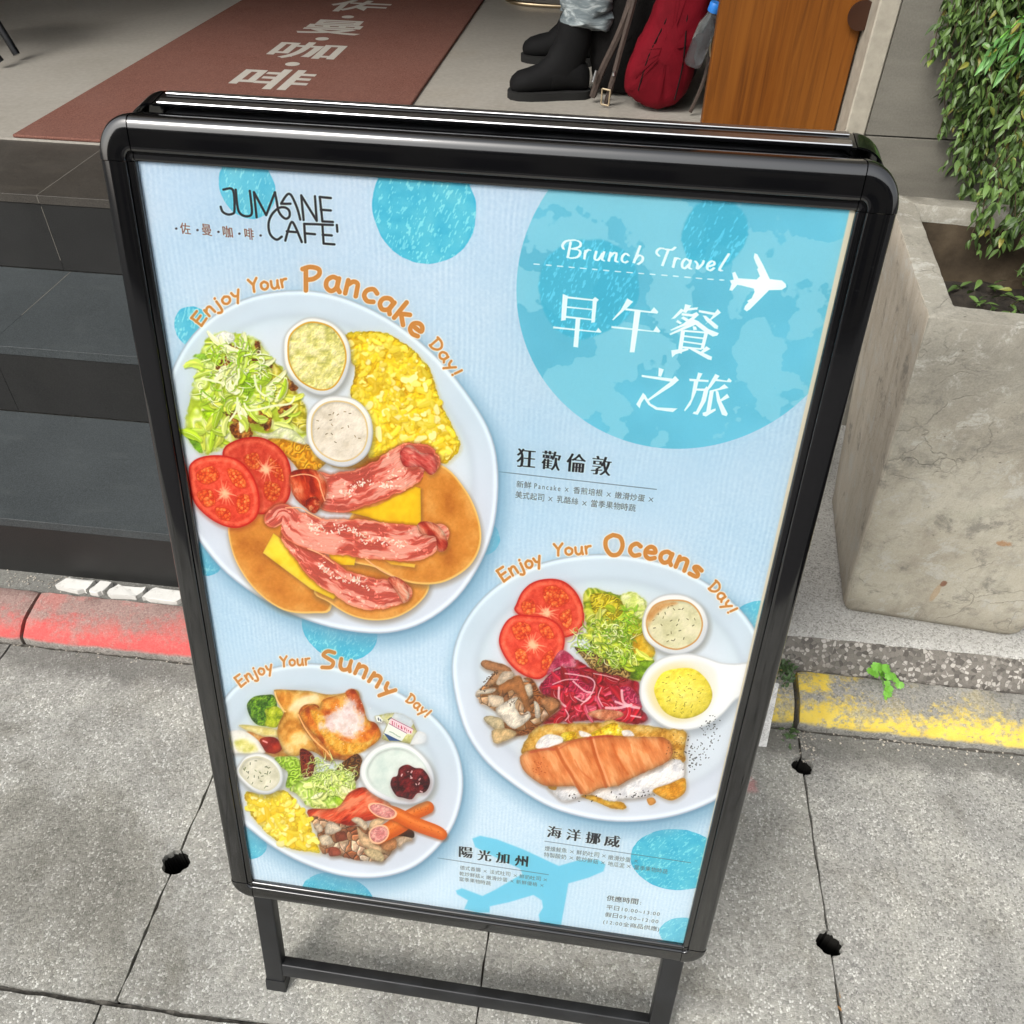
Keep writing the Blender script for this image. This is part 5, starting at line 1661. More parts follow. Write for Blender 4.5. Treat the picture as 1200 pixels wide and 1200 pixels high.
        for pts, tr in allp:
            P_ = (pts - [x0, y0]) * SSN
            for t_ in tr:
                a3 = P_[t_]
                lx, ly = np.floor(a3.min(0)).astype(int); hx, hy = np.ceil(a3.max(0)).astype(int)
                lx, ly = max(lx, 0), max(ly, 0); hx, hy = min(hx, W_ - 1), min(hy, H_ - 1)
                if hx < lx or hy < ly: continue
                xx = np.arange(lx, hx + 1)[None, :] + .5; yy = np.arange(ly, hy + 1)[:, None] + .5
                (ax, ay), (bx, by), (cx, cy) = a3
                e0 = (bx - ax) * (yy - ay) - (by - ay) * (xx - ax)
                e1 = (cx - bx) * (yy - by) - (cy - by) * (xx - bx)
                e2 = (ax - cx) * (yy - cy) - (ay - cy) * (xx - cx)
                m[ly:hy + 1, lx:hx + 1] |= ((e0 >= 0) & (e1 >= 0) & (e2 >= 0)) | ((e0 <= 0) & (e1 <= 0) & (e2 <= 0))
        if mode == 'song':      # thick stems, thin bars
            em = hh * SSN
            kx, ky = max(1, int(em * .030)), max(1, int(em * .014))
            e = m.copy()
            for k in range(1, ky + 1):
                e[k:] &= m[:-k]; e[:-k] &= m[k:]
            d = e.copy()
            for k in range(1, kx + 1):
                d[:, k:] |= e[:, :-k]; d[:, :-k] |= e[:, k:]
            m = d
        elif mode == 'bold':
            k = max(1, int(hh * SSN * .02)); d = m.copy()
            for j in range(1, k + 1):
                d[:, j:] |= m[:, :-j]; d[:, :-j] |= m[:, j:]
            m = d
        cov = m.reshape(y1 - y0, SSN, x1 - x0, SSN).mean((1, 3)).astype(np.float32)
        lay((slice(y0, y1), slice(x0, x1)), cov * a, col)
    DK = (34, 32, 36)
    def rule(p, q, wd=.9, col=(96, 112, 120), a=.9): stroke([p, q], wd, col, a, .5)
    c1_ = Crop(590, 510, 6.316)
    def tx(cr, s, x0, y0, x1, y1, h, sc, col=DK, mode=None, a=1.0):
        (p0, p1) = cr((x0, y0), (x1, y1))
        text(s, p0, p1, h / sc, col, mode, a)
    tx(c1_, '狂', 90, 236, 234, 250, 142, 6.3, mode='song'); tx(c1_, '歡', 274, 252, 418, 268, 142, 6.3, mode='song')
    tx(c1_, '倫', 456, 270, 604, 286, 142, 6.3, mode='song'); tx(c1_, '敦', 640, 290, 792, 306, 142, 6.3, mode='song')
    rule(*c1_((-30, 272), (1130, 402)))
    GR = (92, 98, 104)
    tx(c1_, '新鮮', 92, 386, 206, 398, 50, 6.3, GR); tx(c1_, 'Pancake', 222, 398, 424, 420, 52, 6.3, GR); tx(c1_, 'X', 452, 420, 478, 424, 40, 6.3, GR)
    tx(c1_, '香煎培根', 512, 432, 732, 456, 52, 6.3, GR); tx(c1_, 'X', 760, 456, 790, 460, 40, 6.3, GR); tx(c1_, '嫩滑炒蛋', 818, 468, 1042, 496, 52, 6.3, GR); tx(c1_, 'X', 1070, 494, 1104, 498, 42, 6.3, GR)
    tx(c1_, '美式起司', 84, 464, 302, 492, 52, 6.3, GR); tx(c1_, 'X', 330, 490, 360, 494, 42, 6.3, GR); tx(c1_, '乳酪絲', 390, 498, 552, 518, 52, 6.3, GR); tx(c1_, 'X', 580, 522, 612, 526, 42, 6.3, GR); tx(c1_, '當季果物時蔬', 640, 530, 976, 568, 54, 6.3, GR)
    c2_ = Crop(620, 955, 6.667)
    for ch_, xa, ya, xb, yb in (('海', 134, 172, 250, 186), ('洋', 284, 194, 400, 208), ('挪', 434, 218, 552, 232), ('威', 578, 240, 704, 256)):
        tx(c2_, ch_, xa, ya, xb, yb, 92, 6.67, mode='song')
    rule(*c2_((122, 204), (1260, 372)), wd=.7)
    G2 = (104, 116, 122)
    for s_, xa, ya, xb, yb in (('煙燻鮭魚', 118, 278, 294, 296), ('X', 316, 298, 348, 302), ('鮮奶吐司', 366, 308, 546, 332), ('X', 566, 330, 596, 334), ('嫩滑炒蛋', 612, 346, 790, 372), ('X', 816, 370, 846, 374),
                               ('特製酸奶', 112, 326, 290, 348), ('X', 312, 346, 344, 350), ('乾炒鮮菇', 362, 356, 538, 384), ('X', 558, 384, 588, 388), ('地瓜泥', 610, 396, 742, 416), ('X', 760, 412, 790, 416), ('當季果物時蔬', 814, 424, 1080, 462)):
        tx(c2_, s_, xa, ya, xb, yb, 38 if s_ != 'X' else 30, 6.67, G2)
    c3_ = Crop(520, 980, 8.571)
    for ch_, xa, ya, xb, yb in (('陽', 150, 206, 292, 222), ('光', 334, 238, 478, 254), ('加', 516, 262, 660, 278), ('州', 702, 292, 846, 308)):
        tx(c3_, ch_, xa, ya, xb, yb, 108, 8.57, mode='song')
    rule(*c3_((-60, 216), (1050, 384)), wd=.7)
    for s_, xa, ya, xb, yb in (('德式香腸', 160, 332, 372, 360), ('X', 398, 362, 430, 366), ('法式吐司', 458, 374, 670, 402), ('X', 700, 406, 734, 410), ('鮮奶吐司', 756, 418, 976, 448), ('X', 1000, 448, 1036, 452),
                               ('乾炒鮮菇', 156, 392, 366, 420), ('X', 370, 420, 402, 424), ('嫩滑炒蛋', 424, 430, 640, 460), ('X', 668, 462, 700, 466), ('新鮮優格', 724, 474, 940, 504), ('X', 966, 504, 1000, 508), ('當季果物時蔬', 152, 446, 474, 494)):
        tx(c3_, s_, xa, ya, xb, yb, 42 if s_ != 'X' else 32, 8.57, G2)
    c4_ = Crop(690, 1035, 10.909)
    for s_, xa, ya, xb, yb, h, md in (('供應時間', 218, 220, 628, 272, 72, 'bold'), (':', 640, 272, 672, 276, 60, None), ('平日10:00~13:00', 214, 330, 906, 420, 58, None), ('假日09:00~12:00', 198, 424, 888, 516, 58, None), ('(12:00全商品供應)', 176, 514, 896, 614, 58, None)):
        tx(c4_, s_, xa, ya, xb, yb, h, 10.9, (84, 90, 96), md)

    # ---- logo
    l6 = Crop(200, 210, 5.714)
    BK = (38, 34, 38)
    for pts, k in ((((356, 73), (420, 76), (430, 210), (414, 236), (380, 238), (350, 220), (338, 188)), 5), (((438, 74), (452, 196), (476, 240), (520, 252), (546, 232), (542, 160), (532, 82)), 5),
                   (((578, 258), (560, 90), (642, 244), (700, 92)), 0), (((700, 92), (712, 150), (724, 214), (748, 252), (776, 268), (798, 250), (794, 212), (764, 192), (724, 198), (680, 240), (658, 300), (668, 370), (710, 408), (746, 388)), 6),
                   (((742, 166), (772, 118), (794, 102), (816, 122), (850, 200), (870, 274)), 4), (((742, 168), (804, 168)), 0),
                   (((892, 276), (876, 112), (980, 282), (968, 118)), 0), (((1074, 130), (1000, 122), (1018, 286), (1088, 290)), 0), (((1008, 208), (1074, 213)), 0),
                   (((770, 414), (790, 340), (812, 290), (836, 320), (880, 424)), 3), (((780, 352), (840, 358)), 0), (((904, 426), (896, 302), (1088, 310)), 0), (((900, 366), (968, 372)), 0),
                   (((1018, 310), (1026, 434), (1098, 440)), 0), (((1020, 376), (1080, 380)), 0), (((1114, 310), (1118, 354)), 0)):
        q = l6(*pts)
        stroke(sm(q, k, False) if k else q, 2.7, BK, 1, .45)
    BR = (132, 84, 70)
    for s_, xa, ya, xb, yb in (('佐', 70, 368, 142, 376), ('曼', 214, 376, 284, 386), ('咖', 352, 390, 426, 398), ('啡', 498, 404, 566, 412)):
        tx(l6, s_, xa, ya, xb, yb, 76, 5.7, BR, 'bold')
    for x_, y_ in ((40, 334), (182, 344), (322, 356), (462, 368), (604, 380)):
        p = l6((x_, y_))[0]; stroke([p, (p[0] + .3, p[1])], 2.6, (70, 60, 66))

    PARTS_B(locals())

    # finishing: screened print, sharpened, faint grain
    img[:] = np.clip(img, 0, 255)
    bl = img.copy()
    for ax_ in (0, 1):
        for _k in range(2):
            bl = (np.roll(bl, 1, ax_) + 2 * bl + np.roll(bl, -1, ax_)) / 4
    img[:] = np.clip(img + .9 * (img - bl), 0, 255)
    img += (np.random.RandomState(1).rand(TH, TW, 1).astype(np.float32) - .5) * 5
    # unprinted cream margin along the right edge, where the sheet sits askew
    u = gx / TW; v = gy / TH
    mg = ss(0.9915 + .0075 * v, .9925 + .0075 * v, u)[..., None]
    img[:] = img * (1 - mg) + np.array([222, 216, 196]) * mg
    out = np.ones((TH, TW, 4), np.float32)
    out[..., :3] = np.clip(img / 255 * GAIN, 0, 1)
    im = bpy.data.images.new('poster_print', TW, TH)
    im.pixels.foreach_set(np.ascontiguousarray(out[::-1]).ravel())
    im.update()
    im.pack()
    return im
GAIN = np.array([1.035, 1.005, 0.975], np.float32)

def PARTS_B(E_):
    """plates, food and hand lettering"""
    g = dict(E_)
    img, X, Y, gx, gy, mmx, mmy = (g[k] for k in ('img', 'X', 'Y', 'gx', 'gy', 'mmx', 'mmy'))
    Crop, bb, ss, fbm, worley, sdp, sm, ramp, lay, mul, light, flat, shadow, stroke = (g[k] for k in 'Crop bb ss fbm worley sdp sm ramp lay mul light flat shadow stroke'.split())
    rs = np.random.RandomState(9)
    A_ = np.array

    def plate(pts, seed, shade=(190, 208, 222)):
        pts = sm(pts, 4)
        cx = sum(p[0] for p in pts) / len(pts); cy = sum(p[1] for p in pts) / len(pts)
        shadow(pts, (120, 168, 196), 5, 8, 20, .75, 0)
        shadow(pts, (92, 130, 160), 1, 2, 4, .45, 0)
        sl = bb(pts, 4)
        x, y = X[sl], Y[sl]
        d = sdp(pts, x, y)
        n = fbm(x, y, 60, seed, 3)
        col = A_([214, 224, 238], np.float32) + ((n - .5) * 10)[..., None]
        up = ss(60, -80, y - cy)              # glazed far side is greyer, as in the print
        col = col + (up * ss(-70, -14, d) * 1.0)[..., None] * A_([-10, -4, -4])
        well = ss(-26, -34, d)
        col = col - (np.exp(-((d + 30) / 5) ** 2) * 9)[..., None] + well[..., None] * A_([2, 3, 1])
        col = col + (np.exp(-((d + 4) / 2.4) ** 2) * 22)[..., None] - (np.exp(-((d + .5) / 1.2) ** 2) * 34)[..., None]
        lay(sl, ss(.8, -.8, d), col)

    def food(pts, cols, sc=6, rel=.06, seed=1, soft=.8, edge=.35, sh=.5, smooth=4, kind='fbm', warp=0, bright=1.0, dome=0.0, glow=None, stretch=(1, 1), ang=0.0, wob=0.0):
        if smooth: pts = sm(pts, smooth)
        if sh: shadow(pts, (96, 70, 40) if glow is None else glow, 1.2, 2.0, 4.5, sh, 0)
        sl = bb(pts, 4)
        if sl is None: return
        x, y = X[sl], Y[sl]
        d = sdp(pts, x, y)
        if wob: d = d + (fbm(x, y, 5, seed + 90, 3) - .5) * wob * 2
        xr = (x * math.cos(ang) + y * math.sin(ang)) / stretch[0]; yr = (-x * math.sin(ang) + y * math.cos(ang)) / stretch[1]
        if warp:
            xr = xr + (fbm(x, y, sc * 2, seed + 60, 3) - .5) * warp; yr = yr + (fbm(x, y, sc * 2, seed + 70, 3) - .5) * warp
        if kind == 'curd':
            f1, f2, idd = worley(xr, yr, sc, seed)
            f1b, _, idb = worley(xr, yr, sc * .45, seed + 9)
            nb = fbm(xr, yr, sc * 1.5, seed + 4, 4)
            h = .55 * (1 - f1) + .25 * (1 - f1b) + 1.3 * nb
            tn = .28 + .62 * (nb - .5) * 2 + .30 * (1 - f1) * (.4 + idd) + .30 * (fbm(x, y, sc * 4, seed + 3, 2) - .35)
            tn = tn - .16 * ss(.14, .0, f2 - f1) * ss(.55, .40, nb)
            h = h * .6
        elif kind == 'cells':
            f1, f2, idd = worley(xr, yr, sc, seed)
            h = np.clip((f2 - f1) * 2.2, 0, 1) + .2 * fbm(x, y, sc * .5, seed, 2)
            tn = idd * .95 + .12 * (fbm(x, y, sc * .5, seed, 2) - .5)
        elif kind == 'fold':
            n = fbm(xr, yr, sc * 1.35, seed, 3)
            h = np.abs(((n * 4.2) % 1.0) - .5) * 2
            h = h * h * (3 - 2 * h)
            fine = fbm(xr, yr, sc * .35, seed + 31, 3)
            tn = h * .62 + .5 * (fbm(x, y, sc * 3, seed + 3, 3) - .35) + .3 * (fine - .4)
            h = h * .55 + fine * .35
        else:
            h = fbm(xr, yr, sc, seed, 4)
            tn = (h - .5) * 2.1 + .5
        col = ramp(tn, cols)
        if kind == 'cells': col = col * (1 - .42 * ss(.14, .0, f2 - f1))[..., None]
        hh = h * 3 + (dome * np.sqrt(np.clip(-d, 0, 40)) if dome else 0)
        L = light(hh.astype(np.float32), rel * (3.4 if kind in ('curd', 'fold') else 5))
        L = L * (1 - edge * np.exp(d / 2.6) * (d < 0)) * bright
        lay(sl, ss(soft, -soft, d), np.clip(col * L[..., None], 0, 255))

    def specks(n, path, spread, col, size, seed, a=1.0, ln=0.0):
        r = np.random.RandomState(seed)
        P = sm(path, 12, False) if len(path) > 2 else path
        for k in range(n):
            if len(P) > 2:
                p = P[r.randint(len(P))]
            else: p = P[0]
            x, y = p[0] + r.normal() * spread, p[1] + r.normal() * spread
            an = r.rand() * 6.28; l = ln * (.4 + r.rand())
            c = A_(col) * (.86 + .2 * r.rand())
            stroke([(x, y), (x + math.cos(an) * l + .2, y + math.sin(an) * l)], size * (.6 + .7 * r.rand()), np.clip(c, 0, 255), a, .5)

    def inside(n, poly, seed):
        r = np.random.RandomState(seed)
        x0, x1 = min(p[0] for p in poly), max(p[0] for p in poly); y0, y1 = min(p[1] for p in poly), max(p[1] for p in poly)
        out = []
        while len(out) < n:
            p = (x0 + r.rand() * (x1 - x0), y0 + r.rand() * (y1 - y0))
            if sdp(poly, np.array([[p[0]]], np.float32), np.array([[p[1]]], np.float32))[0, 0] < -.5: out.append(p)
        return out

    def leafy(poly, n, cols, seed, wd=1.3, ln=9, curl=1.6):
        """frisee: many thin curling ribs"""
        r = np.random.RandomState(seed)
        cx = sum(p[0] for p in poly) / len(poly); cy = sum(p[1] for p in poly) / len(poly)
        for (x, y) in inside(n, poly, seed):
            an = math.atan2(y - cy, x - cx) + r.normal() * .9
            pts = [(x, y, 1.0)]
            c = cols[r.randint(len(cols))]
            L = ln * (.5 + r.rand()); cu = r.normal() * curl / 6
            for j in range(6):
                an += cu
                x += math.cos(an) * L / 6; y += math.sin(an) * L / 6
                pts.append((x, y, 1 - j / 8))
            stroke([(p[0] + .8, p[1] + 1.1, p[2]) for p in pts], wd, (70, 84, 22), .35, .9)
            stroke(pts, wd * (.6 + .8 * r.rand()), np.clip(A_(c) * (.85 + .25 * r.rand()), 0, 255), .95, .5)
            if r.rand() < .5:
                q = pts[3]; b = an + r.choice([-1, 1]) * .9
                stroke([(q[0], q[1], .8), (q[0] + math.cos(b) * L * .3, q[1] + math.sin(b) * L * .3, .3)], wd * .8, c, .9, .5)

    def lumps(poly, n, r0, r1, cols, seed, sh=(150, 100, 10), hi=(255, 248, 190), el=1.6, drop=.5):
        """separate crisp curds, each with its own shade side and sheen"""
        r = np.random.RandomState(seed)
        P = inside(n, poly, seed)
        P.sort(key=lambda p: p[1] + r.normal() * 6)
        for (x, y) in P:
            R0 = r0 + (r1 - r0) * r.rand() ** 1.6; an = r.rand() * 3.14; L = R0 * el * r.rand()
            a_, b_ = (x - math.cos(an) * L, y - math.sin(an) * L), (x + math.cos(an) * L, y + math.sin(an) * L)
            m_ = ((a_[0] + b_[0]) / 2 + r.normal() * R0 * .5, (a_[1] + b_[1]) / 2 + r.normal() * R0 * .5)
            c = A_(cols[r.randint(len(cols))]) * (.92 + .14 * r.rand())
            pts = [(a_[0], a_[1], .6 + .5 * r.rand()), (m_[0], m_[1], 1.0), (b_[0], b_[1], .5 + .6 * r.rand())]
            stroke([(p[0] + .9, p[1] + 1.3, p[2] * 1.08) for p in pts], R0 * 2, sh, drop, 1.0)
            stroke(pts, R0 * 2, np.clip(c, 0, 255), 1, .6)
            stroke([(p[0] - R0 * .22, p[1] - R0 * .3, p[2] * .5) for p in pts], R0 * 1.2, np.clip(c * .55 + A_(hi) * .45, 0, 255), .6, 1.4)
            if r.rand() < .35: stroke([(x - R0 * .3, y - R0 * .4), (x, y - R0 * .5)], .9, hi, .8, .5)

    def blades(poly, n, ln, wd, cols, seed, rib=(242, 248, 220), sh=(70, 90, 10), curl=1.2, drop=.4, ribp=.5):
        """curled leaf pieces: broad tapering strokes with a lit edge and a rib"""
        r = np.random.RandomState(seed)
        cx = sum(p[0] for p in poly) / len(poly); cy = sum(p[1] for p in poly) / len(poly)
        for (x, y) in inside(n, poly, seed):
            an = math.atan2(y - cy, x - cx) + r.normal() * .8; cu = r.normal() * curl / 6
            L = ln * (.6 + .8 * r.rand()); W_ = wd * (.6 + .8 * r.rand())
            pts = []
            px_, py_ = x - math.cos(an) * L / 2, y - math.sin(an) * L / 2
            for j in range(7):
                pts.append((px_, py_, (.45, .8, 1.0, 1.05, .9, .65, .25)[j] * (.85 + .3 * r.rand())))
                an += cu; px_ += math.cos(an) * L / 6; py_ += math.sin(an) * L / 6
            c = A_(cols[r.randint(len(cols))]) * (.9 + .2 * r.rand())
            stroke([(p[0] + 1.0, p[1] + 1.6, p[2]) for p in pts], W_, sh, drop, 1.3)
            stroke(pts, W_, np.clip(c, 0, 255), 1, .7)
            nx_, ny_ = -math.sin(an) * W_ * .25, math.cos(an) * W_ * .25
            stroke([(p[0] + nx_, p[1] + ny_, p[2] * .4) for p in pts], W_ * .7, np.clip(c * 1.14 + 12, 0, 255), .7, 1.1)
            stroke([(p[0] - nx_, p[1] - ny_, p[2] * .4) for p in pts], W_ * .6, np.clip(c * .78, 0, 255), .5, 1.1)
            if r.rand() < ribp: stroke([(p[0], p[1], p[2] * .3) for p in pts], 1.6, rib, .8, .5)

    def soften(poly, times):
        """lens softness of the printed picture"""
        sl = bb(poly, 2); a = img[sl].copy()
        for _ in range(times):
            for ax in (0, 1): a = (np.roll(a, 1, ax) + 2 * a + np.roll(a, -1, ax)) / 4
        m = ss(1.5, -2, sdp(poly, X[sl], Y[sl]))[..., None]
        img[sl] = img[sl] * (1 - m) + a * m

    def cup(outer, inner, cols, seed, sc=6, rel=.05, herbs=0, hcol=(110, 110, 60), side=(206, 214, 220)):
        o = sm(outer, 5); i_ = sm(inner, 5)
        shadow(o, (120, 120, 110), 1.5, 3, 6, .55, 0)
        sl = bb(o, 3)
        x, y = X[sl], Y[sl]
        d = sdp(o, x, y); di = sdp(i_, x, y)
        cx = sum(p[0] for p in o) / len(o); cy = sum(p[1] for p in o) / len(o)
        ddir = ((x - cx) * .5 + (y - cy) * .85) / 30
        col = A_([238, 243, 248], np.float32) - (ss(-.2, 1, ddir) * 24)[..., None] * A_([1, .9, .7])
        col = col - (np.exp(-((d + .3) / 1.3) ** 2) * 42)[..., None]
        lay(sl, ss(.7, -.7, d), col)
        wallc = A_(side, np.float32)
        lay(sl, ss(.6, -.6, di), wallc)
        h = fbm(x, y, sc, seed, 4)
        colr = ramp((h - .5) * 2 + .55, cols) * light(h * 3, rel * 6)[..., None]
        sh = 1 - .22 * ss(-6, 0, di) * ss(.3, -.8, ddir)
        lay(sl, ss(-1.0, -2.6, di), np.clip(colr * sh[..., None], 0, 255))
        if herbs:
            for k, p in enumerate(inside(herbs, [(cx + (q[0] - cx) * .8, cy + (q[1] - cy) * .8) for q in i_], seed + 5)):
                an = rs.rand() * 6.28
                stroke([p, (p[0] + math.cos(an) * 2.2, p[1] + math.sin(an) * 2.2)], .9, A_(hcol) * (.6 + .6 * rs.rand()), .8, .5)

    def tomato(outer, core, seed, chambers, rays=16, tone=1.0):
        o = sm(outer, 5)
        shadow(o, (150, 60, 30), 1, 2, 5, .5, 0)
        sl = bb(o, 3)
        x, y = X[sl], Y[sl]
        d = sdp(o, x, y)
        n = fbm(x, y, 5, seed, 4)
        col = ramp(n * 1.3 - .15, [(206, 56, 36), (226, 82, 56), (238, 112, 84)])
        skin = ss(-3.0, -.6, d)
        col = col * (1 - skin[..., None]) + A_([196, 28, 18]) * skin[..., None]
        fl = np.exp(-((d + 5.5) / 2.0) ** 2)
        col = col + fl[..., None] * A_([16, 30, 24])
        lay(sl, ss(.7, -.7, d), col * tone)
        for k, c in enumerate(chambers):
            c = sm(c, 5)
            s2 = bb(c, 3)
            x2, y2 = X[s2], Y[s2]
            dd = sdp(c, x2, y2)
            f1, f2, idd = worley(x2, y2, 3.4, seed + k)
            cc = ramp(idd * .5 + (1 - f1) * .45, [(190, 40, 20), (212, 70, 28), (232, 124, 56), (244, 190, 116)])
            cc = cc * light((1 - f1) * 2, .14)[..., None]
            lay(s2, ss(.8, -.8, dd), np.clip(cc * tone, 0, 255))
            lay(s2, .4 * np.exp(-((dd) / .8) ** 2), (196, 44, 22))
        r = np.random.RandomState(seed)
        for k in range(rays):
            an = 6.283 * k / rays + r.normal() * .15; L = r.uniform(7, 17)
            stroke([(core[0], core[1], 1.0), (core[0] + math.cos(an) * L * .5, core[1] + math.sin(an) * L * .5, .7), (core[0] + math.cos(an + .1) * L, core[1] + math.sin(an + .1) * L, .2)], 2.2, (246, 190, 150), .65, .9)
        s3 = g['win'](core[0] - 12, core[1] - 12, core[0] + 12, core[1] + 12)
        lay(s3, .85 * ss(8.5, 1, np.hypot(X[s3] - core[0], Y[s3] - core[1]) + (fbm(X[s3], Y[s3], 3, seed, 2) - .5) * 7), (248, 216, 176))

    def ribbon(path, wd, seed, fat=(240, 188, 172), lean=(208, 96, 80), curl=1.0, rim=(232, 150, 110)):
        """bacon: bands run along the strip, edges crimp"""
        P = sm([tuple(p) + ((1.0,) if len(p) < 3 else ()) for p in path], 8, False)
        sl = bb([(p[0], p[1]) for p in P], wd)
        x, y = X[sl], Y[sl]
        best = np.full(x.shape, 1e9, np.float32); tt = np.zeros_like(best); ssn = np.zeros_like(best); ww = np.ones_like(best)
        acc = 0
        for p, q in zip(P[:-1], P[1:]):
            ex, ey = q[0] - p[0], q[1] - p[1]; L = max(math.hypot(ex, ey), 1e-4)
            t = np.clip(((x - p[0]) * ex + (y - p[1]) * ey) / L / L, 0, 1)
            dx_, dy_ = x - p[0] - t * ex, y - p[1] - t * ey
            dd = np.hypot(dx_, dy_)
            m = dd < best
            side = (ex * dy_ - ey * dx_) / L
            best = np.where(m, dd, best); tt = np.where(m, side, tt); ssn = np.where(m, acc + t * L, ssn); ww = np.where(m, p[2] + (q[2] - p[2]) * t, ww)
            acc += L
        half = wd / 2 * ww + (fbm(ssn, ssn * 0 + seed, 9, seed, 3) - .5) * 4
        d = best - half
        lay(sl, .55 * ss(4.5, -1, d - 0), (128, 62, 24))
        u = tt / np.maximum(half, 1)
        wv = fbm(ssn, tt, 16, seed + 2, 3) - .5
        band = fbm(u * 3.0 + wv * 1.6 + 40, ssn / 26 + seed, 1.0, seed + 5, 3)
        fib = fbm(ssn / 5, tt * 1.3, 2.2, seed + 7, 3)
        col = ramp(ss(.40, .66, band) * .8 + (fib - .5) * .34 + .02, [A_(lean) * .90, lean, A_(lean) * .6 + A_(fat) * .4, A_(lean) * .25 + A_(fat) * .75, fat])
        hgt = np.sin(ssn / 6.0 + wv * 9) * .7 * (np.abs(u) ** 1.2) + fib * 1.2 + np.sin(u * 4 + wv * 6) * .8
        col = col * light(hgt.astype(np.float32), .24)[..., None]
        rimm = np.exp(-((d + 1.2) / 1.0) ** 2)
        col = col * (1 - .55 * rimm[..., None]) + A_(rim) * .55 * rimm[..., None]
        spec = ss(.66, .8, fbm(x, y, 5, seed + 11, 3))
        col = col + spec[..., None] * 50
        lay(sl, ss(.8, -.8, d), np.clip(col, 0, 255))

    EGG = [(196, 150, 8), (226, 192, 22), (240, 218, 42), (246, 232, 84), (252, 246, 170)]
    # ================= pancake plate =================
    a2 = Crop(200, 340, 2.857)
    plate(a2((-45, 560), (-30, 400), (5, 270), (75, 150), (180, 62), (310, 12), (470, 2), (610, 36), (760, 114), (900, 232), (1010, 370), (1075, 490), (1097, 620), (1085, 780), (1040, 910), (960, 1030), (850, 1112), (730, 1148), (600, 1142), (470, 1110), (330, 1048), (190, 950), (90, 830), (10, 700)), 3)
    PC = [(190, 118, 38), (206, 138, 50), (216, 152, 62), (226, 172, 88)]
    def pancake(pts, seed):
        p = sm(pts, 5)
        shadow(p, (110, 96, 70), 1, 3, 6, .5, 0)
        flat(p, (240, 205, 120), .8)
        cx = sum(q[0] for q in p) / len(p); cy = sum(q[1] for q in p) / len(p)
        inner = [(cx + (q[0] - cx) * .968, cy + (q[1] - cy) * .968 - .5) for q in p]
        sl = bb(inner, 3); x, y = X[sl], Y[sl]
        d = sdp(inner, x, y)
        n = fbm(x, y, 22, seed, 4); f = fbm(x, y, 2.4, seed + 3, 2)
        col = ramp(n * 1.4 - .2 + .25 * ss(-14, 0, d), PC)
        col = col + ((f - .5) * 12)[..., None]
        lay(sl, ss(1.2, -1.2, d), np.clip(col, 0, 255))
    a3 = Crop(320, 500, 4.615)
    food(a2((560, 200), (640, 290), (600, 400), (520, 560), (600, 600), (760, 560), (740, 420), (660, 300)), [(150, 92, 10), (196, 132, 18), (222, 160, 36)], 9, .05, 20, 2.5, .2, .0)
    pancake(a2((196, 830), (205, 780), (300, 740), (450, 760), (520, 900), (540, 1060), (480, 1082), (380, 1072), (290, 1010), (225, 920)), 31)
    pancake(a2((480, 1000), (560, 860), (700, 800), (850, 860), (868, 985), (830, 1050), (760, 1094), (680, 1106), (600, 1088), (530, 1045)), 32)
    pancake(a2((560, 880), (640, 700), (780, 580), (905, 585), (985, 665), (1030, 760), (1038, 850), (1000, 925), (920, 976), (840, 985), (760, 968), (690, 930)), 33)
    # scrambled egg
    food(a2((585, 150), (640, 140), (720, 145), (790, 185), (850, 240), (880, 300), (905, 380), (940, 450), (970, 520), (945, 560), (910, 582), (880, 545), (800, 520), (720, 545), (660, 560), (672, 480), (640, 400), (600, 350), (620, 270), (590, 210)),
         EGG, 9.0, .2, 41, 1.0, .25, .35, kind='curd', warp=6, wob=2.0, glow=(190, 170, 90))
    EC = [(236, 220, 58), (242, 228, 86), (230, 210, 44), (246, 238, 136), (222, 194, 34), (238, 224, 68), (248, 244, 176)]
    eggp = a2((600, 165), (640, 150), (720, 155), (785, 192), (840, 245), (870, 300), (895, 380), (930, 450), (958, 520), (940, 552), (905, 568), (880, 535), (800, 512), (725, 535), (680, 540), (690, 480), (660, 400), (612, 350), (632, 270), (605, 210))
    lumps(eggp, 330, 1.4, 3.8, EC, 43, (186, 150, 20), drop=.42, el=2.2)
    soften(eggp, 1)
    # lettuce bed
    b1 = Crop(200, 380, 7.5)
    YG = [(150, 172, 30), (190, 210, 60), (212, 230, 110), (230, 242, 168), (242, 248, 212)]
    food(b1((330, 120), (440, 70), (560, 90), (700, 110), (800, 170), (900, 330), (1010, 420), (1110, 620), (1190, 760), (1180, 1010), (900, 1010), (700, 990), (420, 1100), (300, 1140), (200, 1060), (130, 950), (150, 780), (200, 560), (240, 400), (270, 250)), YG, 22, .10, 51, 2.2, .15, .3, kind='fold', warp=14, wob=3, glow=(150, 160, 90))
    food(b1((900, 350), (1000, 430), (1130, 640), (1190, 740), (1190, 940), (1060, 860), (940, 740), (880, 560)), [(160, 150, 20), (206, 196, 50), (232, 224, 110), (244, 240, 190)], 12, .07, 52, 2, .2, .2, kind='fold', warp=8)
    food(b1((860, 1010), (1000, 990), (1160, 1040), (1300, 1100), (1400, 1180), (1200, 1330), (1040, 1180), (900, 1090)), [(196, 130, 10), (222, 164, 26), (236, 190, 60), (240, 220, 130)], 10, .08, 53, 1.2, .3, .3, kind='fold', warp=6)
    food(b1((730, 940), (860, 960), (1000, 900), (1120, 960), (1190, 1060), (1000, 1010), (840, 1000)), [(214, 226, 170), (232, 240, 200), (246, 248, 232)], 8, .08, 54, 1.2, .2, .2)
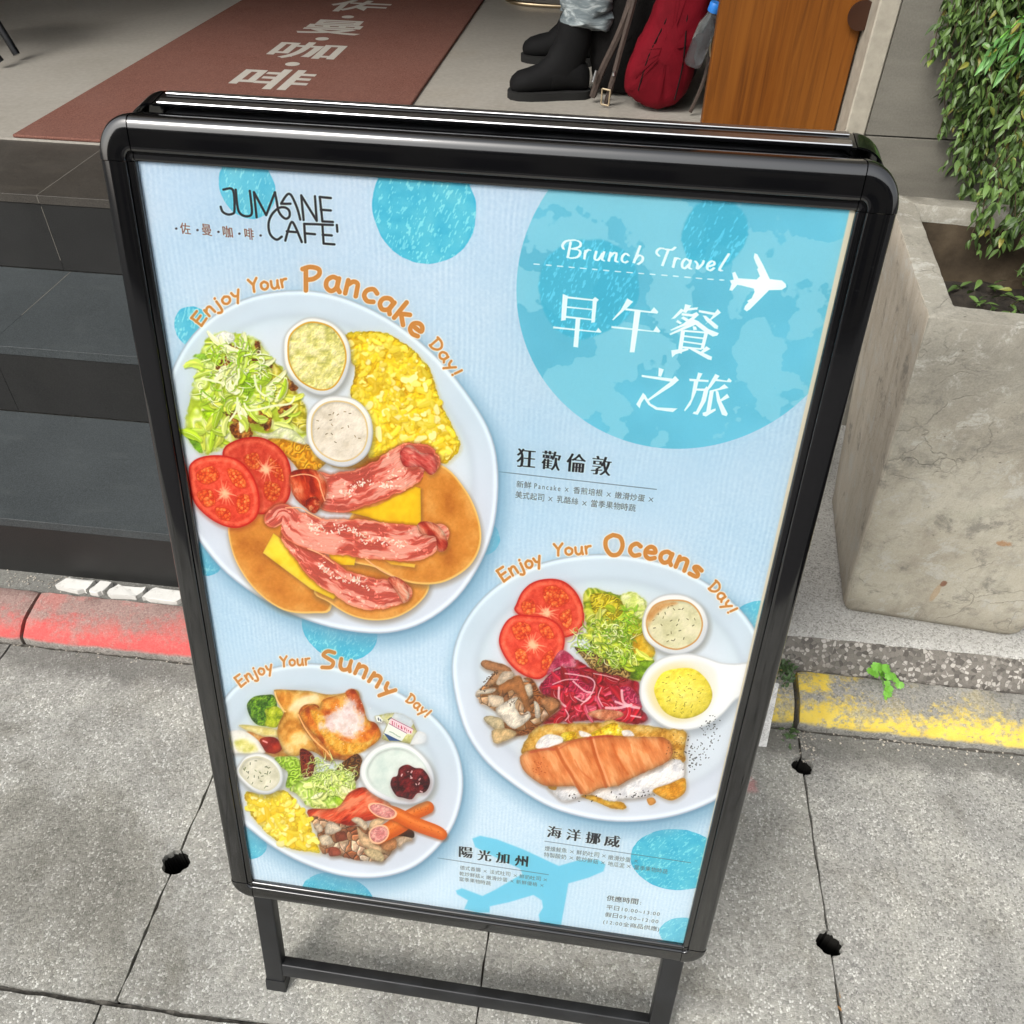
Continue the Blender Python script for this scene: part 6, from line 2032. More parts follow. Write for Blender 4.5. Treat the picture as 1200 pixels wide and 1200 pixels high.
    for pts, c_ in ((((400, 110), (470, 70), (560, 100), (540, 170), (440, 150)), (238, 242, 240)), (((380, 930), (450, 890), (500, 960), (500, 1010), (420, 990)), (244, 246, 244)), (((130, 940), (200, 920), (240, 1010), (290, 1130), (230, 1110), (160, 1010)), (126, 178, 34)), (((290, 720), (380, 720), (400, 860), (340, 910), (290, 860)), (176, 216, 20)), (((620, 420), (720, 440), (740, 560), (700, 660), (620, 560)), (156, 200, 24)), (((200, 280), (300, 260), (340, 330), (260, 310)), (150, 196, 60)), (((590, 90), (690, 130), (700, 240), (640, 200)), (190, 214, 50))):
        food(b1(*pts), [A_(c_) * .82, c_, np.minimum(A_(c_) * 1.12, 255)], 6, .08, int(pts[0][0]), 1.4, .1, .15, wob=1.5, glow=(120, 140, 50))
    for pts in (((500, 210), (580, 150), (650, 170), (650, 270), (560, 240), (490, 300)), ((420, 330), (500, 310), (560, 350), (520, 430), (440, 470), (400, 440)), ((730, 290), (800, 280), (890, 340), (880, 390), (800, 370), (730, 330)), ((450, 760), (560, 720), (640, 780), (760, 800), (780, 760), (870, 770), (900, 830), (860, 940), (780, 880), (680, 870), (560, 860)), ((530, 880), (640, 870), (720, 930), (700, 1000), (570, 1000)), ((990, 490), (1040, 480), (1120, 560), (1060, 580)), ((740, 150), (790, 160), (780, 250), (750, 230)), ((950, 750), (1060, 700), (1050, 860), (1000, 830))):
        food(b1(*pts), [(96, 44, 12), (140, 76, 24), (184, 112, 40), (214, 156, 70)], 5, .12, int(pts[0][1]) + 3, 1.1, .25, .25, warp=5, wob=1.8)
    blades(b1((280, 180), (600, 120), (780, 200), (960, 480), (1100, 700), (1100, 900), (700, 900), (330, 1050), (180, 960), (200, 620)), 70, 22, 7.5, [(206, 228, 96), (228, 240, 150), (178, 208, 50), (240, 244, 196), (214, 222, 90), (190, 216, 70)], 62)
    leafy(b1((260, 240), (600, 110), (800, 260), (960, 620), (780, 760), (480, 760), (260, 640)), 120, [(206, 236, 130), (232, 244, 196), (170, 212, 50), (240, 246, 226), (150, 200, 40)], 61, 1.5, 13, 2.2)
    for pts in (((740, 450), (760, 560), (830, 630), (890, 600)), ((560, 540), (600, 470), (600, 400)), ((590, 650), (580, 760), (520, 850)), ((600, 690), (600, 780), (620, 830)), ((650, 700), (700, 760), (900, 720), (1050, 700), (1090, 640)), ((280, 480), (380, 500), (460, 520))):
        stroke(b1(*pts), 2.6, (238, 244, 216), .95, .6, smooth=4)
    # sauces
    cup(a2((378, 215), (385, 150), (430, 105), (480, 92), (545, 112), (592, 165), (604, 230), (585, 300), (545, 345), (490, 352), (430, 320), (390, 270)), a2((392, 215), (398, 155), (435, 118), (480, 106), (540, 124), (578, 172), (590, 230), (572, 292), (540, 330), (492, 336), (436, 308), (403, 262)), [(196, 196, 110), (216, 214, 140), (230, 228, 166), (238, 234, 190)], 71, 7, .07, 0, side=(214, 170, 60))
    cup(a2((455, 470), (462, 410), (500, 368), (555, 354), (620, 368), (665, 415), (678, 480), (662, 545), (615, 585), (560, 592), (500, 566), (465, 520)), a2((470, 470), (476, 418), (508, 382), (556, 370), (612, 382), (650, 422), (662, 480), (648, 534), (610, 568), (560, 575), (508, 552), (478, 514)), [(214, 208, 194), (226, 222, 212), (236, 232, 224)], 72, 9, .03, 16, (130, 110, 70), side=(220, 200, 150))
    # tomatoes
    tomato(a2((175, 545), (215, 505), (290, 492), (350, 515), (390, 560), (405, 620), (395, 700), (340, 745), (270, 740), (200, 640)), a2((320, 600))[0], 81, [a2((245, 560), (290, 545), (300, 590), (270, 600)), a2((330, 560), (370, 590), (380, 640), (345, 620)), a2((320, 640), (370, 660), (350, 710), (315, 690))], 14, .94)
    tomato(a2((62, 610), (75, 575), (120, 556), (190, 556), (245, 582), (285, 640), (300, 710), (285, 765), (235, 795), (180, 790), (120, 755), (75, 700)), a2((182, 680))[0], 82, [a2((90, 610), (140, 590), (165, 625), (130, 650), (95, 640)), a2((190, 600), (235, 610), (255, 660), (215, 655)), a2((90, 680), (135, 670), (150, 715), (115, 725)), a2((225, 690), (265, 690), (262, 740), (225, 745)), a2((150, 730), (195, 735), (200, 770), (165, 765))], 18)
    # cheese slices, bacon, crumbs
    CH = [(232, 190, 16), (248, 214, 34), (252, 226, 70)]
    food(a3((395, 460), (560, 430), (770, 325), (798, 335), (800, 510), (780, 535), (720, 555), (640, 545), (520, 490)), CH, 30, .01, 91, .7, .12, .45, smooth=0)
    food(a2((310, 880), (345, 815), (380, 840), (470, 950), (555, 1025), (545, 1035), (470, 1000)), [(236, 204, 30), (250, 228, 70), (252, 236, 110)], 30, .01, 92, .7, .12, .45, smooth=0)
    food(a3((290, 670), (450, 700), (440, 750), (330, 745)), CH, 20, .01, 93, .7, .1, .3, smooth=0)
    food(a3((600, 720), (770, 745), (765, 762), (640, 745)), [(244, 200, 60), (250, 220, 90)], 20, .01, 94, .7, .1, .3, smooth=0)
    ribbon(a3((90, 600, .8), (150, 660, 1), (260, 770, 1.2), (380, 850, 1.3), (500, 900, 1.45), (620, 905, 1.25), (700, 900, .85)), 26, 101)
    ribbon(a3((0, 500, .7), (60, 470, .8), (130, 540, 1.25), (260, 590, 1.35), (420, 600, 1.45), (600, 620, 1.45), (780, 630, 1.35), (860, 600, 1.0), (900, 580, .8)), 30, 104)
    ribbon(a3((250, 340, 1.3), (340, 360, 1.5), (480, 330, 1.45), (620, 270, 1.5), (740, 200, 1.5), (820, 180, 1.2), (850, 190, .8)), 31, 107)
    food(a3((90, 260), (160, 230), (240, 240), (290, 300), (280, 400), (230, 450), (180, 440), (110, 370)), [(150, 34, 12), (196, 60, 26), (222, 104, 60), (238, 160, 120)], 10, .12, 111, 1, .3, .4, warp=6, stretch=(2, .8), ang=1.2)
    food(a3((180, 400), (230, 380), (260, 420), (230, 470), (190, 450)), [(130, 20, 8), (186, 50, 20), (232, 150, 100)], 5, .1, 112, 1, .3, .3)
    for q in (((100, 270), (170, 258), (240, 280), (260, 340), (280, 400)), ((70, 440), (150, 440), (200, 470), (260, 500)), ((190, 660), (260, 690), (330, 740)), ((500, 715), (580, 775), (650, 810))):
        stroke(a3(*q), 1.5, (244, 196, 150), .9, .6, smooth=4)
    food(a3((690, 130), (740, 100), (800, 140), (870, 150), (888, 230), (850, 262), (800, 220), (720, 220), (690, 180)), [(186, 50, 44), (214, 92, 84), (236, 160, 146), (244, 204, 180)], 9, .1, 113, 1, .3, .3, warp=5, stretch=(2.5, .8), ang=.6)
    food(a3((780, 530), (830, 512), (900, 540), (945, 620), (930, 670), (890, 672), (880, 600), (840, 590), (800, 580)), [(176, 44, 30), (210, 84, 60), (232, 150, 120), (246, 210, 180)], 9, .1, 114, 1, .3, .3, warp=5, stretch=(2.5, .8), ang=.9)
    food(a3((620, 830), (660, 810), (720, 850), (738, 920), (700, 955), (672, 900)), [(176, 44, 30), (210, 84, 60), (236, 160, 130), (246, 214, 190)], 8, .1, 115, 1, .3, .3, warp=5, stretch=(2.5, .8), ang=.9)
    for k, (pth, n) in enumerate(((((370, 380), (430, 330), (500, 300), (600, 320), (680, 240)), 62), (((200, 540), (260, 560), (350, 560), (440, 560), (480, 600), (560, 620), (640, 630), (720, 610)), 95), (((260, 740), (300, 790), (380, 830), (450, 830), (520, 870)), 52))):
        specks(n, a3(*pth), 2.6, (252, 244, 230), 1.5, 120 + k, .95, 2.0)
        specks(n // 2, a3(*pth), 3.4, (226, 176, 120), 1.0, 140 + k, .5, 1.5)

    # ================= oceans plate =================
    o5 = Crop(520, 640, 3.158)
    plate(o5((30, 480), (45, 350), (105, 235), (200, 142), (330, 72), (480, 36), (640, 30), (800, 58), (930, 110), (1050, 190), (1140, 290), (1200, 430), (1215, 560), (1190, 700), (1120, 840), (1020, 930), (900, 985), (780, 1012), (640, 1020), (500, 1000), (370, 955), (240, 870), (140, 780), (70, 660)), 5)
    o3 = Crop(545, 670, 5.4545)
    tomato(o3((325, 260), (330, 200), (370, 120), (440, 65), (540, 45), (630, 62), (700, 120), (740, 190), (760, 270), (750, 340), (700, 400), (600, 420), (480, 360)), o3((520, 265))[0], 201, [o3((500, 110), (560, 90), (640, 130), (660, 190), (570, 230), (510, 190)), o3((360, 200), (430, 180), (450, 260), (380, 270)), o3((600, 280), (670, 240), (680, 330), (640, 360))], 14, .98)
    tomato(o3((220, 470), (225, 390), (270, 310), (340, 275), (430, 280), (520, 290), (600, 340), (635, 420), (620, 520), (560, 610), (490, 680), (420, 680), (340, 640), (270, 570)), o3((430, 470))[0], 204, [o3((300, 360), (350, 320), (420, 350), (400, 420), (330, 430)), o3((470, 340), (530, 340), (570, 420), (500, 420)), o3((320, 500), (380, 500), (400, 580), (340, 590)), o3((490, 560), (550, 500), (570, 570), (500, 630))], 20)
    GRL = [(104, 128, 16), (150, 176, 34), (194, 206, 50), (220, 226, 90), (238, 240, 156)]
    food(o3((760, 130), (830, 105), (900, 130), (1000, 150), (1060, 130), (1150, 190), (1160, 330), (1200, 480), (1200, 560), (1130, 690), (1050, 690), (900, 640), (800, 480), (760, 250)), GRL, 15, .1, 211, 1.6, .2, .3, kind='fold', warp=10, wob=2, glow=(140, 140, 60))
    food(o3((990, 170), (1060, 130), (1150, 190), (1150, 300), (1060, 270)), [(206, 220, 120), (228, 236, 160), (240, 244, 200)], 7, .08, 212, 2, .1, .0, wob=2)
    food(o3((1060, 340), (1110, 330), (1200, 470), (1200, 540), (1080, 560), (1070, 430)), [(196, 150, 10), (222, 186, 40), (234, 210, 90)], 8, .06, 213, 1.2, .2, .1)
    food(o3((800, 150), (900, 140), (1000, 190), (1000, 300), (880, 320), (820, 260)), [(150, 140, 10), (200, 180, 20), (222, 208, 60), (236, 226, 120)], 7, .12, 214, 1.2, .2, .1, kind='fold', warp=8)
    food(o3((1050, 590), (1200, 560), (1180, 640), (1100, 690), (1045, 660)), [(86, 120, 10), (130, 170, 20), (160, 200, 40)], 7, .1, 215, 1, .2, .3)
    food(o3((700, 480), (820, 520), (900, 560), (960, 620), (1050, 600), (1040, 690), (930, 660), (830, 640), (760, 560)), [(70, 46, 14), (130, 100, 50), (180, 150, 80), (214, 200, 150)], 6, .12, 216, 1, .3, .3, kind='fold', warp=6)
    blades(o3((790, 150), (1000, 170), (1100, 300), (1150, 560), (1050, 650), (900, 600), (780, 480), (760, 300)), 34, 16, 6, [(196, 214, 60), (214, 222, 96), (170, 190, 30), (228, 232, 130), (140, 176, 30)], 220)
    leafy(o3((700, 350), (820, 290), (1000, 320), (1080, 420), (1080, 560), (920, 600), (740, 500), (690, 430)), 190, [(206, 232, 100), (226, 242, 160), (160, 206, 50), (240, 248, 200), (120, 170, 30)], 221, 1.2, 10, 2.6)
    leafy(o3((990, 220), (1090, 240), (1110, 330), (1040, 330)), 26, [(140, 196, 40), (170, 214, 70)], 222, 1.4, 8, 2)
    RD = [(128, 10, 24), (180, 22, 40), (204, 44, 66), (226, 110, 130)]
    food(o3((480, 720), (560, 690), (640, 620), (700, 560), (800, 620), (900, 650), (1050, 690), (1110, 720), (1110, 860), (1170, 930), (1100, 975), (980, 960), (800, 950), (600, 960), (480, 970), (560, 900), (600, 850), (500, 800)), RD, 15, .14, 231, 1.2, .3, .5, kind='fold', warp=9, glow=(90, 20, 20), wob=1.5)
    food(o3((590, 520), (640, 505), (700, 560), (700, 610), (600, 610), (520, 660)), [(176, 40, 80), (206, 84, 120), (226, 140, 160)], 6, .1, 232, 1, .2, .3)
    food(o3((500, 700), (600, 620), (720, 620), (800, 650), (832, 700), (800, 780), (720, 830), (620, 850), (560, 780), (500, 790)), [(150, 16, 50), (186, 36, 78), (206, 80, 116)], 7, .1, 233, 1, .3, .4, kind='fold', warp=5)
    food(o3((760, 640), (860, 650), (1040, 690), (960, 710), (840, 690)), [(140, 16, 20), (176, 40, 40), (210, 90, 80)], 6, .12, 234, 1, .3, .3, kind='fold', warp=5)
    food(o3((930, 780), (980, 740), (1060, 740), (1120, 830), (1120, 880), (1040, 900), (960, 850)), [(150, 20, 60), (190, 50, 90), (220, 120, 150)], 7, .1, 235, 1, .2, .3, kind='fold', warp=5)
    blades(o3((500, 730), (600, 650), (800, 660), (1050, 720), (1110, 830), (1150, 930), (980, 940), (600, 940), (520, 940), (600, 860), (510, 790)), 46, 17, 6.5, [(186, 24, 44), (206, 44, 72), (160, 14, 30), (222, 90, 120), (196, 30, 60)], 236, (246, 220, 228), (80, 6, 14), 1.4, .45, .55)
    for q, w_ in ((((690, 700), (760, 760), (800, 770)), 2.0), (((640, 650), (720, 660), (800, 680), (828, 720), (800, 790), (740, 850)), 1.6), (((560, 720), (640, 690), (720, 690)), 1.4), (((600, 740), (600, 820), (640, 860)), 2.6), (((700, 800), (760, 830), (800, 800)), 1.8),
                  (((1000, 760), (1010, 830), (1060, 860), (1110, 870)), 3.0), (((1060, 850), (980, 870), (900, 870)), 3.2), (((960, 830), (1040, 860)), 2.6), (((870, 740), (850, 800), (880, 860)), 1.2), (((640, 880), (660, 920), (640, 950)), 1.4), (((500, 950), (560, 910), (600, 880)), 1.4), (((820, 650), (900, 665), (980, 690)), 1.2), (((1060, 920), (1120, 930)), 2)):
        stroke(o3(*q), w_, (246, 214, 222), .85, .8, smooth=4)
    food(o3((780, 910), (860, 880), (980, 890), (1010, 920), (900, 950)), [(196, 120, 80), (222, 150, 110), (236, 190, 150)], 6, .08, 237, 1, .2, .2)
    # mushrooms
    MU = [(236, 226, 206), (196, 138, 84), (166, 104, 56), (214, 160, 106), (244, 236, 222), (140, 82, 42), (230, 214, 186)]
    food(o3((380, 680), (440, 700), (490, 780), (600, 820), (590, 880), (500, 960), (400, 1040), (260, 1036), (250, 940), (300, 860), (260, 780)), [(110, 56, 22), (158, 90, 40), (200, 132, 70)], 7, .12, 240, 1.5, .3, .4, kind='fold', warp=5)
    food(o3((75, 770), (130, 720), (240, 700), (330, 660), (400, 700), (430, 780), (460, 860), (560, 830), (600, 860), (520, 930), (440, 980), (330, 1010), (250, 920), (160, 870), (90, 830)), MU, 11, .10, 241, 1.2, .2, .35, kind='cells', warp=5, wob=2)
    for pts, c_ in ((((100, 590), (130, 565), (200, 580), (280, 610), (290, 650), (200, 640), (130, 620)), (186, 132, 88)), (((130, 730), (180, 650), (240, 630), (220, 690), (150, 735)), (206, 160, 116)), (((240, 640), (300, 640), (310, 670), (230, 720), (200, 710)), (236, 222, 200)), (((230, 720), (330, 670), (370, 700), (420, 870), (390, 890), (320, 760), (240, 780), (200, 760)), (190, 128, 72)), (((380, 730), (420, 720), (430, 780), (400, 790)), (240, 226, 204)), (((80, 760), (190, 745), (180, 770), (90, 785)), (238, 228, 210)), (((150, 790), (240, 800), (240, 850), (170, 860)), (232, 218, 196)), (((200, 870), (330, 800), (320, 850), (340, 900), (360, 920), (400, 890), (420, 930), (330, 1000), (280, 990), (230, 930)), (240, 234, 222)), (((440, 830), (470, 850), (480, 920), (450, 930)), (240, 230, 214)), (((480, 820), (560, 805), (600, 850), (540, 890)), (206, 148, 96)), (((120, 940), (170, 920), (240, 950), (250, 1030), (190, 1010)), (222, 208, 170)), (((170, 1020), (250, 1000), (330, 1036), (200, 1100)), (226, 200, 150))):
        food(o3(*pts), [A_(c_) * .86, c_, np.minimum(A_(c_) * 1.08, 255)], 6, .08, int(pts[0][0]) + 7, .8, .3, .5, wob=.8)
    for q in (((350, 840), (340, 880), (360, 915), (400, 905)), ((240, 760), (250, 800), (320, 790)), ((130, 720), (190, 650))):
        stroke(o3(*q), 1.2, (96, 58, 34), .6, .7, smooth=3)
    specks(26, o3((130, 720), (200, 640), (90, 770)), 2, (60, 44, 34), 1.0, 245, .8, .8)
    specks(14, o3((300, 830), (280, 940)), 2, (70, 54, 44), .8, 246, .7, .6)
    # sauce cup and the spoon dish with its scoop
    q6 = Crop(660, 680, 6.0)
    cup(q6((552, 320), (560, 250), (600, 165), (680, 110), (780, 95), (880, 115), (970, 180), (1015, 270), (1015, 350), (975, 440), (900, 500), (800, 525), (700, 505), (610, 450), (565, 390)), q6((580, 310), (590, 250), (630, 180), (700, 145), (790, 135), (880, 150), (945, 205), (978, 280), (975, 350), (940, 420), (880, 465), (800, 490), (715, 475), (640, 430), (595, 375)), [(206, 206, 170), (222, 222, 192), (232, 230, 206)], 251, 10, .03, 26, (110, 104, 60), side=(206, 160, 96))
    food(q6((590, 330), (590, 250), (640, 180), (720, 150), (800, 160), (700, 200), (640, 260)), [(200, 150, 90), (212, 172, 116), (216, 190, 140)], 10, .02, 252, 3.0, 0, 0)
    dish = q6((535, 770), (550, 690), (600, 610), (690, 545), (800, 518), (900, 515), (1000, 540), (1100, 575), (1200, 585), (1330, 590), (1330, 760), (1210, 840), (1130, 930), (1030, 1010), (900, 1050), (780, 1050), (680, 1010), (590, 930), (545, 850))
    shadow(dish, (140, 150, 160), 2, 5, 9, .6)
    dp_ = sm(dish, 4); sl = bb(dp_, 3); x, y = X[sl], Y[sl]; d = sdp(dp_, x, y)
    inn = sm(q6((560, 770), (580, 690), (640, 620), (720, 570), (820, 545), (920, 545), (1010, 570), (1080, 620), (1100, 700), (1095, 800), (1050, 900), (960, 980), (860, 1015), (760, 1010), (670, 960), (600, 880)), 4); di = sdp(inn, x, y)
    col = A_([236, 242, 248], np.float32) - (np.exp(-((d + .5) / 1.4) ** 2) * 34)[..., None]
    col = col - (ss(1, -7, di) * 10)[..., None] * A_([.8, 1, 1.8])
    lay(sl, ss(.8, -.8, d), col)
    q0 = q6((800, 790))[0]
    lay(sl, .62 * ss(44, 18, np.hypot(x - q0[0], (y - q0[1]) * 1.0)) * ss(1, -6, di), (226, 206, 120))
    scoop = sm(q6((640, 790), (650, 720), (700, 650), (790, 622), (900, 620), (975, 665), (1030, 740), (1045, 820), (1010, 900), (940, 950), (850, 972), (760, 955), (690, 900)), 5)
    sl = bb(scoop, 3); x, y = X[sl], Y[sl]; d = sdp(scoop, x, y)
    n = fbm(x, y, 5, 261, 4)
    dome = np.sqrt(np.clip(-d, 0, 34) / 34)
    col = ramp(dome * .75 + (n - .5) * .6 + .1, [(196, 182, 40), (226, 214, 74), (238, 230, 112), (244, 240, 150)]) * light((n * 2 + dome * 9).astype(np.float32), .3)[..., None]
    lay(sl, ss(.8, -.8, d), np.clip(col, 0, 255))
    for p in inside(46, [(q0[0] + (p[0] - q0[0]) * .8, q0[1] + (p[1] - q0[1]) * .8) for p in scoop], 262):
        stroke([p, (p[0] + rs.normal() * 1.4, p[1] + rs.normal() * 1.4)], .8, (110, 104, 20), .6, .5)
    specks(60, q6((1000, 1060), (1040, 1000), (1060, 1080), (1000, 1150), (960, 1250)), 5.5, (60, 60, 60), 1.0, 263, .8, .8)
    # croissant sandwich
    q4 = Crop(600, 830, 5.4545)
    food(q4((60, 270), (90, 200), (150, 130), (240, 100), (400, 95), (560, 90), (640, 75), (740, 100), (860, 110), (1000, 130), (1110, 150), (1100, 260), (1090, 350), (900, 330), (600, 220), (300, 220), (100, 290)), [(186, 134, 40), (214, 168, 66), (228, 190, 96), (238, 212, 130)], 7, .07, 301, 1.2, .3, .4, wob=1.5)
    food(q4((320, 160), (400, 150), (430, 190), (560, 130), (650, 90), (710, 140), (700, 190), (560, 190), (330, 210)), EGG, 4, .14, 302, 1, .2, .2, kind='curd', warp=3)
    for pts in (((150, 250), (180, 190), (240, 165), (320, 185), (310, 230), (220, 260)), ((700, 145), (750, 140), (780, 175), (720, 185)), ((430, 142), (500, 165), (500, 185), (440, 180))):
        food(q4(*pts), [(226, 230, 236), (246, 248, 250), (254, 254, 254)], 6, .08, 303, .8, .12, .3)
    food(q4((230, 490), (420, 480), (560, 500), (680, 490), (760, 430), (900, 380), (1000, 330), (1060, 330), (1098, 360), (1090, 440), (1000, 480), (920, 510), (860, 560), (700, 580), (620, 590), (480, 560), (340, 590), (270, 550)), [(214, 218, 226), (238, 240, 244), (250, 250, 252)], 9, .12, 304, 1.2, .15, .4, warp=5, wob=1.5)
    food(q4((900, 520), (1010, 480), (1090, 445), (1110, 470), (1100, 540), (1020, 588), (940, 560)), [(196, 130, 20), (228, 170, 50), (242, 200, 90)], 5, .12, 305, 1, .2, .3, kind='curd', warp=3)
    food(q4((440, 560), (520, 555), (600, 590), (700, 600), (725, 640), (640, 640), (540, 600)), [(196, 140, 20), (226, 176, 50), (240, 204, 90)], 6, .08, 306, 1, .2, .2, wob=1)
    food(q4((860, 580), (900, 570), (918, 600), (880, 620)), [(220, 150, 60), (236, 176, 90)], 6, .05, 307, .8, .2, .1)
    food(q4((230, 490), (280, 490), (280, 520), (240, 515)), [(206, 150, 40), (226, 176, 60)], 6, .05, 308, .8, .2, .1)
    cr = q4((50, 320), (70, 290), (120, 265), (220, 255), (280, 235), (380, 200), (500, 180), (620, 170), (760, 180), (880, 180), (980, 190), (1025, 250), (1010, 320), (940, 370), (820, 420), (740, 460), (680, 495), (600, 505), (540, 520), (490, 550), (440, 545), (400, 500), (300, 500), (200, 490), (120, 440), (70, 390))
    food(cr, [(196, 112, 52), (214, 134, 72), (226, 154, 92), (236, 182, 126)], 12, .10, 310, .9, .28, .5, ang=1.1, stretch=(2.4, .8), wob=.6, dome=.25)
    for q, w_, c_, a_ in ((((280, 250), (330, 350), (380, 430), (440, 540)), 3.4, (176, 76, 20), .55), (((300, 250), (350, 345), (400, 420), (470, 520)), 2.0, (246, 182, 130), .6), (((500, 185), (530, 300), (570, 410), (600, 500)), 3.4, (176, 76, 20), .6), (((518, 190), (548, 300), (590, 410), (622, 496)), 2.2, (248, 188, 140), .7), (((640, 230), (680, 330), (740, 420)), 2.2, (190, 86, 26), .4), (((760, 230), (770, 280)), 1.4, (250, 214, 170), .7), (((300, 260), (380, 215), (480, 195)), 1.6, (196, 84, 50), .45), (((400, 330), (440, 400), (520, 470)), 1.4, (200, 96, 36), .5), (((120, 280), (200, 262), (270, 262)), 3, (186, 70, 50), .5), (((480, 195), (560, 180), (640, 178)), 2.6, (190, 60, 40), .5)):
        stroke(q4(*q), w_, c_, a_, 1.1, smooth=4)
    specks(22, q4((150, 420), (200, 340), (140, 400)), 3.5, (170, 74, 24), .9, 311, .5, 1.0)
    specks(40, q4((1020, 260), (1040, 300), (1060, 200)), 4, (110, 60, 20), .8, 312, .7, .6)
    specks(30, q4((380, 560), (640, 570), (800, 555), (890, 545)), 3.0, (40, 34, 34), 1.0, 313, .9, 1.0)
    specks(50, q4((1130, 200), (1130, 300), (1140, 400), (1190, 250), (1180, 350)), 4, (50, 46, 46), 1.0, 314, .85, .8)

    # ================= sunny plate =================
    s6 = Crop(250, 750, 3.871)
    plate(s6((-60, 560), (-40, 400), (30, 290), (110, 200), (230, 135), (380, 106), (520, 112), (680, 158), (850, 240), (990, 335), (1080, 440), (1125, 560), (1132, 690), (1095, 830), (1020, 940), (920, 1025), (800, 1070), (670, 1080), (540, 1060), (400, 1010), (280, 945), (180, 870), (60, 760)), 7)
    s5 = Crop(270, 790, 8.0)
    food(s5((160, 320), (170, 260), (230, 210), (330, 195), (410, 200), (440, 290), (430, 400), (380, 480), (270, 480), (200, 420)), [(40, 84, 12), (84, 134, 20), (126, 176, 34), (164, 206, 60)], 2.6, .2, 401, .8, .35, .3, kind='curd', glow=(120, 140, 90))
    food(s5((330, 330), (430, 300), (500, 360), (470, 440), (430, 500), (330, 480), (340, 400)), [(120, 150, 10), (190, 206, 30), (224, 230, 90)], 5, .08, 402, 1, .2, .2)
    food(s5((80, 480), (200, 480), (440, 520), (450, 590), (300, 580), (180, 540)), [(222, 210, 120), (236, 226, 150), (244, 238, 186)], 8, .04, 403, 1, .2, .3)
    food(s5((150, 540), (300, 580), (470, 640), (560, 760), (420, 780), (330, 740), (200, 700)), [(206, 130, 50), (226, 164, 80), (238, 200, 130)], 8, .05, 404, 1.2, .2, .3)
    food(s5((-20, 560), (60, 525), (150, 540), (240, 600), (310, 680), (320, 740), (100, 740), (-40, 730)), [(232, 236, 232), (242, 244, 242), (250, 250, 250)], 9, .02, 405, .8, .12, .3)
    food(s5((40, 640), (120, 610), (220, 650), (250, 720), (100, 730)), [(206, 206, 110), (226, 224, 150), (236, 236, 190)], 6, .04, 406, 3, 0, 0)
    food(s5((275, 620), (330, 590), (420, 595), (480, 650), (480, 710), (420, 745), (340, 730), (310, 690)), [(130, 20, 10), (176, 38, 20), (206, 70, 36)], 12, .04, 407, .8, .4, .4, dome=.5)
    stroke(s5((310, 625), (345, 640)), 2.0, (250, 190, 190), .9, .8)
    TO = [(198, 134, 40), (224, 170, 76), (238, 200, 114), (246, 222, 160)]
    food(s5((415, 170), (430, 145), (600, 150), (760, 160), (900, 190), (1050, 180), (1180, 145), (1200, 240), (1000, 420), (900, 600), (960, 800), (900, 800), (760, 720), (620, 770), (520, 740), (450, 600), (450, 480), (510, 340), (450, 260)), TO, 12, .06, 411, .8, .3, .45, smooth=3)
    food(s5((430, 160), (560, 170), (560, 300), (500, 340), (440, 230)), [(206, 130, 30), (224, 160, 60), (236, 190, 90)], 8, .04, 412, 2.5, .1, 0)
    food(s5((560, 300), (700, 200), (820, 220), (660, 330), (560, 350)), [(240, 220, 170), (248, 236, 200)], 8, .03, 413, 3, .0, 0)
    food(s5((640, 380), (680, 300), (760, 280), (830, 300), (880, 400), (940, 560), (1000, 700), (1200, 750), (1200, 820), (960, 790), (870, 770), (780, 640), (680, 500)), [(190, 90, 24), (220, 128, 44), (236, 160, 70), (244, 190, 110)], 7, .07, 414, .9, .35, .5)
    food(s6((395, 340), (440, 295), (480, 310), (500, 270), (600, 240), (635, 224), (650, 240), (680, 300), (700, 360), (740, 380), (760, 440), (700, 490), (640, 500), (580, 525), (540, 525), (480, 450), (430, 400)), [(176, 76, 14), (210, 112, 28), (230, 152, 48), (238, 188, 92)], 11, .10, 415, 1, .3, .5, warp=6)
    food(s6((440, 320), (500, 340), (520, 400), (600, 460), (700, 460), (740, 420), (690, 500), (580, 520), (500, 440)), [(214, 150, 30), (232, 180, 60), (242, 210, 110)], 5, .08, 416, 2, .1, 0)
    food(s6((600, 240), (640, 225), (680, 300), (680, 340), (640, 300)), [(170, 60, 14), (204, 90, 30), (220, 120, 60)], 6, .08, 417, 1.5, .2, 0)
    stroke(s5((640, 380), (700, 500), (790, 620), (900, 720), (960, 800)), 1.6, (250, 206, 140), .9, .7, smooth=4)
    stroke(s5((420, 170), (440, 240), (500, 340), (520, 350)), 1.8, (250, 214, 140), .9, .7, smooth=3)
    # icing sugar
    sl = bb(s6((470, 250), (710, 470)), 3); x, y = X[sl], Y[sl]
    sp = sm(s6((480, 390), (530, 330), (590, 280), (620, 265), (650, 290), (680, 340), (685, 400), (660, 440), (610, 455), (560, 430), (510, 420)), 4)
    d = sdp(sp, x, y); n = fbm(x, y, 5, 421, 4)
    m = ss(4, -7, d + (n - .5) * 14)
    lay(sl, m * (.75 + .25 * n), ramp(n, [(206, 200, 220), (232, 232, 246), (250, 250, 255)]))
    specks(60, s6((520, 380), (600, 300), (660, 380), (600, 440)), 7, (246, 240, 250), 1.0, 422, .7, .5)
    # butter portion with its printed foil
    b8 = Crop(430, 820, 17.14)
    food(b8((160, 330), (420, 265), (560, 260), (700, 290), (900, 400), (1010, 640), (880, 880), (420, 830), (300, 790), (340, 640), (400, 500), (340, 440), (200, 450)), [(206, 206, 130), (224, 226, 170), (232, 236, 210)], 5, .05, 431, .7, .3, .4, smooth=0)
    food(b8((560, 262), (720, 290), (900, 400), (930, 480), (880, 560), (500, 360)), [(206, 220, 230), (226, 236, 242)], 8, .02, 432, .7, .1, 0, smooth=0)
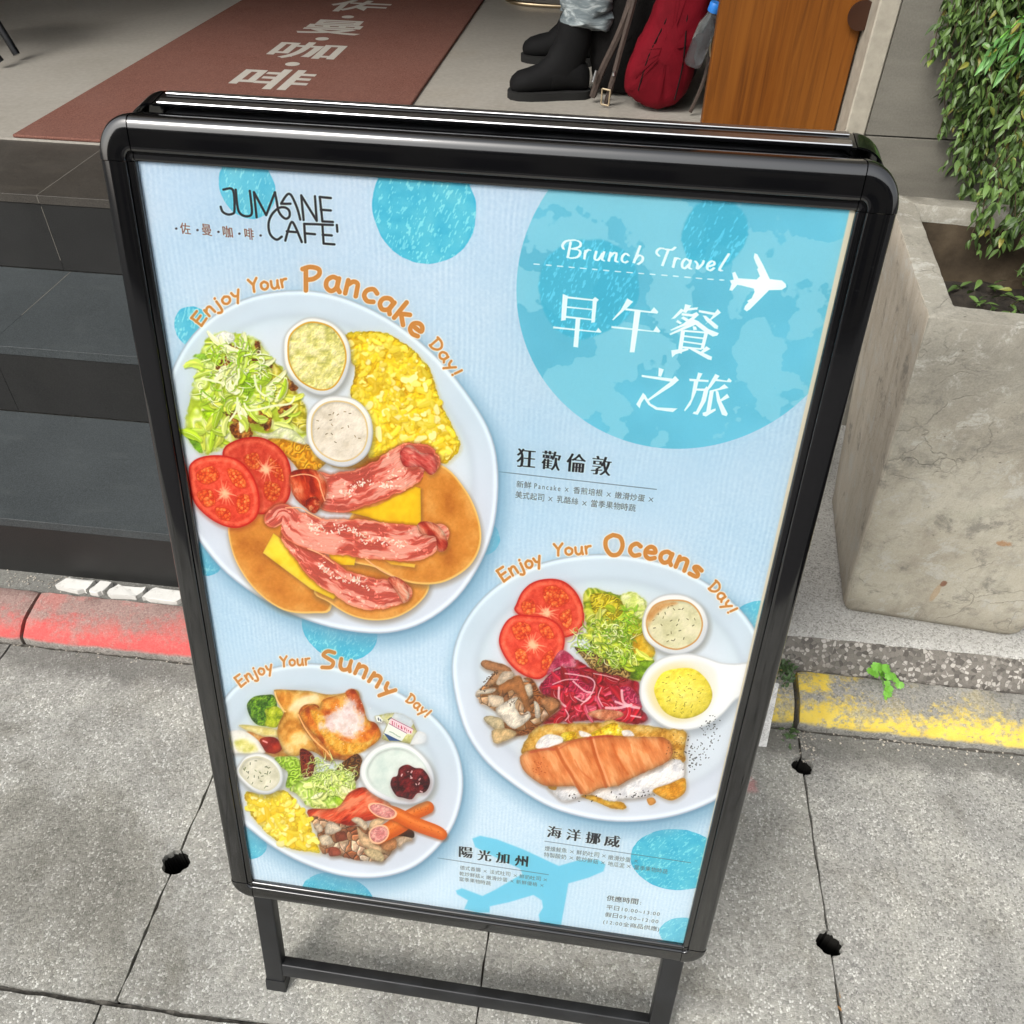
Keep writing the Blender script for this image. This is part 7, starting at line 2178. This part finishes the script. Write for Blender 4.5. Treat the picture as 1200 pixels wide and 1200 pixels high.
    flat(b8((430, 480), (480, 350), (930, 580), (900, 690), (800, 690), (700, 830), (330, 700)), (232, 240, 236), .6)
    flat(b8((470, 400), (500, 370), (930, 600), (905, 680), (800, 670), (450, 480)), (246, 214, 226), .5)
    for a_, b_ in (((500, 372), (930, 590)), ((450, 480), (800, 672))): stroke(b8(a_, b_), .8, (150, 80, 120), .9, .4)
    flat(b8((340, 670), (420, 700), (560, 770), (700, 835), (450, 820)), (52, 84, 140), .5)
    flat(b8((170, 330), (250, 320), (320, 400), (300, 460), (200, 440)), (236, 242, 240), .6)
    for q in (((230, 370), (240, 410)), ((270, 400), (285, 430)), ((430, 400), (490, 360))): stroke(b8(*q), 1.2, (50, 60, 90), .9, .4)
    (p0, p1) = b8((500, 500), (900, 690))
    g['text']('Elle & Vire', p0, p1, 5.6, (176, 40, 80), 'bold')
    for q in (((460, 640), (520, 660), (560, 690)), ((580, 700), (620, 730), (670, 750))): stroke(b8(*q), 1.1, (150, 176, 150), .8, .5)
    food(b8((1000, 650), (1100, 640), (1190, 700), (1160, 860), (900, 900), (880, 860)), [(222, 230, 238), (240, 244, 248)], 9, .01, 433, .7, .1, .1)
    # greens in the middle
    food(s5((420, 780), (520, 770), (620, 780), (700, 860), (720, 980), (580, 1060), (520, 1050), (540, 920), (440, 850)), [(120, 160, 20), (164, 204, 60), (196, 226, 100), (224, 240, 160)], 8, .1, 441, 1, .2, .35, kind='fold', warp=6)
    food(s5((660, 700), (760, 740), (800, 830), (760, 960), (680, 960), (660, 840)), [(86, 14, 14), (130, 36, 24), (170, 80, 40)], 6, .1, 442, 1, .2, .3, kind='fold', warp=5)
    food(s5((1120, 780), (1200, 750), (1240, 850), (1180, 1000), (1050, 950), (1000, 880)), [(60, 30, 12), (110, 60, 20), (160, 120, 40)], 6, .1, 443, 1, .2, .3, kind='fold', warp=5)
    food(s6((350, 670), (480, 600), (600, 590), (640, 620), (640, 730), (560, 770), (440, 760), (380, 700)), [(150, 190, 60), (196, 222, 110), (222, 236, 160), (240, 246, 210)], 9, .1, 444, 1.2, .2, .4, kind='fold', warp=7, wob=1)
    food(s6((530, 680), (600, 660), (620, 720), (570, 750)), [(130, 186, 10), (160, 206, 30), (190, 222, 70)], 7, .07, 445, 2, .1, 0)
    blades(s6((360, 670), (480, 610), (600, 600), (640, 640), (630, 730), (550, 760), (440, 750)), 26, 15, 6, [(206, 226, 110), (226, 238, 156), (176, 210, 60), (238, 244, 196)], 447)
    leafy(s6((440, 530), (560, 540), (650, 590), (600, 680), (480, 700), (410, 620)), 120, [(226, 240, 170), (240, 246, 210), (196, 220, 110), (214, 234, 140)], 446, 1.0, 9, 2.0)
    # red peppers / tomato strips, mushrooms, egg
    food(s6((430, 770), (560, 760), (620, 690), (700, 670), (800, 740), (820, 800), (700, 820), (600, 850), (470, 830)), [(150, 26, 10), (200, 60, 26), (226, 100, 60), (238, 150, 110)], 10, .12, 451, 1, .3, .4, warp=5, stretch=(2.2, .8), ang=-.5)
    food(s6((440, 800), (520, 820), (600, 840), (700, 850), (760, 880), (820, 930), (770, 1000), (640, 995), (540, 970), (490, 960), (470, 870)), [(232, 214, 184), (150, 86, 52), (196, 132, 90), (240, 228, 206), (140, 78, 48), (226, 190, 150)], 8.5, .10, 452, 1, .25, .35, kind='cells', warp=7, wob=1.5)
    q9 = Crop(360, 890, 6.667)
    for pts, c_ in ((((345, 470), (400, 450), (470, 500), (455, 550), (400, 510)), (240, 226, 200)), (((480, 540), (510, 470), (590, 460), (600, 490), (520, 540)), (236, 212, 170)), (((390, 530), (430, 560), (520, 640), (620, 720), (520, 720), (420, 650)), (228, 200, 160)), (((150, 500), (190, 485), (270, 540), (210, 580), (140, 580)), (238, 226, 206)), (((100, 600), (170, 590), (200, 650), (120, 670)), (234, 222, 200)), (((680, 600), (800, 590), (820, 630), (760, 650), (720, 690), (690, 640)), (236, 214, 186)), (((600, 640), (680, 610), (700, 680), (640, 720), (580, 690)), (206, 150, 100)), (((450, 700), (560, 710), (600, 760), (570, 800), (470, 750)), (232, 214, 170)), (((60, 510), (100, 500), (125, 550), (90, 570)), (230, 216, 196)), (((170, 690), (240, 690), (265, 740), (180, 755)), (176, 90, 66)), (((220, 580), (290, 560), (310, 620), (240, 640)), (160, 84, 60))):
        food(q9(*pts), [A_(c_) * .86, c_, np.minimum(A_(c_) * 1.08, 255)], 5, .08, int(pts[0][0]) + 9, .8, .3, .45, wob=.6)
    food(q9((690, 590), (760, 540), (830, 560), (830, 610), (760, 600)), [(50, 26, 16), (80, 44, 26)], 6, .05, 455, .8, .2, .2)
    food(s6((150, 690), (230, 700), (320, 680), (380, 740), (430, 800), (450, 870), (485, 960), (440, 960), (350, 945), (280, 905), (200, 830), (160, 760)), EGG, 7.5, .2, 461, 1.0, .25, .3, kind='curd', warp=5, wob=1.6, glow=(190, 170, 90))
    lumps(s6((165, 705), (230, 708), (320, 690), (370, 745), (420, 805), (440, 870), (470, 950), (440, 950), (350, 935), (285, 895), (210, 825), (170, 765)), 190, 1.5, 3.6, EC, 462, (190, 156, 30), drop=.38, el=2.4)
    soften(s6((150, 690), (230, 700), (320, 680), (380, 740), (450, 870), (485, 960), (350, 945), (200, 830)), 1)
    cup(s6((120, 560), (150, 525), (210, 512), (270, 535), (310, 580), (320, 630), (300, 675), (250, 700), (190, 690), (140, 650), (100, 600)), s6((125, 570), (150, 540), (205, 527), (260, 548), (295, 588), (303, 630), (285, 664), (248, 684), (195, 674), (150, 640), (118, 600)), [(206, 206, 186), (222, 222, 206), (232, 232, 220)], 465, 9, .03, 26, (110, 124, 80), side=(214, 214, 196))
    # sausages
    def sausage(path, wd, seed, cut):
        P = sm([p + (1.0,) if len(p) < 3 else p for p in path], 6, False)
        stroke([(p[0] + 1.2, p[1] + 2.4, p[2]) for p in P], wd, (120, 60, 20), .5, 2.5)
        stroke(P, wd, (206, 98, 26), 1, .7)
        stroke([(p[0] - .6, p[1] - 1.4, p[2] * .62) for p in P], wd, (228, 130, 44), .8, 3.0)
        stroke([(p[0] - .8, p[1] - 2.6, p[2] * .2) for p in P], wd, (244, 170, 90), .5, 2.0)
        specks(24, [(p[0], p[1]) for p in P], 2.4, (176, 76, 20), .8, seed, .4, .8)
        if cut:
            c = sm(cut, 5)
            flat(c, (244, 206, 170), .7)
            cx = sum(p[0] for p in c) / len(c); cy = sum(p[1] for p in c) / len(c)
            food([(cx + (p[0] - cx) * .86, cy + (p[1] - cy) * .82) for p in c], [(206, 130, 130), (226, 160, 158), (240, 196, 186)], 3, .06, seed, .7, .1, 0, smooth=0)
    sausage(q9((800, 440, 1.0), (880, 400, 1.05), (940, 375, 1.0)), 15, 471, None)
    sausage(q9((560, 600, .95), (700, 520, 1.1), (760, 480, 1.1)), 19, 472, q9((480, 590), (500, 540), (560, 510), (620, 520), (642, 570), (620, 625), (560, 660), (505, 645)))
    sausage(q9((560, 400, .95), (680, 420, 1.0), (840, 500, 1.0), (1000, 560, .95), (1050, 585, .8)), 16, 473, q9((475, 365), (500, 340), (570, 340), (650, 370), (700, 410), (690, 450), (640, 468), (560, 450), (500, 410)))
    # white bowl with jam
    cup(s6((665, 600), (680, 545), (730, 490), (810, 462), (890, 475), (960, 530), (1000, 600), (1000, 670), (960, 725), (890, 748), (800, 735), (720, 695), (680, 650)), s6((690, 600), (704, 555), (745, 508), (815, 484), (885, 496), (945, 545), (978, 605), (980, 662), (945, 708), (885, 728), (808, 716), (738, 680), (703, 642)), [(206, 222, 220), (220, 232, 230), (228, 238, 238)], 481, 14, .02, 0, side=(214, 226, 226))
    food(s6((805, 660), (812, 625), (835, 615), (845, 580), (880, 565), (915, 580), (950, 585), (980, 625), (980, 660), (960, 690), (925, 695), (900, 722), (860, 715), (830, 705)), [(40, 4, 8), (84, 8, 16), (128, 20, 28), (160, 50, 50)], 4.5, .25, 482, .7, .3, .5, kind='curd', glow=(150, 120, 120))
    specks(9, q9((720, 170), (820, 120), (880, 210), (900, 240)), 3, (250, 214, 214), 1.5, 483, .9, 2.4)

    # ================= hand lettering =================
    OR = (202, 140, 66)
    F = {  # strokes in a unit box, y up, x-height about .62
        'E': (.62, [[(.08, 1), (.06, 0)], [(.06, 1), (.55, .98)], [(.06, .52), (.48, .53)], [(.06, 0), (.56, .03)]]),
        'n': (.60, [[(.06, .62), (.08, 0)], [(.08, .4), (.25, .62), (.42, .58), (.46, .3), (.48, 0)]]),
        'j': (.34, [[(.20, .62), (.20, -.15), (.08, -.32), (-.08, -.22)], [(.21, .88), (.22, .9)]]),
        'o': (.58, [[(.28, .62), (.08, .48), (.08, .16), (.26, 0), (.46, .14), (.48, .44), (.28, .62)]]),
        'y': (.56, [[(.04, .62), (.12, .3), (.28, .2)], [(.48, .64), (.32, .2), (.14, -.34)]]),
        'Y': (.62, [[(.04, 1), (.30, .52)], [(.58, 1), (.32, .55), (.26, 0)]]),
        'u': (.60, [[(.06, .62), (.08, .18), (.22, 0), (.40, .1), (.46, .3)], [(.48, .62), (.47, .3), (.52, 0)]]),
        'r': (.46, [[(.08, .62), (.08, 0)], [(.09, .4), (.22, .6), (.40, .62)]]),
        'P': (.70, [[(.14, .98), (.12, 0)], [(.02, .94), (.30, 1.02), (.60, .92), (.62, .68), (.42, .5), (.16, .46)]]),
        'a': (.64, [[(.48, .56), (.28, .64), (.08, .46), (.08, .16), (.26, .0), (.44, .16), (.48, .5)], [(.50, .6), (.48, .2), (.58, 0)]]),
        'c': (.56, [[(.48, .52), (.30, .63), (.10, .46), (.08, .18), (.26, 0), (.48, .08)]]),
        'k': (.60, [[(.08, 1), (.08, 0)], [(.46, .62), (.10, .30)], [(.20, .36), (.50, 0)]]),
        'e': (.58, [[(.10, .32), (.46, .38), (.40, .60), (.22, .63), (.07, .40), (.12, .1), (.30, 0), (.50, .10)]]),
        'D': (.66, [[(.10, .96), (.10, .02)], [(.02, .96), (.36, .94), (.58, .66), (.54, .28), (.30, .03), (.06, .02)]]),
        '!': (.26, [[(.14, 1), (.11, .30)], [(.10, .04), (.11, .05)]]),
        'O': (.86, [[(.42, 1), (.12, .84), (.06, .42), (.24, .04), (.56, .04), (.76, .42), (.70, .84), (.42, 1)]]),
        's': (.50, [[(.42, .56), (.20, .62), (.10, .46), (.36, .28), (.36, .08), (.06, .02)]]),
        'S': (.66, [[(.58, .92), (.30, 1), (.12, .78), (.34, .56), (.54, .36), (.44, .06), (.08, .04)]]),
    }
    def lettering(s, path, size, wd, halo=True, gap=.07):
        """size = cap height in photo px at start and end, path = foot line"""
        P = sm(path, 10, False)
        cum = [0]
        for p, q in zip(P[:-1], P[1:]): cum.append(cum[-1] + math.hypot(q[0] - p[0], q[1] - p[1]))
        tot = cum[-1]
        s0, s1 = size
        wsum = sum(F[c][0] + gap for c in s) - gap
        k = tot / wsum
        pos = 0
        jobs = []
        for ci, c in enumerate(s):
            w_, st = F[c]
            mid = (pos + w_ / 2) * k
            i = min(max(np.searchsorted(cum, mid) - 1, 0), len(P) - 2)
            f = (mid - cum[i]) / max(cum[i + 1] - cum[i], 1e-6)
            bx, by = P[i][0] + (P[i + 1][0] - P[i][0]) * f, P[i][1] + (P[i + 1][1] - P[i][1]) * f
            j = min(i + 4, len(P) - 1); l = max(i - 4, 0)
            an = math.atan2(P[j][1] - P[l][1], P[j][0] - P[l][0])
            hgt = s0 + (s1 - s0) * mid / tot
            ux, uy = math.cos(an), math.sin(an)
            for line in st:
                q = []
                for (x_, y_) in line:
                    lx = (x_ - w_ / 2) * k; ly = y_ * hgt
                    q.append((bx + ux * lx + uy * ly, by + uy * lx - ux * ly))
                if len(q) > 2: q = sm(q, 5, False)
                jobs.append(q)
            pos += w_ + gap
        if halo:
            for q in jobs: stroke(q, wd + 2.2, (244, 238, 222), .75, .8)
        for q in jobs: stroke(q, wd, OR, 1, .55)
    C_ = Crop(180, 190, 2.857)
    lettering('Enjoy', C_((160, 552), (185, 520), (225, 490), (262, 468), (300, 450)), (15, 14), 3.0)
    lettering('Your', C_((325, 438), (370, 428), (410, 424), (452, 416)), (15, 14), 3.0)
    lettering('Pancake', C_((500, 432), (560, 430), (640, 440), (720, 468), (790, 510), (850, 560), (885, 594)), (27, 22), 5.4)
    lettering('Day!', C_((922, 612), (955, 650), (985, 690), (1004, 722)), (14, 12.5), 2.8)
    C_ = Crop(560, 500, 3.529)
    lettering('Enjoy', C_((105, 642), (140, 618), (185, 595), (230, 578), (270, 562)), (15, 13.5), 3.0)
    lettering('Your', C_((315, 534), (370, 530), (420, 528), (472, 522)), (13.5, 13), 2.9)
    lettering('Oceans', C_((528, 538), (600, 528), (680, 540), (760, 560), (840, 590), (910, 632)), (24, 19), 5.0)
    lettering('Day!', C_((950, 668), (985, 702), (1012, 735), (1036, 778)), (13.5, 12), 2.7)
    C_ = Crop(250, 750, 3.871)
    lettering('Enjoy', C_((125, 214), (160, 188), (200, 168), (240, 150), (276, 140)), (13, 12), 2.6)
    lettering('Your', C_((308, 122), (355, 116), (400, 114), (442, 110)), (11.5, 11), 2.5)
    lettering('Sunny', C_((486, 128), (560, 130), (640, 150), (710, 190), (775, 240), (800, 268)), (20, 18), 4.4)
    lettering('Day!', C_((872, 276), (905, 300), (935, 325), (966, 354)), (11, 10), 2.4)

_pm = Mat('printed_poster', rough=0.42, spec=0.4)
_img = paint_poster()
_ti = _pm.N.new('ShaderNodeTexImage')
_ti.image = _img
_ti.interpolation = 'Cubic'
_ti.extension = 'EXTEND'
_uvn = _pm.N.new('ShaderNodeUVMap'); _uvn.uv_map = 'UVMap'
_pm.L.new(_uvn.outputs[0], _ti.inputs[0])
_pm.L.new(_ti.outputs[0], _pm.b.inputs['Base Color'])
build_sign(_pm.m)
